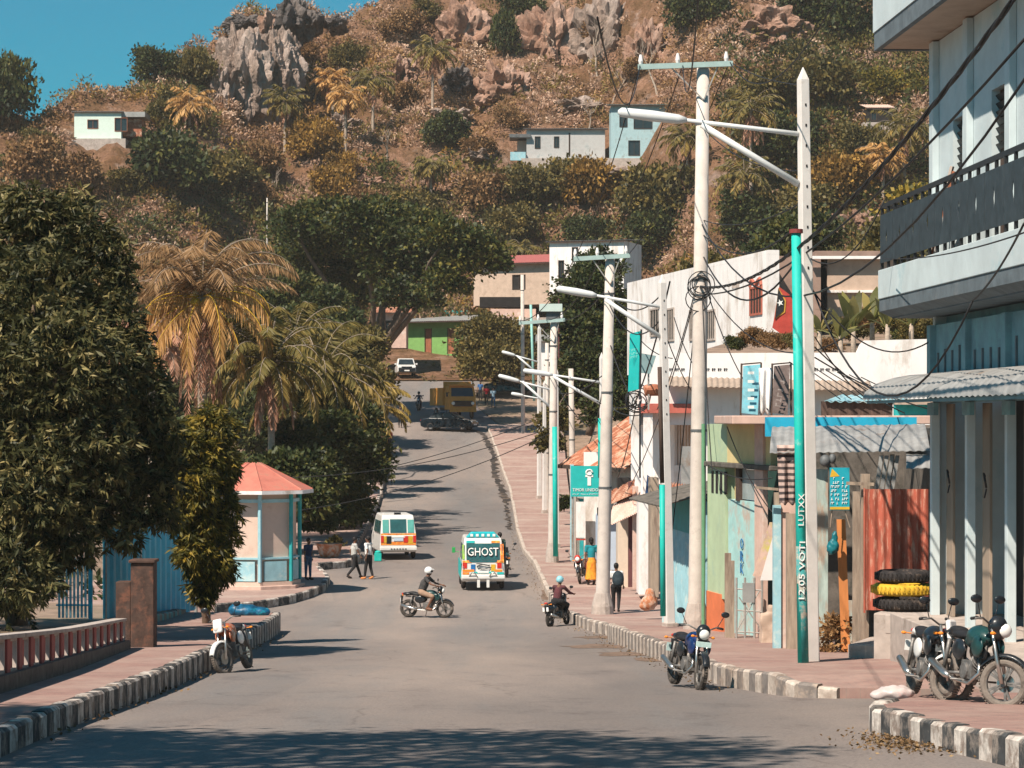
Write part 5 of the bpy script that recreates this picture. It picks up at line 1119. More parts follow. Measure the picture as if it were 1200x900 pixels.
# bank vegetation behind the white buildings (right) and behind the trees (left)
for i,(lb,px,y,r,m,ht) in enumerate([
('dark tree behind the white house with barred windows',770,150,34,m_dk,2.5),('olive tree rising behind the white house roof',835,160,36,m_md,3.5),('dark tree behind the brown rendered house',930,170,40,m_dk,4.5),
('green tree behind the terrace of banana plants',1040,150,46,m_md,3.0),('ochre tree behind the blue building balcony',1090,170,44,m_yg,6.0),('dark low tree under the white barred house',735,140,26,m_dk,0),
('dark tree on the left bank behind the golden palm',150,150,60,m_dk,1.5),('olive tree on the left bank behind the mango tree',80,165,62,m_md,1.0),('brown tree left bank far edge',10,180,60,m_br,.5),('green tree on the left bank beside the palms',270,175,44,m_md,2.0),
('dark tree on the left bank right of the palms',315,170,44,m_dk,1.0),('brown green tree filling the gap behind the short palm',350,185,38,m_md,1.0),('olive tree at the foot of the left slope',205,215,46,m_br,1.0),('olive tree at the foot of the slope behind the palms',290,225,40,m_md,1.5),
('brown tree at the foot of the far left slope',110,225,50,m_br,1.0),('dry tree at the slope foot far left',30,230,46,m_md,1.0)]):
    htree(lb,px,0,r,m,1.0,i,y=y,ht=ht,name='bank_tree',group='trees on the banks')
# palms on the hill
for i,(lb,px,pc_,pb,L_,m) in enumerate([
('palm with a long bare trunk in the centre of the slope',507,58,130,3.6,m_pg),('palm with pale trunk left of the central bare trunk palm',437,95,165,3.6,m_pg),('palm with thin dark trunk right of the cliff foot',334,118,180,3.2,m_pg),
('palm beside the grey cliff with golden lower fronds',222,122,160,3.6,m_py),('palm right of the cliff on the upper slope',347,88,130,3.0,m_pg),('palm with drooping yellow fronds above the golden tree',390,92,140,3.0,m_py),
('tall palm with dead fronds right of the round crossarm pole',880,128,245,4.6,m_pg),('smaller palm under the tall one by the lamp pole',872,205,280,4.0,m_pg),('palm between the round pole and the blue hill house',805,160,215,3.4,m_pg),
('palm near the blue building at the right of the slope',1060,150,225,4.0,m_pg),('small palm in scrub below the round dark bush',505,195,240,2.8,m_pg),('short palm left of the golden tree',405,115,185,3.0,m_py),('brown palm above the pole cluster near the red roof house',613,300,345,2.8,m_pg),('palm by the tiny hut on the right slope',1035,185,240,3.2,m_py)]):
    c=on(px,pb); h=(pb-pc_)*c.y/F
    palm('hill_palm',lb,(c.x,c.y,c.z-.2),h,L_,m=m,nf=24,dead=7 if i in (6,7,0) else 3,leaf=1.05,wid=.17,r=.17,nl=18,group='palms on the hillside',hang=.7)
# banana plants on the terrace
def banana(label,px,py,z,h):
    c=P(px,py,z); o=empty('banana_plant',c,0,label,'banana plant','banana plants behind the parapet'); pos=[];v=[]
    for i in range(9):
        a=i*2.4+random.random(); e=random.uniform(.5,1.35); d=Vector((math.cos(a)*math.cos(e),math.sin(a)*math.cos(e),math.sin(e))); s=Vector((-math.sin(a),math.cos(a),0)); p=Vector((0,0,.2)); L_=h*random.uniform(.8,1.1); w=h*.13; prev=None
        for j in range(7):
            t=j/6; ww=w*math.sin(math.pi*(.08+.9*t)); cur=(p-s*ww,p+s*ww)
            if prev: v+=[prev[0],prev[1],cur[1],cur[0]]
            prev=cur; p=p+d*L_/6; d=(d+Vector((0,0,-.16))).normalized()
    me=quads('banana_leaves',np.array([tuple(q) for q in v]),np.repeat(RNG.random(9),6)); meshobj('leaves',me,leafmat('banana_leaf',(.06,.06,.02),(.15,.16,.045),(.34,.26,.09),.3),o)
    mb=MB(); mb.tube([(0,0,-.8),(0,0,.4)],[.12,.08],7); mb.build('stem',m_barkp,o,smooth=True)
for i,(lb,px,py,z,h) in enumerate([('leftmost banana plant above the long parapet',985,405,93,1.35),('broad banana plant with split leaves beside the brown house',1000,395,97,1.80),('tall banana plant in the middle of the terrace',1022,385,99,1.80),('banana plant in front of the curved parapet end',1040,392,95,1.44),('rightmost banana plant by the blue building wall',1068,390,96,1.62),('small banana plant below the hanging flag',960,398,94,0.99)]): banana(lb,px,py,z,h)
for i,(lb,px,z,pyc,r,m) in enumerate([('reddish dry bush under the barred white house',880,80,395,16,m_br),('orange brown bush left of the hanging flag',905,79,398,15,m_br),('green bush below the flag on the terrace',935,78,400,14,m_md),('ochre bush at the right end of the terrace',1075,79,385,20,m_md),('brown bush between banana plants',1010,84,372,18,m_br),('low green bush by the round pole above the parapet',862,80,402,12,m_dk),('dry orange bush between the flag and the first banana plant',925,80,400,15,m_br),('olive bush in the middle of the terrace',1000,86,385,20,m_md),('yellowish bush behind the tall banana plant',1035,88,375,22,m_md),('dense green bush at the foot of the blue building wall',1062,84,398,18,m_dk),('dull brown bush left of the leaning pole foot',975,82,404,12,m_br)]):
    z+=19; c=P(px,pyc+r*.8,z); R=1.3*r*z/F; o=empty('terrace_bush',c,i,lb,'bush','bushes on the terrace'); o.scale=(R,R,R); meshobj('foliage',VAR[i%5],m,o)
# terrace earth behind the parapet
mb=MB(); mb.slab([(X_(790,97),97.2),(X_(1180,97),97.2),(X_(1180,97)+4,116),(X_(800,116)+4,116)],-2,lambda x,y:Z_(420,97)+(y-97)*.09); o=mb.build('terrace_earth',m_earth); o['kind']='structure'
# shrub at the shack and small roadside plants
def shrub(label,px,py,z,rpx,m,hf=1.0,leaf=.12):
    c=P(px,py,z); R=rpx*z/F; o=empty('shrub',c,0,label,'shrub'); meshobj('foliage',crown('shrub_leaves',[(0,0,R*hf*.9,R*.8,R*hf*.9),(R*.3,0,R*hf*1.5,R*.5,R*.5),(-R*.35,0,R*.5,R*.5,R*.5)],150,8,leaf,leaf*.5,spread=.25),m,o)
    mb=MB(); limbs(mb,(0,0,-.1),[(R*.3,0,R*hf*1.4),(-R*.3,0,R*hf),(0,.1,R*hf*1.8)],.02,.006,.05); mb.build('stems',m_bark,o)
shrub('reddish green leafy shrub at the foot of the shack post',980,776,49.5,19,m_br,1.5)
shrub('small dark shrub by the teal pole on the far right pavement',661,597,128,7,m_dk,1.0,.2)
shrub('potted shrub beside the left pavement past the kiosk',392,652,112,9,m_md,1.2,.18)
shrub('small bush with pale flowers near the top of the left kerb',440,520,170,9,m_pb,1.3,.2)
o=MB(); o.tube([(0,0,0),(0,0,.1),(0,0,.55)],[.35,.42,.55],12); o=o.build('planter',MATS['orange_clay'],smooth=False); o.location=P(386,668,105); o.location.z=float(road(105))+.26; tag(o,'round terracotta planter at the edge of the left pavement','planter')
# rocks
def rock(label,c,s,m,seed,name='boulder',sub_=5,amp=.35,fr=1.2):
    import bmesh
    bm=bmesh.new(); bmesh.ops.create_icosphere(bm,subdivisions=sub_,radius=1)
    for v in bm.verts:
        p=Vector(v.co); q=Vector((p.x*fr+seed,p.y*fr,p.z*fr*.6)); d=amp*mnoise.turbulence(q,4,True)+amp*.8*mnoise.noise(q*1.7); cell=mnoise.cell(q*1.6)*.10+.07*mnoise.turbulence(q*5,4,True); v.co=p*(1+d-.25+cell)
        v.co=Vector((v.co.x*s[0],v.co.y*s[1],v.co.z*s[2]))
    me=bpy.data.meshes.new(name); bm.to_mesh(me); bm.free(); me.materials.append(m); o=bpy.data.objects.new(name,me); COL.objects.link(o); o.location=c; return tag(o,label,'rock')
def prock(label,px,py,z,wpx,hpx,m,seed,**k): s=z/F; return rock(label,P(px,py,z),(wpx*s/2,4.0,hpx*s/2),m,seed,**k)
prock('tall grey limestone cliff face left of the rocky summit',284,100,305,84,130,m_rock,1,name='cliff_face',sub_=6,amp=.34,fr=1.9)
prock('lower right buttress of the grey cliff',328,85,308,58,100,m_rock,4,name='cliff_face',sub_=6,amp=.34,fr=1.8)
prock('small grey buttress at the left foot of the cliff',262,120,303,36,80,m_rock,6,name='cliff_face',amp=.45,fr=2.0)
prock('dark jagged summit boulder at the top of the ridge',344,26,316,44,54,m_rockd,7,amp=.5,fr=1.8)
prock('low rounded dark boulder left of the summit',287,31,316,50,26,m_rockd,9,amp=.45)
prock('small dark boulder right of the summit',370,27,316,22,26,m_rockd,11)
prock('rounded boulder at the right end of the rocky ridge',393,30,316,28,20,m_rockd,13)
prock('rust coloured rock wedge between the two summit boulders',316,38,315,26,50,m_rockp,15)
for i_,(lb,px,py,w_,h_,m__,dz) in enumerate([
 ('pale rock outcrop on the left slope below the cliff',400,150,44,34,m_rock,3),('broad pinkish rock face left of centre on the hill',545,50,70,90,m_rockp,2),('tall pink rock wall in the middle of the upper slope',640,60,80,110,m_rockp,2),
 ('pale streaked rock face right of the middle wall',710,50,70,110,m_rock,2),('grey hollowed rock above the round dark bush',537,100,30,40,m_rockd,5),('pinkish cliff under the ivy clump at the top',590,110,60,70,m_rockp,3),
 ('pale rock band above the long hill house',680,130,90,34,m_rock,4),('bare pinkish rock on the upper right slope',905,38,90,60,m_rockp,3),('tan rock rib beside the crossarm pole top',760,70,50,90,m_rockp,2),
 ('pale boulder below the round dark bush',560,182,40,26,m_rock,3),('pale rock slab under the blue hill house',735,208,70,28,m_rock,3),('small pink rock ledge on the left central slope',470,90,40,50,m_rockp,2),
 ('dusty rock step above the big shade tree',430,215,50,26,m_rockp,2),('tan rock bank below the long hill house',640,200,60,16,m_rockp,3),('rocky tan scar right of the central palm',530,140,40,30,m_rock,3),('low rock scar on the right slope by the balcony',1010,265,60,40,m_rockp,3)]):
    c=on(px,py); rock(lb,(c.x,c.y-dz+4.6,c.z-.5),(w_*c.y/F/2*1.1,5.0,h_*c.y/F/2),m__,20+i_*3,'rock_face',5,.5,2.3)
# dry scrub over the whole hillside (uncountable)
def scrub(name,label,n,per,m,lf,sd,mask=None,rad=(.5,1.5),reg=None):
    ys=RNG.uniform(246,372,n*3); xs=RNG.uniform(-.215,.20,n*3)*ys; z=terr(xs,ys); py=490-z*F/ys
    k=(py>-60)&(py<470)&~((600+xs*F/ys>80)&(600+xs*F/ys<172)&(py>120)&(py<205))&~((600+xs*F/ys>590)&(600+xs*F/ys<850)&(py>150)&(py<206))&~((600+xs*F/ys>500)&(600+xs*F/ys<780)&(py<150)&(RNG.random(len(xs))<.25))&~((ys<264)&(xs>-16)&(xs<8)); pat=fbm(xs*1.0+sd*13,z*1.3+ys*.3,9,3)
    if mask is not None: k&=mask(pat)
    if reg is not None: k&=reg(600+xs*F/ys,py)
    xs,ys,z,pat=[a[k][:n] for a in (xs,ys,z,pat)]; n=len(xs); R=RNG.uniform(*rad,n)
    d=rdir(n*per).reshape(n,per,3); d[:,:,2]=np.abs(d[:,:,2]); pos=np.stack([xs,ys,z],1)[:,None,:]+d*R[:,None,None]*RNG.uniform(.5,1,(n,per,1)); dr=d+RNG.normal(size=d.shape)*.6
    t=.5+pat[:,None]*.9+RNG.normal(size=(n,1))*.16+RNG.normal(size=(n,per))*.08
    o=meshobj(name,leaf_mesh(name,pos.reshape(-1,3),dr.reshape(-1,3),lf*RNG.uniform(.6,1.3,n*per),lf*.42,t.ravel()),m); tag(o,label,'scrub',kind='stuff')
scrub('dry_scrub','pinkish brown dry scrub covering the hillside',4200,36,m_pb,.44,1,lambda p:p>-.12)
scrub('brown_scrub','rust brown leafy undergrowth over the slope',3000,34,m_br,.45,2,lambda p:p>.0)
scrub('olive_scrub','patches of olive green bushes on the hillside',1500,44,m_md,.45,3,lambda p:p>.12,(.7,1.9))
scrub('ochre_scrub','scattered ochre bushes on the hillside',420,34,m_or,.5,5,lambda p:p>.1,(.6,1.4))
_lo=lambda x,y:((y>190)&(x>430)&(x<760))|((x>860)&(y>20))|((x<330)&(y>175))|((x<250)&(y>110)&(x>140))|((x>330)&(x<560)&(y>235))
scrub('green_thicket','dense dark green thicket on the lower slopes and on the right',1000,60,m_dk,.6,7,lambda p:p>-.02,(1.0,2.4),_lo)
scrub('olive_thicket','olive brown thicket on the lower slopes',1500,50,m_md,.6,9,lambda p:p<.15,(1.0,2.2),_lo)
scrub('right_slope_thicket','thick green growth on the upper right slope',900,56,m_dk,.6,21,None,(1.0,2.3),lambda x,y:(x>850)&(y<330))
scrub('golden_thicket','ochre leaved thicket among the lower slope trees',420,46,m_or,.5,10,lambda p:p>.05,(.8,1.7),_lo)
# undergrowth on the banks either side of the road
def under(name,label,n,per,m,fx,ylo,yhi,lf,rad,hh=1.0):
    ys=RNG.uniform(ylo,yhi,n); xs=fx(ys,RNG.random(n)); z=terr(xs,ys)-.1; R=RNG.uniform(*rad,n); d=rdir(n*per).reshape(n,per,3); d[:,:,2]=np.abs(d[:,:,2])*hh
    pos=np.stack([xs,ys,z],1)[:,None,:]+d*R[:,None,None]*RNG.uniform(.5,1,(n,per,1)); t=.45+RNG.normal(size=(n,1))*.2+RNG.normal(size=(n,per))*.13
    o=meshobj(name,leaf_mesh(name,pos.reshape(-1,3),(d+RNG.normal(size=d.shape)*.6).reshape(-1,3),lf*RNG.uniform(.6,1.3,n*per),lf*.45,t.ravel()),m); tag(o,label,'undergrowth',kind='stuff')
under('undergrowth','dark green undergrowth on the left bank',1300,40,m_dk,lambda y,r:-13-r*30-(y-100)*.04,84,240,.4,(.5,1.6),1.3)
under('undergrowth','dry brown undergrowth at the foot of the left slope',900,30,m_br,lambda y,r:-14-r*42,190,252,.5,(.6,1.6))
under('undergrowth','mixed undergrowth on the right bank above the shops',1200,34,m_md,lambda y,r:8+r*34+(y-100)*.01,116,250,.45,(.6,1.8),1.2)
under('undergrowth','low growth on the earth below the green house',60,24,m_md,lambda y,r:-9+r*14,240,256,.22,(.15,.3))
# bare trees
def bare(label,px,pyb,hpx):
    c=on(px,pyb); h=hpx*c.y/F; o=empty('bare_tree',c,0,label,'tree','leafless trees on the slope'); mb=MB()
    def br(p,d,l,r,k):
        pts=[p]; 
        for i in range(4): d=(d+Vector((random.uniform(-.3,.3),random.uniform(-.3,.3),random.uniform(-.1,.2)))).normalized(); pts.append(pts[-1]+d*l/4)
        mb.tube(pts,[r*(1-.5*i/4) for i in range(5)],5)
        if k: 
            for q in range(3): br(pts[random.randint(2,4)],(d+Vector((random.uniform(-1,1),random.uniform(-1,1),random.uniform(0,.5)))).normalized(),l*.62,r*.5,k-1)
    br(Vector((0,0,-.3)),Vector((0,0,1)),h*.5,.16,3); mb.build('branches',m_barkp if hash(label)%2 else m_barkp,o)
for a in (('pale leafless tree at the foot of the rocky face above the hill houses',718,120,50),('tall thin leafless tree near the top edge of the slope',700,90,95),('leafless tree left of the long hill house top',690,150,40),('grey leafless tree right of the white trunk palm',455,190,42),('leafless tree below the cliff on the left slope',325,240,50),('leafless tree on the upper middle slope',640,70,50),('slim bare tree beside the crossarm pole top',770,110,80)): bare(*a)
# trees standing left of the viewer whose shade crosses the road
def shade(label,x,y,h,R,v): 
    o=empty('roadside_tree',(x,y,float(road(y))),v,label,'tree'); nl=[(0,0,h,R*.9,R*.5)]+[(R*.7*math.cos(a*1.3),R*.7*math.sin(a*1.3),h+random.uniform(-.5,.5),R*.5,R*.35) for a in range(5)]
    meshobj('crown',crown('roadside_crown',nl,900,10,.26,.15),m_mango,o); mb=MB(); limbs(mb,(0,0,-.3),[(0,0,h*.7)],.25,.16,.1); limbs(mb,(0,0,h*.6),[l[:3] for l in nl],.12,.04); mb.build('trunk',m_bark,o,smooth=True)
shade('roadside tree left of the near kerb, outside the picture, shading the road',-7.0,18.3,11.0,3.2,0)
shade('second roadside tree nearer the viewer, outside the picture on the left',-11.4,20.0,9.8,3.0,2)
# ================================================================ poles, lamps and cables
m_pole=mat('pole_concrete',(.55,.49,.44),.85,.1,2.5,.2,col2=(.36,.30,.26),amt=.3,scale2=1.5)
m_polew=mat('pole_white_paint',(.66,.63,.6),.8,.08,2.5,.15,col2=(.45,.38,.33),amt=.25,scale2=1.5)
m_cab=mat('black_cable',(.02,.02,.022),.6,.1,5,0)
m_lamp=mat('lamp_grey',(.6,.62,.62),.5,.05,5,0)
def round_pole(label,px,pyb,pyt,z,rt,rb,foot=True,arm=None,lean=0,name='utility_pole',cat='utility pole'):
    b=P(px,pyb,z); o=empty(name,b,0,label,cat,'round concrete utility poles'); t=P(px+lean,pyt,z)-b
    m=MB(); m.tube([(0,0,-.4),(0,0,0),t*.5,t],[rb,rb,(rb+rt)/2,rt],18); m.build('shaft',m_pole,o,smooth=True)
    if foot: m=MB(); m.tube([(0,0,-.3),(0,0,.15),(0,0,.55)],[rb*1.6,rb*1.5,rb*1.05],14); m.build('foot',m_conc,o)
    for q in (.35,.62,.9): m=MB(); m.tube([t*q-Vector((0,0,.03)),t*q+Vector((0,0,.03))],[rb*.98-(rb-rt)*q+.02]*2,14); m.build('clamp_band',m_zincd,o)
    if arm:
        x0,x1,y=arm; m=MB(); A=P(x0,y+2,z)-b; B=P(x1,y-2,z)-b; m.bar(A+Vector((0,-rt-.06,0)),B+Vector((0,-rt-.06,0)),.09,.13); ca=m.build('crossarm',mat('greenish_crossarm',(.33,.45,.43),.6,.1,4,.1),o)
        for f in (.03,.42,.93):
            g=MB(); p=A.lerp(B,f)+Vector((0,-rt-.06,0)); g.tube([p,p+Vector((0,0,.14)),p+Vector((0,0,.2)),p+Vector((0,0,.3))],[.02,.06,.05,.03],8); g.build('insulator',m_white,ca)
        for sx in (A,B): g=MB(); g.bar(sx*.5+t*.5+Vector((0,-rt-.02,0)),t+Vector((0,-rt-.02,-.8)),.03); g.build('arm_stay',m_gal,o)
    return o,b,t
def square_pole(label,px,pyb,pyt,z,w,lamp=None,brace=None,teal=None,holes=True,dx=0,group='square concrete lamp poles'):
    b=P(px,pyb,z); o=empty('street_lamp',b,.35,label,'street lamp',group); Ri=Matrix.Rotation(-.35,3,'Z'); h=(pyb-pyt)*z/F; top=P(px+dx,pyt,z)-b; top=Ri@top
    m=MB(); a=[m.V((sx*w*.6,sy*w*.6,-.4)) for sx,sy in ((-1,-1),(1,-1),(1,1),(-1,1))]; c=[m.V((top.x+sx*w*.42,top.y+sy*w*.42,h-.25)) for sx,sy in ((-1,-1),(1,-1),(1,1),(-1,1))]; k=m.V((top.x,top.y,h))
    for i in range(4): m.face((a[i],a[(i+1)%4],c[(i+1)%4],c[i])); m.face((c[i],c[(i+1)%4],k))
    m.build('shaft',m_polew,o,bevel=.012)
    if holes:
        for i in range(9):
            m=MB(); z_=h-.7-i*.36; q=z_/h; m.cbox((top.x*q,top.y*q-w*(.6-.18*q)-.001,z_),(.028,.01,.045)); m.build('bolt_hole',m_dark,o)
    m=MB(); m.box(-w*.85,w*.85,-w*.85,w*.85,-.4,.12); m.build('foot',m_conc,o,bevel=.02)
    if lamp:
        hx,hy,ax,ay=lamp; A=Ri@(P(ax,ay,z)-b); B=Ri@(P(hx,hy,z)-b); m=MB(); C=A.lerp(B,.62); m.tube([A,A.lerp(B,.3),C],[.045,.04,.035],8); m.build('lamp_arm',m_lamp,o,smooth=True)
        m=MB(); D=(B-C); m.tube([C,C+D*.12,C+D*.5,B-D*.05,B],[.045,.085,.10,.085,.03],10); m.build('lamp_head',m_lamp,o,smooth=True)
    if brace:
        A=Ri@(P(brace[0],brace[1],z)-b); B=Ri@(P(brace[2],brace[3],z)-b); m=MB(); m.tube([A,B],[.055,.06],8); m.build('brace',m_lamp,o,smooth=True)
    return o,b,top
pA=round_pole('tallest round concrete pole with a crossarm in front of the blue kiosk',816,733,80,63,.155,.21,arm=(747,858,78),lean=8)
pB=round_pole('second round concrete pole with crossarm, standing next to the student',706,716,303,77.5,.14,.22,arm=(672,738,302),lean=9)
pC=round_pole('round concrete pole with teal pipe beside the far pavement',647,652,378,103,.14,.17,arm=(608,662,377),lean=2)
pD=round_pole('slender pole at the top of the right pavement near the truck',613,505,322,195,.13,.16,foot=False,lean=-1)
pE=round_pole('thin pale pole right of the rust roofed shop',671,560,432,124,.12,.15,foot=False,lean=-2)
pF=round_pole('short round pole just left of the teal pipe pole',641,600,402,142,.1,.14,foot=False,lean=0)
pG=round_pole('short lone white pole on the left slope',313,285,232,300-60,.06,.08,foot=False)
pH=round_pole('leaning dark roadside post on the left kerb below the van',447,575,515,150,.06,.09,foot=False,lean=3)
L1=square_pole('nearest white square lamp pole with a long arm over the pavement',951,790,77,45.3,.20,lamp=(724,131,936,157),brace=(822,146,936,216),dx=-10)
L2=square_pole('second white square lamp pole with arm, beside the teal banner',785,735,320,65,.19,lamp=(652,338,776,360),brace=(709,351,776,396),dx=-9)
L3=square_pole('square lamp pole close behind the round pole by the student',708,676,412,94,.17,lamp=(613,434,704,448),brace=(648,441,704,473),dx=-3,holes=False)
L4=square_pole('tallest square lamp pole of the far cluster',632,583,380,150,.2,lamp=(588,412,630,424),brace=(606,417,630,438),holes=False)
L5=square_pole('square lamp pole with low arm in the far cluster',652,640,430,112,.17,lamp=(584,440,650,458),brace=(612,447,650,482),holes=False)
L6=square_pole('short square lamp pole furthest left in the cluster',638,600,445,138,.17,lamp=(599,461,637,468),holes=False)
# pipes beside the poles
def pipe(name,label,cat,pts,r,m,group=None):
    b=pts[0]; g=MB(); g.tube([p-b for p in pts],r,12); o=g.build(name,m,smooth=True); o.location=b; return tag(o,label,cat,group)
m_pipe=mat('teal_pipe_paint',(.012,.42,.36),.55,.1,2,.1,col2=(.25,.5,.45),amt=.2,scale2=4)
tp=empty('teal_pipe',P(941,783,44.6),0,'tall teal pipe with white lettering strapped to the nearest lamp pole','pipe')
g=MB(); g.tube([(0,0,-.1),P(933,272,44.6)-P(941,783,44.6)],[.09,.085],16); pp_=g.build('pipe',m_pipe,tp,smooth=True)
g=MB(); q=P(933,272,44.6)-P(941,783,44.6); g.tube([q-Vector((0,0,.02)),q+Vector((0,0,.05))],[.12,.12],12); g.build('cap',mat('maroon_cap',(.2,.04,.04),.6,.1,3,0),tp)
axis=P(933,272,44.6)-P(941,783,44.6)
for s_,pyc,hh in (("LUTXX",597,.55),("12.05 VOTI",668,1.0)):
    Mt=Matrix.Translation(P(938.2 if pyc<620 else 939,pyc,44.6)+Vector((0,-.088,0)))@Matrix.Rotation(math.radians(-89),4,'Y'); text(s_,hh,.10,m_ink,Mt,tp,world=True,depth=.012)
g=MB(); g.tube([(.01,0,.0),axis*.28+Vector((.0,0,0))],[.094,.092],16); g.build('darker_lower_paint',mat('worn_teal',(.03,.24,.24),.7,.2,3,.2,col2=(.45,.33,.26),amt=.5,scale2=2.5),tp,smooth=True)
pipe('teal_pipe','teal pipe at the foot of the second lamp pole','pipe',[P(777,722,64),P(776,568,64)],.07,m_pipe)
pipe('rusty_pipe','dark rusty pipe rising above the second teal pipe','pipe',[P(776,566,64),P(773,430,64)],.055,m_woodd)
pipe('teal_pipe','teal pipe on the pole beside the far pavement','pipe',[P(651,652,102.5),P(650,500,102.5)],.10,m_pipe)
pipe('teal_pipe','thin teal pipe behind the round pole by the student','pipe',[P(704,560,92),P(704,490,92)],.1,m_pipe)
pipe('teal_pipe','thin far teal mast rising above the pole cluster','mast',[P(626,470,180),P(622,357,180)],.09,mat('pale_teal',(.25,.5,.45),.6,.1,3,0))
# cables
NC=[0]
def cable(label,a,b,sag,r=.018,n=16,cat='cable',group='overhead cables'):
    a=Vector(a); b=Vector(b); pts=[a.lerp(b,i/n)-Vector((0,0,sag*4*(i/n)*(1-i/n))) for i in range(n+1)]
    g=MB(); g.tube([p-a for p in pts],r,6); o=g.build('overhead_cable',m_cab,smooth=True); o.location=a; return tag(o,label,cat,group)
# thick twisted bundle across the blue building
a=P(1192,-6,27); b=P(820,336,63); 
for k in range(3):
    n=70; pts=[]
    for i in range(n+1):
        t=i/n; p=a.lerp(b,t)-Vector((0,0,.9*4*t*(1-t))); ph=i*.9+k*2.1; pts.append(p+Vector((math.cos(ph)*.022,0,math.sin(ph)*.022)))
    g=MB(); g.tube([p-a for p in pts],.016,5); o=g.build('overhead_cable',m_cab,smooth=True); o.location=a; tag(o,'strand of the thick twisted cable bundle crossing the blue balcony diagonally','cable','strands of the twisted bundle')
cable('thin cable just below the twisted bundle over the blue building',P(1204,42,28),P(826,345,63),.7)
cable('thin cable crossing the balcony railing of the blue building',P(1204,88,28),P(822,262,63),2.1)
cable('drooping cable from the balcony ring to the lamp pole',P(1200,262,30),P(1140,352,38),.1,.016)
cable('slack cable looping across the white parapet from the balcony',P(1140,352,38),P(955,345,45.3),1.6,.018)
cable('low cable across the balcony slab edge',P(1202,272,29),P(1036,303,44),.1,.01)
A0=P(750,76,63); A1=P(800,76,63); A2=P(855,72,63); B0=P(674,301,77.5); B1=P(705,300,77.5); B2=P(736,299,77.5); C0=P(609,376,103); C1=P(640,375,103); C2=P(660,375,103)
for a_,b_,l in ((A0,B0,'left'),(A1,B1,'middle'),(A2,B2,'right')): cable(l+' cable between the crossarms of the two nearest round poles',a_,b_,.45,.014)
for a_,b_,l in ((B0,C0,'left'),(B1,C1,'middle'),(B2,C2,'right')): cable(l+' cable between the second and third crossarm poles',a_,b_,.5,.016)
for i,(x,y) in enumerate(((560,-30),(640,-30),(905,-20))): cable(['left','middle','right'][i]+' cable leaving the nearest crossarm towards the viewer',(A0,A1,A2)[i],P((700,820,1010)[i],(20,-30,-60)[i],30),1.0,.012)
tA=P(822,262,63); tA2=P(821,300,63)
cable('slack cable looping right of the tallest pole past the white house',P(824,300,63),P(946,285,45.3),1.05,.02)
cable('second slack cable between tallest pole and square pole',P(824,275,63),P(944,255,45.3),.55,.016)
cable('third cable between tallest pole and square pole, pulled tight',P(824,258,63),P(944,235,45.3),.25,.013)
for i,(x0,y0,x1,y1,z1,s_) in enumerate([(820,320,778,700,66,.3),(822,322,835,560,61,.4),(824,325,900,480,56,.5),(820,318,770,480,73,.3),(819,330,735,575,86,.6),(824,330,990,395,52,.9)]):
    cable(['service cable dropping from the tallest pole to the blue kiosk','service cable from the tallest pole to the yellow building','service cable from the tallest pole to the terrace banners','service cable from the tallest pole to the red fascia porch','service cable from the tallest pole to the shop fronts','service cable from the tallest pole towards the shack roof'][i],P(x0,y0,63),P(x1,y1,z1),s_,.014)
cable('thick black cable hanging from the second lamp pole past the banner',P(785,330,65),P(740,480,76),.35,.022)
cable('cable from the second lamp pole down to the porch',P(780,392,65),P(820,470,70),.2,.014)
cable('service cable from the second round pole to the rust roof',P(712,420,77.5),P(690,520,98),.4,.02)
cable('service cable from the second round pole to the porch corner',P(714,400,77.5),P(755,482,74),.35,.018)
cable('long cable crossing the road uphill, upper of the pair',P(650,500,103),P(330,560,100),.45,.018)
cable('long cable crossing the road uphill, lower of the pair',P(650,505,103),P(335,600,100),.5,.018)
cable('cable crossing the road near the top, from the far pole cluster',P(633,490,150),P(420,555,140),.3,.02)
cable('cable sagging among the far pole cluster',P(632,440,150),P(706,440,78),.8,.016)
cable('high cable from the square lamp pole up to the tallest pole arm',P(941,100,45.3),P(858,74,63),.1,.012)
cable('cable from the square lamp pole to the tallest pole below the lamp arm',P(944,200,45.3),P(824,150,63),.3,.012)
for i,(x,y,z) in enumerate(((958,455,50),(1000,470,54),(1040,468,55))): cable('drop cable number %s from the square pole to the terrace'%('one','two','three')[i],P(955,395+i*12,45.3),P(x+60,y+14,z),.12,.013)
g=MB(); 
for k in range(5): g.torus((random.uniform(-.04,.04),random.uniform(-.05,.05),random.uniform(-.2,.2)),random.uniform(.18,.34),.014,'y',16,5)
o=g.build('cable_coil',m_cab,smooth=True); o.location=P(820,342,62.8); tag(o,'tangled coil of spare cable tied to the tallest round pole','cable')
g=MB()
for k in range(6): g.torus((random.uniform(-.1,.1),random.uniform(-.05,.05),random.uniform(-.15,.15)),random.uniform(.2,.4),.018,'y',14,5)
o=g.build('cable_coil',m_cab,smooth=True); o.location=P(746,470,76); tag(o,'knot of cables at the corner of the red fascia porch','cable')

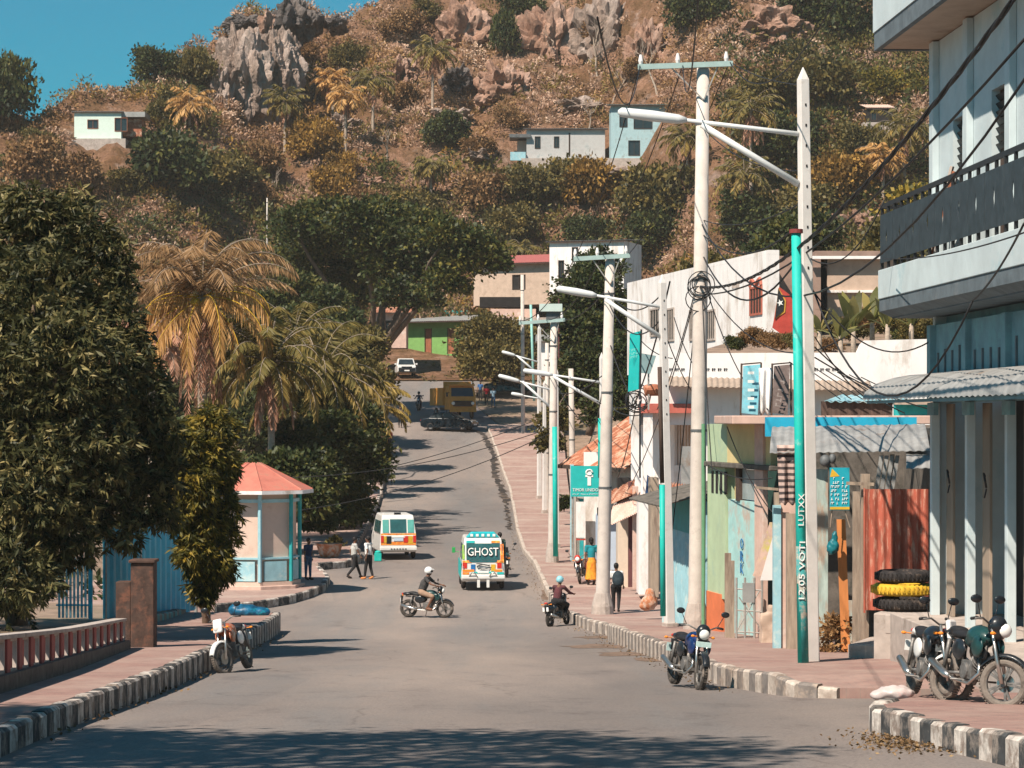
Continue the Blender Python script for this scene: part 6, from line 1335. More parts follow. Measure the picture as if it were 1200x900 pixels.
# more slack service wires and tangles between the shop fronts
for i,(a_,b_,sg_,lb) in enumerate([((790,372,65),(824,440,63),.25,'loop of wire between second lamp pole and tallest pole'),((788,420,65),(752,400,73),.1,'short wire from the second lamp pole to the teal banner'),((712,340,77.5),(775,345,65),.5,'sagging wire between the second round pole and the lamp pole'),
 ((712,352,77.5),(776,372,65),.7,'lower sagging wire between the second round pole and the lamp pole'),((708,470,92),(752,486,76),.2,'wire from the lamp pole behind the student to the porch knot'),((690,500,98),(648,440,103),.3,'wire from the rusty roof to the teal piped pole'),
 ((746,470,76),(724,560,88),.25,'wire dropping from the porch knot to the shop roofs'),((746,472,76),(700,470,92),.2,'slack wire left of the porch knot'),((830,545,61),(905,560,55),.15,'wire strung along the yellow building ledge'),((852,500,60),(905,600,54),.2,'wire running down across the aqua wall'),((946,300,45.3),(1036,235,44),.5,'wire from the square pole to the balcony corner'),((946,330,45.3),(1090,400,45),.6,'wire from the square pole into the blue wall')]):
    cable(lb,P(*a_),P(*b_),sg_,.013 if a_[2]<70 else .018)
# ================================================================ people
m_skin=mat('brown_skin',(.16,.075,.045),.6,.08,8,0); m_hair=mat('black_hair',(.012,.010,.010),.6,.2,20,.2)
def cloth_m(n,c,c2=None): return mat('cloth_'+n,c,.9,.12,10,.3,col2=c2,amt=.4,scale2=14)
def cap(mb,a,b,ra,rb):
    a=Vector(a); b=Vector(b); n=5; mb.tube([a.lerp(b,i/n) for i in range(n+1)],[ra+(rb-ra)*i/n for i in range(n+1)],10); mb.ball(a,ra,10,6); mb.ball(b,rb,10,6)
def hand(mb,w,d,side):
    """palm and five curled fingers from wrist w along d"""
    d=Vector(d).normalized(); s=d.cross(Vector((1,0,0))); s=(s if s.length>.2 else d.cross(Vector((0,1,0)))).normalized()*side; n=d.cross(s)
    cap(mb,w,w+d*.07,.024,.03)
    for i,(o,l) in enumerate(((-.027,.065),(-.009,.078),(.009,.072),(.026,.055))):
        a=w+d*.075+s*o; b=a+d*l*.5+n*.006; c=b+d*l*.35+n*l*.35; mb.tube([a,b,c],[.0095,.0085,.007],6)
    a=w+d*.02-s*.025; mb.tube([a,a+d*.03-s*.028,a+d*.058-s*.03+n*.012],[.011,.010,.008],6)
def person(label,loc,rz,J,top,bottom,H=1.65,skirt=None,hair=True,helmet=None,sleeve='short',shorts=False,shoes=None,long_hair=False,tilt=0,group=None):
    """J joints for a 1.7 m figure, x forward, y left; body, clothes fused from tapering limbs"""
    o=empty('person',loc,rz,label,'person',group,scale=H/1.7); o.rotation_euler=(tilt,0,rz); J={k:Vector(v) for k,v in J.items()}
    B=MB(); cap(B,J['neck']-Vector((0,0,.04)),J['head']-Vector((0,0,.06)),.056,.052)
    hd=J['head']; B.ball(hd+Vector((.0,0,.02)),(.098,.077,.118),14,10); B.ball(hd+Vector((.035,0,-.05)),(.062,.055,.06),10,7); B.ball(hd+Vector((.10,0,-.012)),(.018,.014,.024),6,5)
    for s in (1,-1): B.ball(hd+Vector((-.005,.078*s,-.005)),(.018,.012,.03),6,5)
    cap(B,J['hip'],J['chest'],.12,.135); cap(B,J['chest'],J['neck'],.12,.06)
    for s in 'LR':
        sg=1 if s=='L' else -1
        cap(B,J['neck']-Vector((0,0,.07)),J['sh'+s],.07,.058); cap(B,J['sh'+s],J['el'+s],.052,.038); cap(B,J['el'+s],J['wr'+s],.038,.025)
        cap(B,J['hip']+Vector((0,.07*sg,-.02)),J['hp'+s],.1,.09); cap(B,J['hp'+s],J['kn'+s],.085,.055); cap(B,J['kn'+s],J['an'+s],.055,.036); cap(B,J['an'+s],J['to'+s],.036,.028)
    b=fuse(B,.022,2)
    for s in 'LR': hand(b,J['wr'+s],J['wr'+s]-J['el'+s],1 if s=='L' else -1)
    bo=b.build('body',m_skin,o,smooth=True)
    for s in (1,-1):
        g=MB(); g.ball(hd+Vector((.092,.032*s,.022)),(.010,.013,.009),8,6); g.build('eye',m_ink,bo,smooth=True)
    T=MB(); cap(T,J['hip']+Vector((0,0,.02)),J['chest'],.138,.152); cap(T,J['chest'],J['neck']-Vector((0,0,.03)),.135,.068)
    for s in 'LR':
        cap(T,J['neck']-Vector((0,0,.075)),J['sh'+s],.082,.072); e=J['el'+s] if sleeve=='long' else J['sh'+s].lerp(J['el'+s],.62); cap(T,J['sh'+s],e,.068,.056 if sleeve=='short' else .052)
        if sleeve=='long': cap(T,J['el'+s],J['wr'+s],.052,.036)
    fuse(T,.024,2).build('shirt',top,o,smooth=True)
    Q=MB()
    if skirt:
        k=(J['knL']+J['knR'])/2; a=(J['anL']+J['anR'])/2+Vector((0,0,.08)); cap(Q,J['hip']+Vector((0,0,.03)),J['hip']-Vector((0,0,.1)),.145,.17); Q.tube([J['hip']-Vector((0,0,.08)),k,a],[.175,.19,.24],14); 
    else:
        cap(Q,J['hip']+Vector((0,0,.03)),J['hip'],.138,.14)
        for s in 'LR':
            sg=1 if s=='L' else -1; cap(Q,J['hip']+Vector((0,.07*sg,-.02)),J['hp'+s],.115,.105); 
            if shorts: cap(Q,J['hp'+s],J['hp'+s].lerp(J['kn'+s],.92),.102,.08)
            else: cap(Q,J['hp'+s],J['kn'+s],.10,.07); cap(Q,J['kn'+s],J['an'+s]+Vector((0,0,.03)),.07,.052)
    fuse(Q,.024,2).build('skirt' if skirt else 'shorts' if shorts else 'trousers',bottom,o,smooth=True)
    for s in 'LR':
        g=MB(); d=(J['to'+s]-J['an'+s]).normalized(); g.tube([J['an'+s]-d*.05-Vector((0,0,.045)),J['an'+s]+d*.05-Vector((0,0,.04)),J['to'+s]-Vector((0,0,.012)),J['to'+s]+d*.04-Vector((0,0,.012))],[.042,.048,.043,.02],10); g.build('shoe',shoes or m_rub,o,smooth=True)
    if helmet:
        g=MB(); g.ball(hd+Vector((-.012,0,.045)),(.145,.125,.14),18,12); 
        g.v=[(x,y,max(z,hd.z-.045)) for x,y,z in g.v]; ho=g.build('helmet',helmet,o,smooth=True)
        g=MB(); g.ball(hd+Vector((.085,0,.03)),(.055,.10,.045),12,8); g.build('visor',m_black,ho,smooth=True); g=MB(); g.tube([hd+Vector((.09,.09,.09)),hd+Vector((.165,0,.085)),hd+Vector((.09,-.09,.09))],.02,6); g.build('peak',helmet,ho)
    elif hair:
        g=MB(); g.ball(hd+Vector((-.018,0,.045)),(.105,.09,.108),14,9)
        if long_hair: g.ball(hd+Vector((-.08,0,-.02)),(.07,.075,.1),10,8); g.ball(hd+Vector((-.11,0,.07)),.055,10,7)
        g.build('hair',m_hair,o,smooth=True)
    return o
def walk(st=.28,arm=.2,w=.1):
    return dict(hip=(0,0,.93),chest=(.02,0,1.22),neck=(.02,0,1.44),head=(.04,0,1.58),shL=(.02,.19,1.38),shR=(.02,-.19,1.38),elL=(-arm*.5,.23,1.12),elR=(arm*.5,-.23,1.12),wrL=(-arm*.2,.24,.87),wrR=(arm*1.1,-.23,.9),
        hpL=(0,w,.88),hpR=(0,-w,.88),knL=(st*.55,w,.49),knR=(-.02,-w,.48),anL=(st,w,.09),anR=(-st,-w,.12),toL=(st+.15,w,.04),toR=(-st+.14,-w,.03))
STAND=walk(.03,.05)
RIDE=dict(hip=(-.17,0,.86),chest=(-.06,0,1.14),neck=(.03,0,1.36),head=(.08,0,1.5),shL=(.02,.19,1.3),shR=(.02,-.19,1.3),elL=(.22,.28,1.12),elR=(.22,-.28,1.12),wrL=(.44,.31,1.06),wrR=(.44,-.31,1.06),
    hpL=(-.12,.13,.82),hpR=(-.12,-.13,.82),knL=(.28,.20,.70),knR=(.28,-.20,.70),anL=(.08,.19,.34),anR=(.08,-.19,.34),toL=(.22,.2,.29),toR=(.22,-.2,.29))
# ================================================================ motorcycles
m_chr=mat('chrome_metal',(.55,.53,.5),.28,.1,5,0,metal=.9); m_eng=mat('engine_grey',(.20,.19,.18),.5,.3,12,.3,metal=.5); m_tyr=mat('dusty_tyre',(.055,.048,.042),.9,.3,12,.2,col2=(.22,.18,.15),amt=.4,scale2=6)
m_tyrd=mat('very_dusty_tyre',(.20,.17,.145),.95,.25,12,.2,col2=(.09,.075,.065),amt=.4,scale2=6)
m_seat=mat('black_seat',(.018,.018,.02),.6,.2,10,.1); m_blk=mat('black_gloss',(.015,.018,.022),.3,.2,5,0,coat=.4); m_red=mat('red_gloss',(.45,.03,.02),.35,.1,4,0,coat=.3); m_orl=mat('indicator_orange',(.8,.25,.03),.3,.05,4,0); m_len=mat('lamp_lens',(.75,.75,.72),.12,.1,8,0,spec=.8)
def wheel(par,c,R,steer,tm,spoke=True,nm='front_wheel',rw=.05,rimc=None):
    o=bpy.data.objects.new(nm,None); COL.objects.link(o); o.parent=par; o.location=c; o.rotation_euler=(0,0,steer)
    m=MB(); m.torus((0,0,0),R-rw,rw,'y',36,10,1.0)
    for k in range(44): a=2*math.pi*k/44; m.cbox((math.cos(a)*(R+.002),0,math.sin(a)*(R+.002)),(.012,rw*1.5,.022),Matrix.Rotation(-a,3,'Y'))
    m.build('tyre',tm,o,smooth=False)
    m=MB(); m.torus((0,0,0),R-rw*1.75,.014,'y',32,6,2.0); m.tube([(0,-.05,0),(0,.05,0)],.04,12)
    if spoke:
        for k in range(18): a=2*math.pi*k/18; m.tube([(.035*math.cos(a+.5),.03*(-1)**k,.035*math.sin(a+.5)),((R-rw*1.8)*math.cos(a),0,(R-rw*1.8)*math.sin(a))],.0035,4,False)
    else:
        for k in range(5):
            a=2*math.pi*k/5
            for q in (-.13,.13): m.bar((.03*math.cos(a),0,.03*math.sin(a)),((R-rw*1.8)*math.cos(a+q),0,(R-rw*1.8)*math.sin(a+q)),.022,.03)
    m.build('rim',rimc or m_eng,o); m=MB(); m.tube([(0,.055,0),(0,.06,0)],.11,20); m.build('brake_disc',m_chr,o)
    return o
def motorbike(label,loc,rz,tank,style='street',lean=.0,steer=0.0,scale=1.0,tyrem=None,cowl=None,pitch=0,group=None,mir=True,name='motorcycle',cat='motorcycle',spoke=True,plate=m_ink,extra=None,roll=None):
    o=empty(name,loc,0,label,cat,group); o.rotation_euler=(Matrix.Rotation(rz,3,'Z')@Matrix.Rotation(-pitch,3,'Y')@Matrix.Rotation(lean,3,'X')).to_euler(); o.scale=(scale,)*3
    R=.30 if style!='scooter' else .24; wb=.64; tm=tyrem or m_tyr; cowl=cowl or tank
    rwh=wheel(o,(-wb,0,R),R,0,tm,spoke,'rear_wheel',.055)
    S=Matrix.Rotation(steer,4,'Z'); piv=Vector((.42,0,0))
    def fs(p): return tuple((S@(Vector(p)-piv))+piv)   # steered point
    fw=wheel(o,fs((wb,0,R)),R,steer,tm,spoke,'front_wheel',.048)
    def bld(nm,m,mb,**k): return mb.build(nm,m,o,**k)
    for s in (1,-1):
        m=MB(); m.tube([fs((wb,.085*s,R)),fs((wb-.09,.085*s,R+.28)),fs((.44,.085*s,.98))],[.028,.024,.02],8); bld('fork_leg',m_chr if style!='sport' else m_blk,m,smooth=True)
    m=MB(); n=12; rr=[]
    for i in range(n+1):
        a=math.radians(20+130*i/n); w=.055+.012*math.sin(math.pi*i/n); x=wb+(R+.045)*math.cos(a); z=R+(R+.045)*math.sin(a); rr.append([m.V(fs((x,-w,z-.03))),m.V(fs((x,-w*.5,z+.012))),m.V(fs((x,w*.5,z+.012))),m.V(fs((x,w,z-.03)))])
    for a,b in zip(rr,rr[1:]):
        for k in range(3): m.face((a[k],a[k+1],b[k+1],b[k]))
    bld('front_fender',cowl if style!='street' else m_blk,m,solid=.006,smooth=True)
    if style=='scooter':
        m=MB(); m.ball((.35,0,.62),(.13,.2,.34),14,10); f1=m; f1.v=[(x+(z-.3)*-.15,y,z) for x,y,z in f1.v]; bld('leg_shield',tank,m,smooth=True)
        m=MB(); m.ball((-.35,0,.60),(.42,.16,.19),14,9); m.ball((-.1,0,.42),(.35,.12,.12),12,8); bld('body_panel',tank,m,smooth=True)
        m=MB(); m.ball((-.33,0,.76),(.40,.14,.075),14,8); bld('seat',m_seat,m,smooth=True)
    else:
        m=MB(); m.ball((.14,0,.80),(.27,.15,.145),16,10); m.ball((.02,0,.74),(.2,.12,.1),12,8); fuse(m,.02,2).build('fuel_tank',tank,o,smooth=True)
        m=MB(); m.ball((-.30,0,.79),(.33,.125,.06),14,8); m.ball((-.5,0,.84),(.18,.11,.05),12,7); fuse(m,.02,2).build('seat',m_seat,o,smooth=True)
        for s in (1,-1): m=MB(); m.ball((-.2,.115*s,.62),(.2,.03,.13),10,7); bld('side_panel',cowl,m,smooth=True); m=MB(); m.ball((.36,.14*s,.70),(.17,.03,.13),10,7); bld('shroud',tank,m,smooth=True)
        m=MB(); m.ball((-.66,0,.80),(.22,.09,.06),10,7); bld('tail',cowl,m,smooth=True)
    m=MB(); m.tube([(-.88,0,.74),(-.9,0,.55),(-.86,0,.46)],[.05,.035,.05],6); bld('mudguard',m_blk,m)
    m=MB(); m.cbox((-.9,0,.60),(.012,.22,.14)); bld('number_plate',plate,m)
    m=MB(); m.ball((-.85,0,.80),(.045,.07,.035),10,7); bld('tail_light',m_red,m,smooth=True)
    m=MB(); m.cbox((.05,0,.40),(.30,.22,.22)); m.tube([(.12,0,.42),(.26,0,.60)],[.085,.075],10)
    for k in range(5): m.tube([(.14+k*.025,0,.45+k*.03),(.15+k*.025,0,.455+k*.03)],[.115,.115],12)
    m.tube([(.03,-.14,.38),(.03,.14,.38)],.10,14); bld('engine',m_eng,m,bevel=.01)
    m=MB(); m.tube([(.30,-.06,.55),(.38,-.09,.38),(.2,-.13,.24),(-.2,-.15,.26),(-.45,-.16,.30)],.022,8); m.tube([(-.3,-.165,.28),(-.4,-.17,.30),(-.85,-.17,.42)],[.03,.05,.048],10); bld('exhaust',m_chr,m,smooth=True)
    m=MB()
    for s in (1,-1): m.tube([(-wb,.09*s,R),(-.15,.10*s,.34)],.022,6); m.tube([(-.5,.11*s,.72),(-.56,.12*s,R+.06)],[.03,.022],8)
    m.tube([(.38,0,.86),(.28,0,.5),(.1,0,.24),(-.2,0,.3),(-.3,0,.7)],.022,7); m.tube([(.40,0,.88),(-.1,0,.68),(-.75,0,.72)],.02,7); m.tube([(.05,-.3,.27),(.05,.3,.27)],.014,6); m.tube([(0,.12,.3),(-.12,.26,.01)],.012,5); bld('frame',m_eng,m,smooth=True)
    m=MB(); m.tube([fs((.30,.36,1.03)),fs((.38,.24,1.05)),fs((.42,.08,.98)),fs((.42,-.08,.98)),fs((.38,-.24,1.05)),fs((.30,-.36,1.03))],.013,7); hb=bld('handlebar',m_eng,m,smooth=True)
    for s in (1,-1): g=MB(); g.tube([fs((.33,.27*s,1.045)),fs((.29,.38*s,1.03))],.02,7); g.build('grip',m_seat,hb,smooth=True)
    m=MB()
    if style=='trail': m.cbox(fs((.56,0,.93)),(.07,.2,.26),Matrix.Rotation(steer,3,'Z')@Matrix.Rotation(-.25,3,'Y')); bld('number_board',m_white,m,bevel=.03); m=MB(); m.ball(fs((.60,0,.90)),(.03,.075,.07),12,8)
    else:
        m.ball(fs((.49,0,.96)),(.10,.125,.13),14,9); m.ball(fs((.50,0,.88)),(.09,.10,.10),12,8); m=fuse(m,.015,2); bld('headlight_cowl',cowl,m,smooth=True); m=MB(); m.ball(fs((.585,0,.92)),(.055,.09,.085),12,8)
    bld('headlight',m_len,m,smooth=True)
    if extra: m=MB(); q=Vector(fs((.60,0,.76))); m.cbox(q,(.012,.26,.09),Matrix.Rotation(steer,3,'Z')); bld('number_plate',plate,m,bevel=.005)
    for s in (1,-1):
        for x_ in (.5,-.8):
            m=MB(); p=(x_,.17*s,.88 if x_>0 else .76); p=fs(p) if x_>0 else p; m.ball(p,(.03,.035,.022),8,6); m.tube([Vector(p),Vector((p[0],p[1]*.4,p[2]))],.008,5); bld('indicator',m_orl,m)
        if mir:
            a=Vector(fs((.36,.26*s,1.05))); b_=Vector(fs((.34,.36*s,1.24))); m=MB(); m.tube([a,b_],.007,5); m.ball(b_+Vector((.0,.02*s,.03)),(.02,.075,.05),12,8); bld('mirror',m_blk,m,smooth=True)
    return o
m_bike_blue=mat('deep_blue_gloss',(.01,.03,.12),.3,.2,4,0,coat=.4); m_bike_gr=mat('dark_green_gloss',(.012,.05,.05),.35,.2,4,0,coat=.4); m_bike_w=mat('white_gloss',(.72,.72,.7),.35,.05,4,0,coat=.4)
D=math.radians
def face(px,z): return 0
# parked, right foreground (wheels turned to the viewer)
def gb(px,z,h): return Vector((X_(px,z),z,float(road(z))+h))
motorbike('dark blue motorcycle parked by the striped right kerb, headlight towards the viewer',gb(805,42.3,-.03),D(-74),m_bike_blue,extra=True,lean=-.12,steer=-.1,cowl=m_blk,spoke=False,plate=mat('pale_plate',(.45,.6,.58),.5,.1,20,0))
motorbike('white and black trail motorcycle leaning among the parked ones on the right pavement',Vector((5.16,32.0,float(road(32.0))+.235)),D(-85),m_blk,'trail',lean=-.12,steer=.85,scale=.98,tyrem=m_tyrd,cowl=m_bike_w)
motorbike('dark green motorcycle with a dusty front wheel at the right edge',Vector((5.50,30.8,float(road(30.8))+.235)),D(-76),m_bike_gr,lean=-.11,steer=.8,tyrem=m_tyrd,cowl=m_blk,spoke=False)
motorbike('faded orange and white motorcycle with a dusty wheel leaning at the left kerb',Vector((-5.22,48.9,float(road(48.9))-.03)),D(-101),mat('faded_orange_gloss',(.38,.10,.04),.4,.2,6,0,col2=(.4,.36,.3),amt=.5,scale2=8),'trail',lean=.22,steer=-.3,tyrem=m_tyrd,cowl=m_bike_w)
rz=D(-14); bp=gb(500,80.8,-.03); motorbike('dark motorcycle crossing the road under the rider in the white helmet',bp,rz,m_bike_gr,lean=0,steer=.1,cowl=m_blk,spoke=False,scale=.92)
person('rider in a white helmet, dark t shirt and shorts crossing the road',bp+Vector((0,0,.0)),rz,RIDE,cloth_m('charcoal',(.05,.05,.05),(.12,.1,.1)),cloth_m('tan_shorts',(.30,.20,.14)),H=1.62,helmet=m_bike_w,shorts=True,shoes=m_skin)
rz=D(62); bp=gb(655,76.5,-.03); motorbike('black scooter stopped at the right kerb under the rider in the pale blue helmet',bp,rz,m_blk,'scooter',lean=-.08,steer=.1,scale=.88,name='scooter',cat='scooter')
person('scooter rider in a pale blue helmet seen from behind at the right kerb',bp,rz,RIDE,cloth_m('maroon_check',(.10,.03,.035),(.03,.03,.04)),cloth_m('dark',(.02,.02,.022)),H=1.5,helmet=mat('pale_blue_helmet',(.25,.55,.62),.3,.1,3,0,coat=.4),sleeve='long')
motorbike('black motorcycle parked on the right pavement beside the woman in orange',gb(684,92.5,.19),D(-108),m_blk,lean=.12,steer=.2,cowl=m_red,scale=.95)
motorbike('dark motorcycle riding away behind the painted van',gb(594,98.5,-.03),D(88),m_bike_gr,lean=-.05,scale=.95)
rz=D(-95); bp=gb(491,212,-.03); motorbike('distant motorcycle coming down the road left of the dark car',bp,rz,m_bike_blue)
person('distant rider in dark blue clothes coming down the road',bp,rz,RIDE,cloth_m('navy',(.02,.04,.09)),cloth_m('dark',(.02,.02,.022)),helmet=m_blk)
# pedestrians
person('pedestrian in a grey top and dark trousers, left one of the pair on the road',gb(415,97.5,-.03),D(20),walk(.3),cloth_m('pale_grey',(.42,.42,.40)),cloth_m('dark',(.02,.02,.022)),H=1.55)
person('pedestrian in a white shirt, dark trousers and orange shoes by the left van',gb(432,97,-.03),D(150),walk(.12),cloth_m('white',(.7,.7,.68)),cloth_m('dark',(.02,.02,.022)),H=1.62,shoes=MATS['orange_plank'])
sp=gb(722,79,.25)
person('student in a white shirt and black trousers with a dark backpack walking away',sp,D(82),walk(.16),cloth_m('white',(.7,.7,.68)),cloth_m('dark',(.02,.02,.022)),H=1.5)
g=MB(); g.ball((0,0,0),(.19,.13,.27),14,10); g.ball((0,-.1,-.08),(.14,.07,.14),12,8); f=fuse(g,.025,2); o=f.build('backpack',mat('dark_slate_fabric',(.02,.035,.045),.8,.2,12,.2),smooth=True); o.location=sp+Vector((.05,-.22,1.03)); tag(o,'dark slate backpack worn by the student in the white shirt','backpack')
person('woman in a teal top and long orange skirt beside the parked motorcycle',gb(693,91.5,.2),D(100),STAND,cloth_m('teal',(.01,.20,.24)),cloth_m('orange',(.75,.30,.03),(.4,.07,.02)),H=1.66,skirt=True,long_hair=True)
person('person in dark clothes hanging at the right side of the painted van',Vector((X_(586,93.5),93.5,float(road(93.5))+.38)),D(120),STAND,cloth_m('dark_green',(.02,.045,.035)),cloth_m('dark',(.02,.02,.022)),H=1.55,sleeve='long')
person('person in dark clothes standing in the shade right of the kiosk',gb(361,93,.26),D(-40),STAND,cloth_m('navy',(.02,.04,.09)),cloth_m('blue_jeans',(.04,.10,.18)),H=1.5)
person('distant person in a red top under the tree beside the truck',gb(570,216,.05),D(-90),STAND,cloth_m('crimson',(.40,.02,.03)),cloth_m('dark',(.02,.02,.022)))
person('distant person in a pale blue shirt right of the one in red',gb(578,214,.05),D(-80),walk(.1),cloth_m('pale_blue',(.35,.5,.6)),cloth_m('blue_jeans',(.04,.10,.18)))
person('distant person in blue standing left of the red topped one',gb(563,220,.05),D(-100),STAND,cloth_m('blue',(.03,.10,.25)),cloth_m('dark',(.02,.02,.022)))
person('distant person in dark clothes walking at the left edge of the upper road',gb(469,200,-.03),D(-90),walk(.2),cloth_m('charcoal',(.05,.05,.05)),cloth_m('dark',(.02,.02,.022)))
person('distant pedestrian in red on the left pavement halfway up',gb(456,183,.2),D(80),walk(.2),cloth_m('crimson',(.40,.02,.03)),cloth_m('dark',(.02,.02,.022)))
person('pedestrian in a pink top on the left pavement beneath the trees',gb(447,160,.2),D(-90),walk(.15),cloth_m('pink',(.55,.25,.25)),cloth_m('dark',(.02,.02,.022)))
# ================================================================ vehicles
m_vw=mat('van_white',(.66,.65,.62),.4,.06,4,0,coat=.3); m_vo=mat('van_orange',(.70,.20,.03),.5,.3,9,0,col2=(.65,.5,.1),amt=.45,scale2=7); m_vg=mat('van_glass',(.03,.10,.10),.1,.2,3,0,spec=.8)
m_tl=mat('tail_red',(.55,.03,.02),.3,.1,5,0); m_yt=mat('truck_yellow',(.62,.27,.05),.5,.12,3,.1,col2=(.4,.22,.06),amt=.3); m_navy=mat('car_dark_blue',(.006,.012,.018),.25,.1,3,0,coat=.6)
def carbody(o,prof,W,m,inset=lambda z:0.0,nm='body',bev=.05):
    """side outline (x,z) with the width drawn in by height"""
    mb=MB(); L_=[mb.V((x,W/2-inset(z),z)) for x,z in prof]; R_=[mb.V((x,-W/2+inset(z),z)) for x,z in prof]; n=len(prof); mb.face(L_[::-1]); mb.face(R_)
    for k in range(n): mb.face((L_[k],L_[(k+1)%n],R_[(k+1)%n],R_[k]))
    return mb.build(nm,m,o,bevel=bev)
def vwheel(o,x,y,R=.29,w=.17):
    g=MB(); s=1 if y>0 else -1; g.torus((x,y,R),R-.08,.08,'y',24,8,1.05); t=g.build('wheel',m_rub,o,smooth=True); g=MB(); g.tube([(x,y-.03,R),(x,y+.05*s,R)],R-.11,14); g.tube([(x,y,R),(x,y+.07*s,R)],.05,10); g.build('rim',m_zinc,t)
def panel(o,nm,pts,m,th=.012,d=(-1,0,0)):
    """thin plate from corner points, pushed out along d"""
    d=Vector(d)*th; mb=MB(); a=[mb.V(Vector(p)+d) for p in pts]; b=[mb.V(p) for p in pts]; n=len(a); mb.face(a); mb.face(b[::-1])
    for k in range(n): mb.face((a[k],b[k],b[(k+1)%n],a[(k+1)%n]))
    return mb.build(nm,m,o)
def van(label,loc,rz,kind):
    o=empty('minibus',loc,rz,label,'minibus'); W=1.56
    prof=[(-1.9,.36),(-1.93,.6),(-1.92,.98),(-1.72,1.72),(-1.6,1.86),(.75,1.88),(1.0,1.78),(1.62,1.02),(1.88,.92),(1.92,.4),(1.7,.3),(-1.75,.3)]
    ins=lambda z:.0 if z<.95 else (z-.95)*.13
    carbody(o,prof,W,m_vw,ins,bev=.06)
    for x in (-1.25,1.3):
        for y in (W/2-.09,-W/2+.09): vwheel(o,x,y)
    xr=lambda z:-1.92 if z<.98 else -1.92+(z-.98)*.27
    def rp(nm,y0,y1,z0,z1,m,th=.015,t=0): return panel(o,nm,[(xr(z0),y0,z0),(xr(z0),y1,z0),(xr(z1),y1-(t if y1>0 else -t)*0,z1),(xr(z1),y0,z1)],m,th)
    if kind=='ghost':
        w=rp('rear_window',-.60,.60,1.08,1.66,m_vg,.02)
        M=Matrix(((0,.0,0,xr(1.37)-.03),(-1,0,0,0),(0,0,1,1.37),(0,0,0,1)))
        tl=Matrix.Rotation(.26,4,'X'); Mt=Matrix(((0,1,0,xr(1.36)-.028),(-1,0,0,0),(0,0,1,1.36),(0,0,0,1)))@Matrix.Rotation(-.262,4,'X')
        text('GHOST',1.19,.36,m_black,Mt,w,depth=.008); text('GHOST',1.10,.29,m_ink,Mt@Matrix.Translation((0,-.012,0.005)),w,depth=.010)
        rp('lower_sticker',-.5,.5,1.0,1.06,m_vg,.02)
        for y in (-.66,.58): rp('tail_light',y,y+.16,.78,.97,m_tl,.02); rp('orange_flash',y-.02 if y<0 else y-.26,y+.26 if y<0 else y+.16,.66,.74,m_orl,.02)
        for y0,y1,z0,z1,m in ((-.72,-.45,.98,1.06,m_vo),(.42,.74,.98,1.06,m_vo),(-.4,.4,.60,.66,m_tealb),(-.74,-.62,.98,1.64,m_vo),(-.6,-.3,1.68,1.76,m_vo),(.3,.6,1.68,1.76,m_tealb),(-.44,-.28,.68,.92,m_yel),(.28,.44,.68,.92,mat('sticker_blue',(.02,.15,.4),.5,.3,8,0)),(-.74,-.5,.56,.64,m_tealb),(.5,.74,.56,.64,m_vo),(.66,.74,1.1,1.62,mat('lime_sticker',(.3,.5,.08),.5,.2,6,0))): rp('sticker',y0,y1,z0,z1,m,.018)
        g=MB(); g.tube([(-1.98,y,.92+.03*math.sin(y*9)) for y in [-.25+.05*k for k in range(11)]],.018,6); g.tube([(-1.98,.22*math.cos(a),.84+.08*math.sin(a)) for a in [math.pi*2*k/14 for k in range(15)]],.015,6); g.build('wing_emblem',m_blk,o,smooth=True)
        rp('number_plate',-.2,.2,.62,.74,m_ink,.03)
        g=MB(); g.box(-2.04,-1.93,-.78,.78,.40,.54); g.build('bumper',m_vw,o,bevel=.03)
        for s in (1,-1): g=MB(); g.tube([(-2.03,.5*s,.5),(-2.1,.42*s,.62),(-2.1,.3*s,.62),(-2.06,.22*s,.5)],.022,6); g.build('bumper_guard',m_chr,o,smooth=True)
        for s in (1,-1): g=MB(); g.cbox((-2.0,.17*s,.27),(.02,.1,.34)); g.build('mud_flap',m_vw,o)
        g=MB(); g.prism([(-.6,0),(.6,0),(.42,.2),(-.42,.2)],0,.5); g.M=None; g.v=[(-1.6+y,x,1.86+z) for x,y,z in g.v]; lb=g.build('roof_sign',mat('roof_teal',(.01,.42,.48),.4,.1,5,0),o,bevel=.03)
        for k in range(5): g=MB(); g.cbox((-1.61,-.4+k*.2,1.95),(.02,.1,.09)); g.build('roof_sign_mark',m_ink,lb)
        for s,m in ((1,mat('mirror_green',(.03,.3,.08),.4,.1,3,0)),(-1,m_blk)): g=MB(); g.tube([(1.2,s*.78,1.2),(1.25,s*.95,1.25)],.015,5); g.cbox((1.22,s*.98,1.28),(.05,.12,.2)); g.build('mirror',m,o,bevel=.01)
        g=MB(); g.box(-1.7,1.6,.785,.80,.42,.98); g.build('side_stripe',m_tealb,o); g=MB(); g.box(-.9,.5,-.86,-.80,.45,1.7); g.build('sliding_door',m_bike_gr,o,bevel=.03)
        for s in (1,-1): g=MB(); g.tube([(-1.95,s*.7,.75),(-1.78,s*.68,1.6)],.016,5); g.build('corner_trim',m_chr,o)
    else:
        rp('rear_window',-.34,.34,1.12,1.68,m_vg,.02)
        for s in (1,-1): rp('rear_side_window',*sorted((s*.40,s*.66)),1.12,1.66,mat('teal_window',(.10,.34,.30),.15,.15,3,0),.02)
        rp('orange_panel',-.74,.74,.60,1.09,m_vo,.015); [rp('painted_swirl',y_,y_+.2,.66+.05*(k_%2),.98,(m_yel,m_tl,m_blk,m_yel)[k_],.02) for k_,y_ in enumerate((-.6,-.42,.3,.46))]; rp('number_plate',-.2,.2,.78,.90,mat('pale_plate2',(.5,.6,.7),.4,.1,20,0),.03); rp('white_sticker',-.28,.28,.92,.96,m_ink,.03)
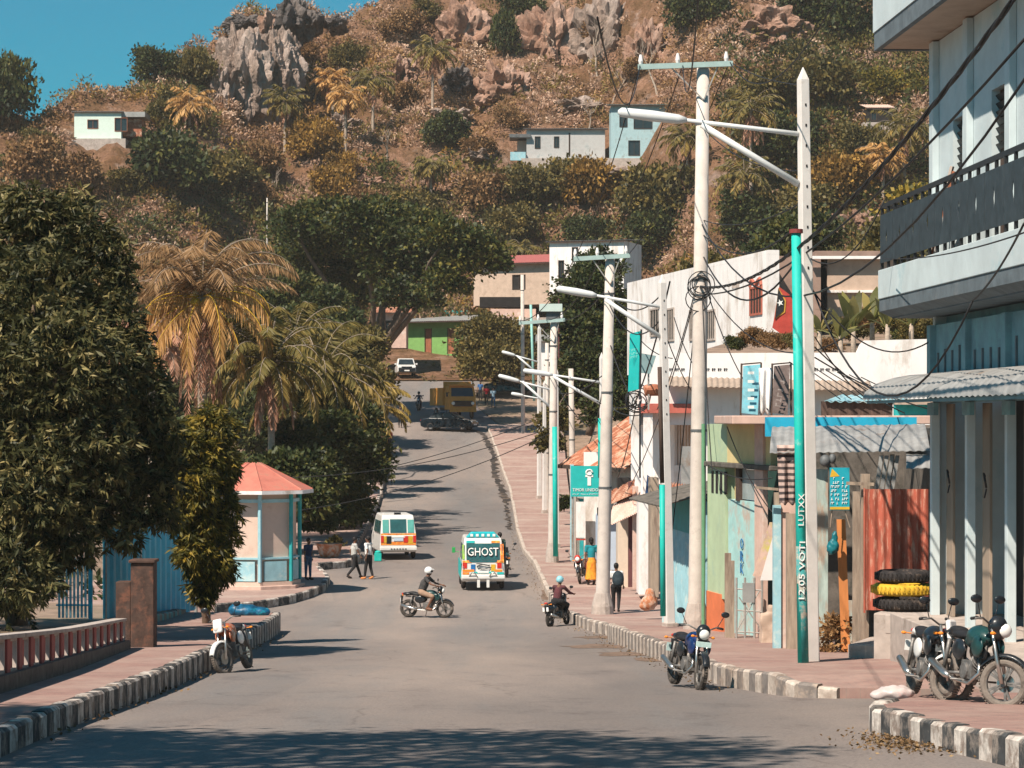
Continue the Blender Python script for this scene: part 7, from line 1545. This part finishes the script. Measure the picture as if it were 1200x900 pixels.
        for y in (-.74,.62): rp('tail_light',y,y+.12,.72,1.0,m_tl,.03)
        g=MB(); g.box(-2.02,-1.93,-.78,.78,.38,.54); g.build('bumper',m_vw,o,bevel=.03); g=MB(); 
        for k in range(6): g.cbox((-2.03,-.3+k*.12,.44),(.02,.06,.05))
        g.build('bumper_slot',m_blk,o)
        g=MB(); g.box(-1.55,-1.4,-.14,.14,1.87,1.95); g.build('roof_light',m_blk,o)
        for s in (1,-1): g=MB(); g.tube([(1.25,s*.78,1.15),(1.25,s*.95,1.2)],.015,5); g.cbox((1.22,s*.98,1.22),(.06,.12,.22)); g.build('mirror',m_blk,o,bevel=.01)
    for s in (1,-1):
        for x0,x1 in ((-1.6,-.75),(-.65,.2),(.3,.95)):
            ya=s*(W/2-ins(1.1)); yb=s*(W/2-ins(1.6)); panel(o,'side_window',[(x0,ya,1.1),(x1,ya,1.1),(x1-.08*(x1>.9),yb,1.6),(x0+.05,yb,1.6)],m_vg,.012,(0,s,0))
    panel(o,'windscreen',[(1.58,-.62,1.08),(1.58,.62,1.08),(1.08,.58,1.72),(1.08,-.58,1.72)],m_vg,.012,(.7,0,.7))
    return o
HD=math.radians(90+2.7)
van('white painted minibus with GHOST lettering across its rear window',gb(564,93.5,-.035),HD,'ghost')
van('white minibus with an orange decorated tail driving up the left side',gb(461.5,109.3,-.035),HD+.1,'orange')
g=MB(); g.cbox((0,0,.16),(.3,.3,.32)); g.ball((0,0,.36),(.14,.14,.08)); o=g.build('water_container',m_pipe,bevel=.04); o.location=gb(443,106.8,-.03); tag(o,'teal water container on the road at the rear corner of the left minibus','container')
# yellow truck facing the viewer
tr=empty('truck',gb(533,206,-.03),D(-90+16),'old yellow dump truck facing downhill behind the dark car','truck'); W=2.2
carbody(tr,[(.9,.75),(.9,2.62),(2.1,2.62),(2.42,1.75),(2.5,1.2),(2.5,.75)],W,m_yt,lambda z:0 if z<1.7 else (z-1.7)*.08,'cab')
panel(tr,'windscreen',[(2.40,-.92,1.80),(2.40,.92,1.80),(2.14,.86,2.48),(2.14,-.86,2.48)],m_glass,.02,(.95,0,.3))
g=MB(); g.box(2.5,2.54,-.8,.8,1.0,1.45); g.build('grille',m_blk,tr)
for s in (1,-1): g=MB(); g.tube([(2.5,s*.8,1.25),(2.58,s*.8,1.25)],.13,14); g.build('headlight',m_len,tr); g=MB(); g.cbox((2.3,s*1.25,1.95),(.06,.16,.34)); g.tube([(2.3,s*1.05,2.1),(2.3,s*1.25,2.1)],.02,5); g.build('mirror',m_blk,tr)
g=MB(); g.box(2.5,2.62,-1.1,1.1,.55,.85); g.build('bumper',m_yt,tr,bevel=.03); g=MB(); g.box(2.0,2.3,-1.05,1.05,2.63,2.78); g.build('sun_visor',m_yt,tr,bevel=.02)
g=MB(); g.box(-3.4,.75,-1.22,1.22,1.1,1.2); g.box(-3.4,.75,-1.22,-1.14,1.2,2.5); g.box(-3.4,.75,1.14,1.22,1.2,2.5); g.box(.67,.75,-1.14,1.14,1.2,3.0); g.box(-3.4,-3.32,-1.14,1.14,1.2,2.4); bd=g.build('tipper_body',m_yt,tr,bevel=.01)
g=MB()
for k in range(6): g.box(-3.2+k*.75,-3.1+k*.75,1.221,1.28,1.15,2.5); 
g.build('stiffening_rib',m_yt,bd); g=MB(); g.box(-3.3,2.3,-.4,.4,.7,.95); g.build('chassis',m_blk,tr)
for x in (1.7,-2.3):
    for y in (.95,-.95): vwheel(tr,x,y,.46)
# dark car crossing
def saloon(label,loc,rz,m):
    o=empty('car',loc,rz,label,'car'); W=1.68
    carbody(o,[(-2.1,.35),(-2.15,.75),(-1.95,.92),(-1.4,.98),(1.0,.93),(1.9,.82),(2.1,.6),(2.08,.32),(1.7,.22),(-1.8,.22)],W,m,lambda z:.0 if z<.8 else .04)
    c=carbody(o,[(-1.55,.95),(-1.0,1.40),(.2,1.42),(1.0,.92)],W-.1,m,lambda z:max(0,(z-.92)*.3),'roof',.04)
    for s in (1,-1):
        y=s*(W/2-.05); 
        for x0,x1,x2,x3 in ((-1.2,-.35,-.4,-.85),(-.28,.72,.22,-.3)): panel(o,'side_window',[(x0,y-.0,.98),(x1,y,.98),(x2,y-s*.12,1.34),(x3,y-s*.12,1.34)],m_glass,.02,(0,s,0))
        g=MB(); g.cbox((.75,s*.92,1.0),(.12,.14,.1)); g.build('mirror',m,o,bevel=.01)
        g=MB(); g.ball((2.0,s*.6,.66),(.1,.2,.08),10,7); g.build('headlight',m_len,o,smooth=True); g=MB(); g.cbox((-2.12,s*.62,.78),(.05,.3,.12)); g.build('tail_light',m_tl,o,bevel=.01)
        for x in (-1.3,1.32): vwheel(o,x,s*(W/2-.08),.31)
    panel(o,'windscreen',[(.98,-.68,.98),(.98,.68,.98),(.28,.58,1.38),(.28,-.58,1.38)],m_glass,.02,(.6,0,.8)); panel(o,'rear_window',[(-1.5,-.66,1.0),(-1.5,.66,1.0),(-1.05,.56,1.36),(-1.05,-.56,1.36)],m_glass,.02,(-.6,0,.8))
    g=MB(); g.box(2.06,2.12,-.35,.35,.42,.52); g.build('number_plate',m_ink,o); return o
saloon('dark blue car crossing the road in the shade in front of the yellow truck',gb(527,198,-.03),D(-18),m_navy)
saloon('dark car parked under the brownish tree at the top right of the road',gb(596,226,.05),D(-5),m_navy)
# white pickup at the top
pk=empty('pickup_truck',Vector((X_(475,246),246,tz(X_(475,246),246)+.02)),D(-84),'white pickup with a dark windscreen coming over the crest on the left','pickup'); W=1.75
carbody(pk,[(-2.4,.45),(-2.4,1.0),(-.6,1.02),(-.5,1.72),(.75,1.74),(1.3,1.1),(2.3,1.0),(2.4,.5),(2.3,.38),(-2.3,.38)],W,m_vw,lambda z:0 if z<1.05 else (z-1.05)*.2)
panel(pk,'windscreen',[(1.28,-.76,1.14),(1.28,.76,1.14),(.82,.64,1.66),(.82,-.64,1.66)],m_glass,.02,(.75,0,.6))
g=MB(); g.box(2.38,2.46,-.8,.8,.4,.78); g.build('bumper',m_blk,pk,bevel=.02); g=MB(); g.box(2.4,2.43,-.5,.5,.8,.95); g.build('grille',m_blk,pk); g=MB(); g.box(2.461,2.48,-.24,.24,.5,.62); g.build('number_plate',m_ink,pk)
for s in (1,-1):
    g=MB(); g.cbox((2.38,s*.68,.88),(.08,.25,.14)); g.build('headlight',m_len,pk,bevel=.02); g=MB(); g.cbox((1.1,s*1.0,1.2),(.08,.2,.16)); g.build('mirror',m_vw,pk,bevel=.02)
    for x in (-1.5,1.55): vwheel(pk,x,s*.78,.36)
# ---------------------------------------------------------------- light, sky, camera
Ld=Vector((1,1.3,-2.0)).normalized()
s=bpy.data.lights.new('sun','SUN'); s.energy=4.6; s.angle=math.radians(.55); s.color=(1,.87,.74)
so=bpy.data.objects.new('sun',s); COL.objects.link(so); so.rotation_euler=Ld.to_track_quat('-Z','Y').to_euler()
w=bpy.data.worlds.new('World'); SC.world=w; w.use_nodes=True; N=w.node_tree.nodes; L=w.node_tree.links
sk=N.new('ShaderNodeTexSky'); sk.sky_type='NISHITA'; sk.sun_disc=False; sk.sun_elevation=math.asin(-Ld.z); sk.sun_rotation=math.atan2(-Ld.x,-Ld.y); sk.air_density=1.0; sk.dust_density=.6; sk.ozone_density=2.0
mx=N.new('ShaderNodeMix'); mx.data_type='RGBA'; mx.blend_type='MULTIPLY'; mx.inputs[0].default_value=1; mx.inputs[7].default_value=(.065,.56,.64,1)
L.new(sk.outputs[0],mx.inputs[6]); L.new(mx.outputs[2],N['Background'].inputs[0]); N['Background'].inputs[1].default_value=.075
hz=MB(); hz.box(-1000,1000,-60,640,-26,130); ho=hz.build('haze',None); ho['kind']='stuff'
hm=bpy.data.materials.new('thin_air'); hm.use_nodes=True; nn=hm.node_tree.nodes; nn.remove(nn['Principled BSDF']); pv=nn.new('ShaderNodeVolumePrincipled'); pv.inputs['Color'].default_value=(.98,.9,.82,1); pv.inputs['Density'].default_value=.00017; pv.inputs['Anisotropy'].default_value=0.0; hm.node_tree.links.new(pv.outputs[0],nn['Material Output'].inputs['Volume']); ho.data.materials.clear(); ho.data.materials.append(hm)
cam=bpy.data.cameras.new('camera'); co=bpy.data.objects.new('camera',cam); COL.objects.link(co); SC.camera=co
co.location=(0,0,0); co.rotation_euler=(math.radians(90),0,0); cam.sensor_width=36; cam.sensor_fit='HORIZONTAL'; cam.lens=90; cam.shift_y=-40/1200*-1; cam.clip_start=.5; cam.clip_end=6000
SC.view_settings.view_transform='Standard'; SC.view_settings.look='None'; SC.view_settings.exposure=.82; SC.view_settings.gamma=1; SC.view_settings.use_curve_mapping=False
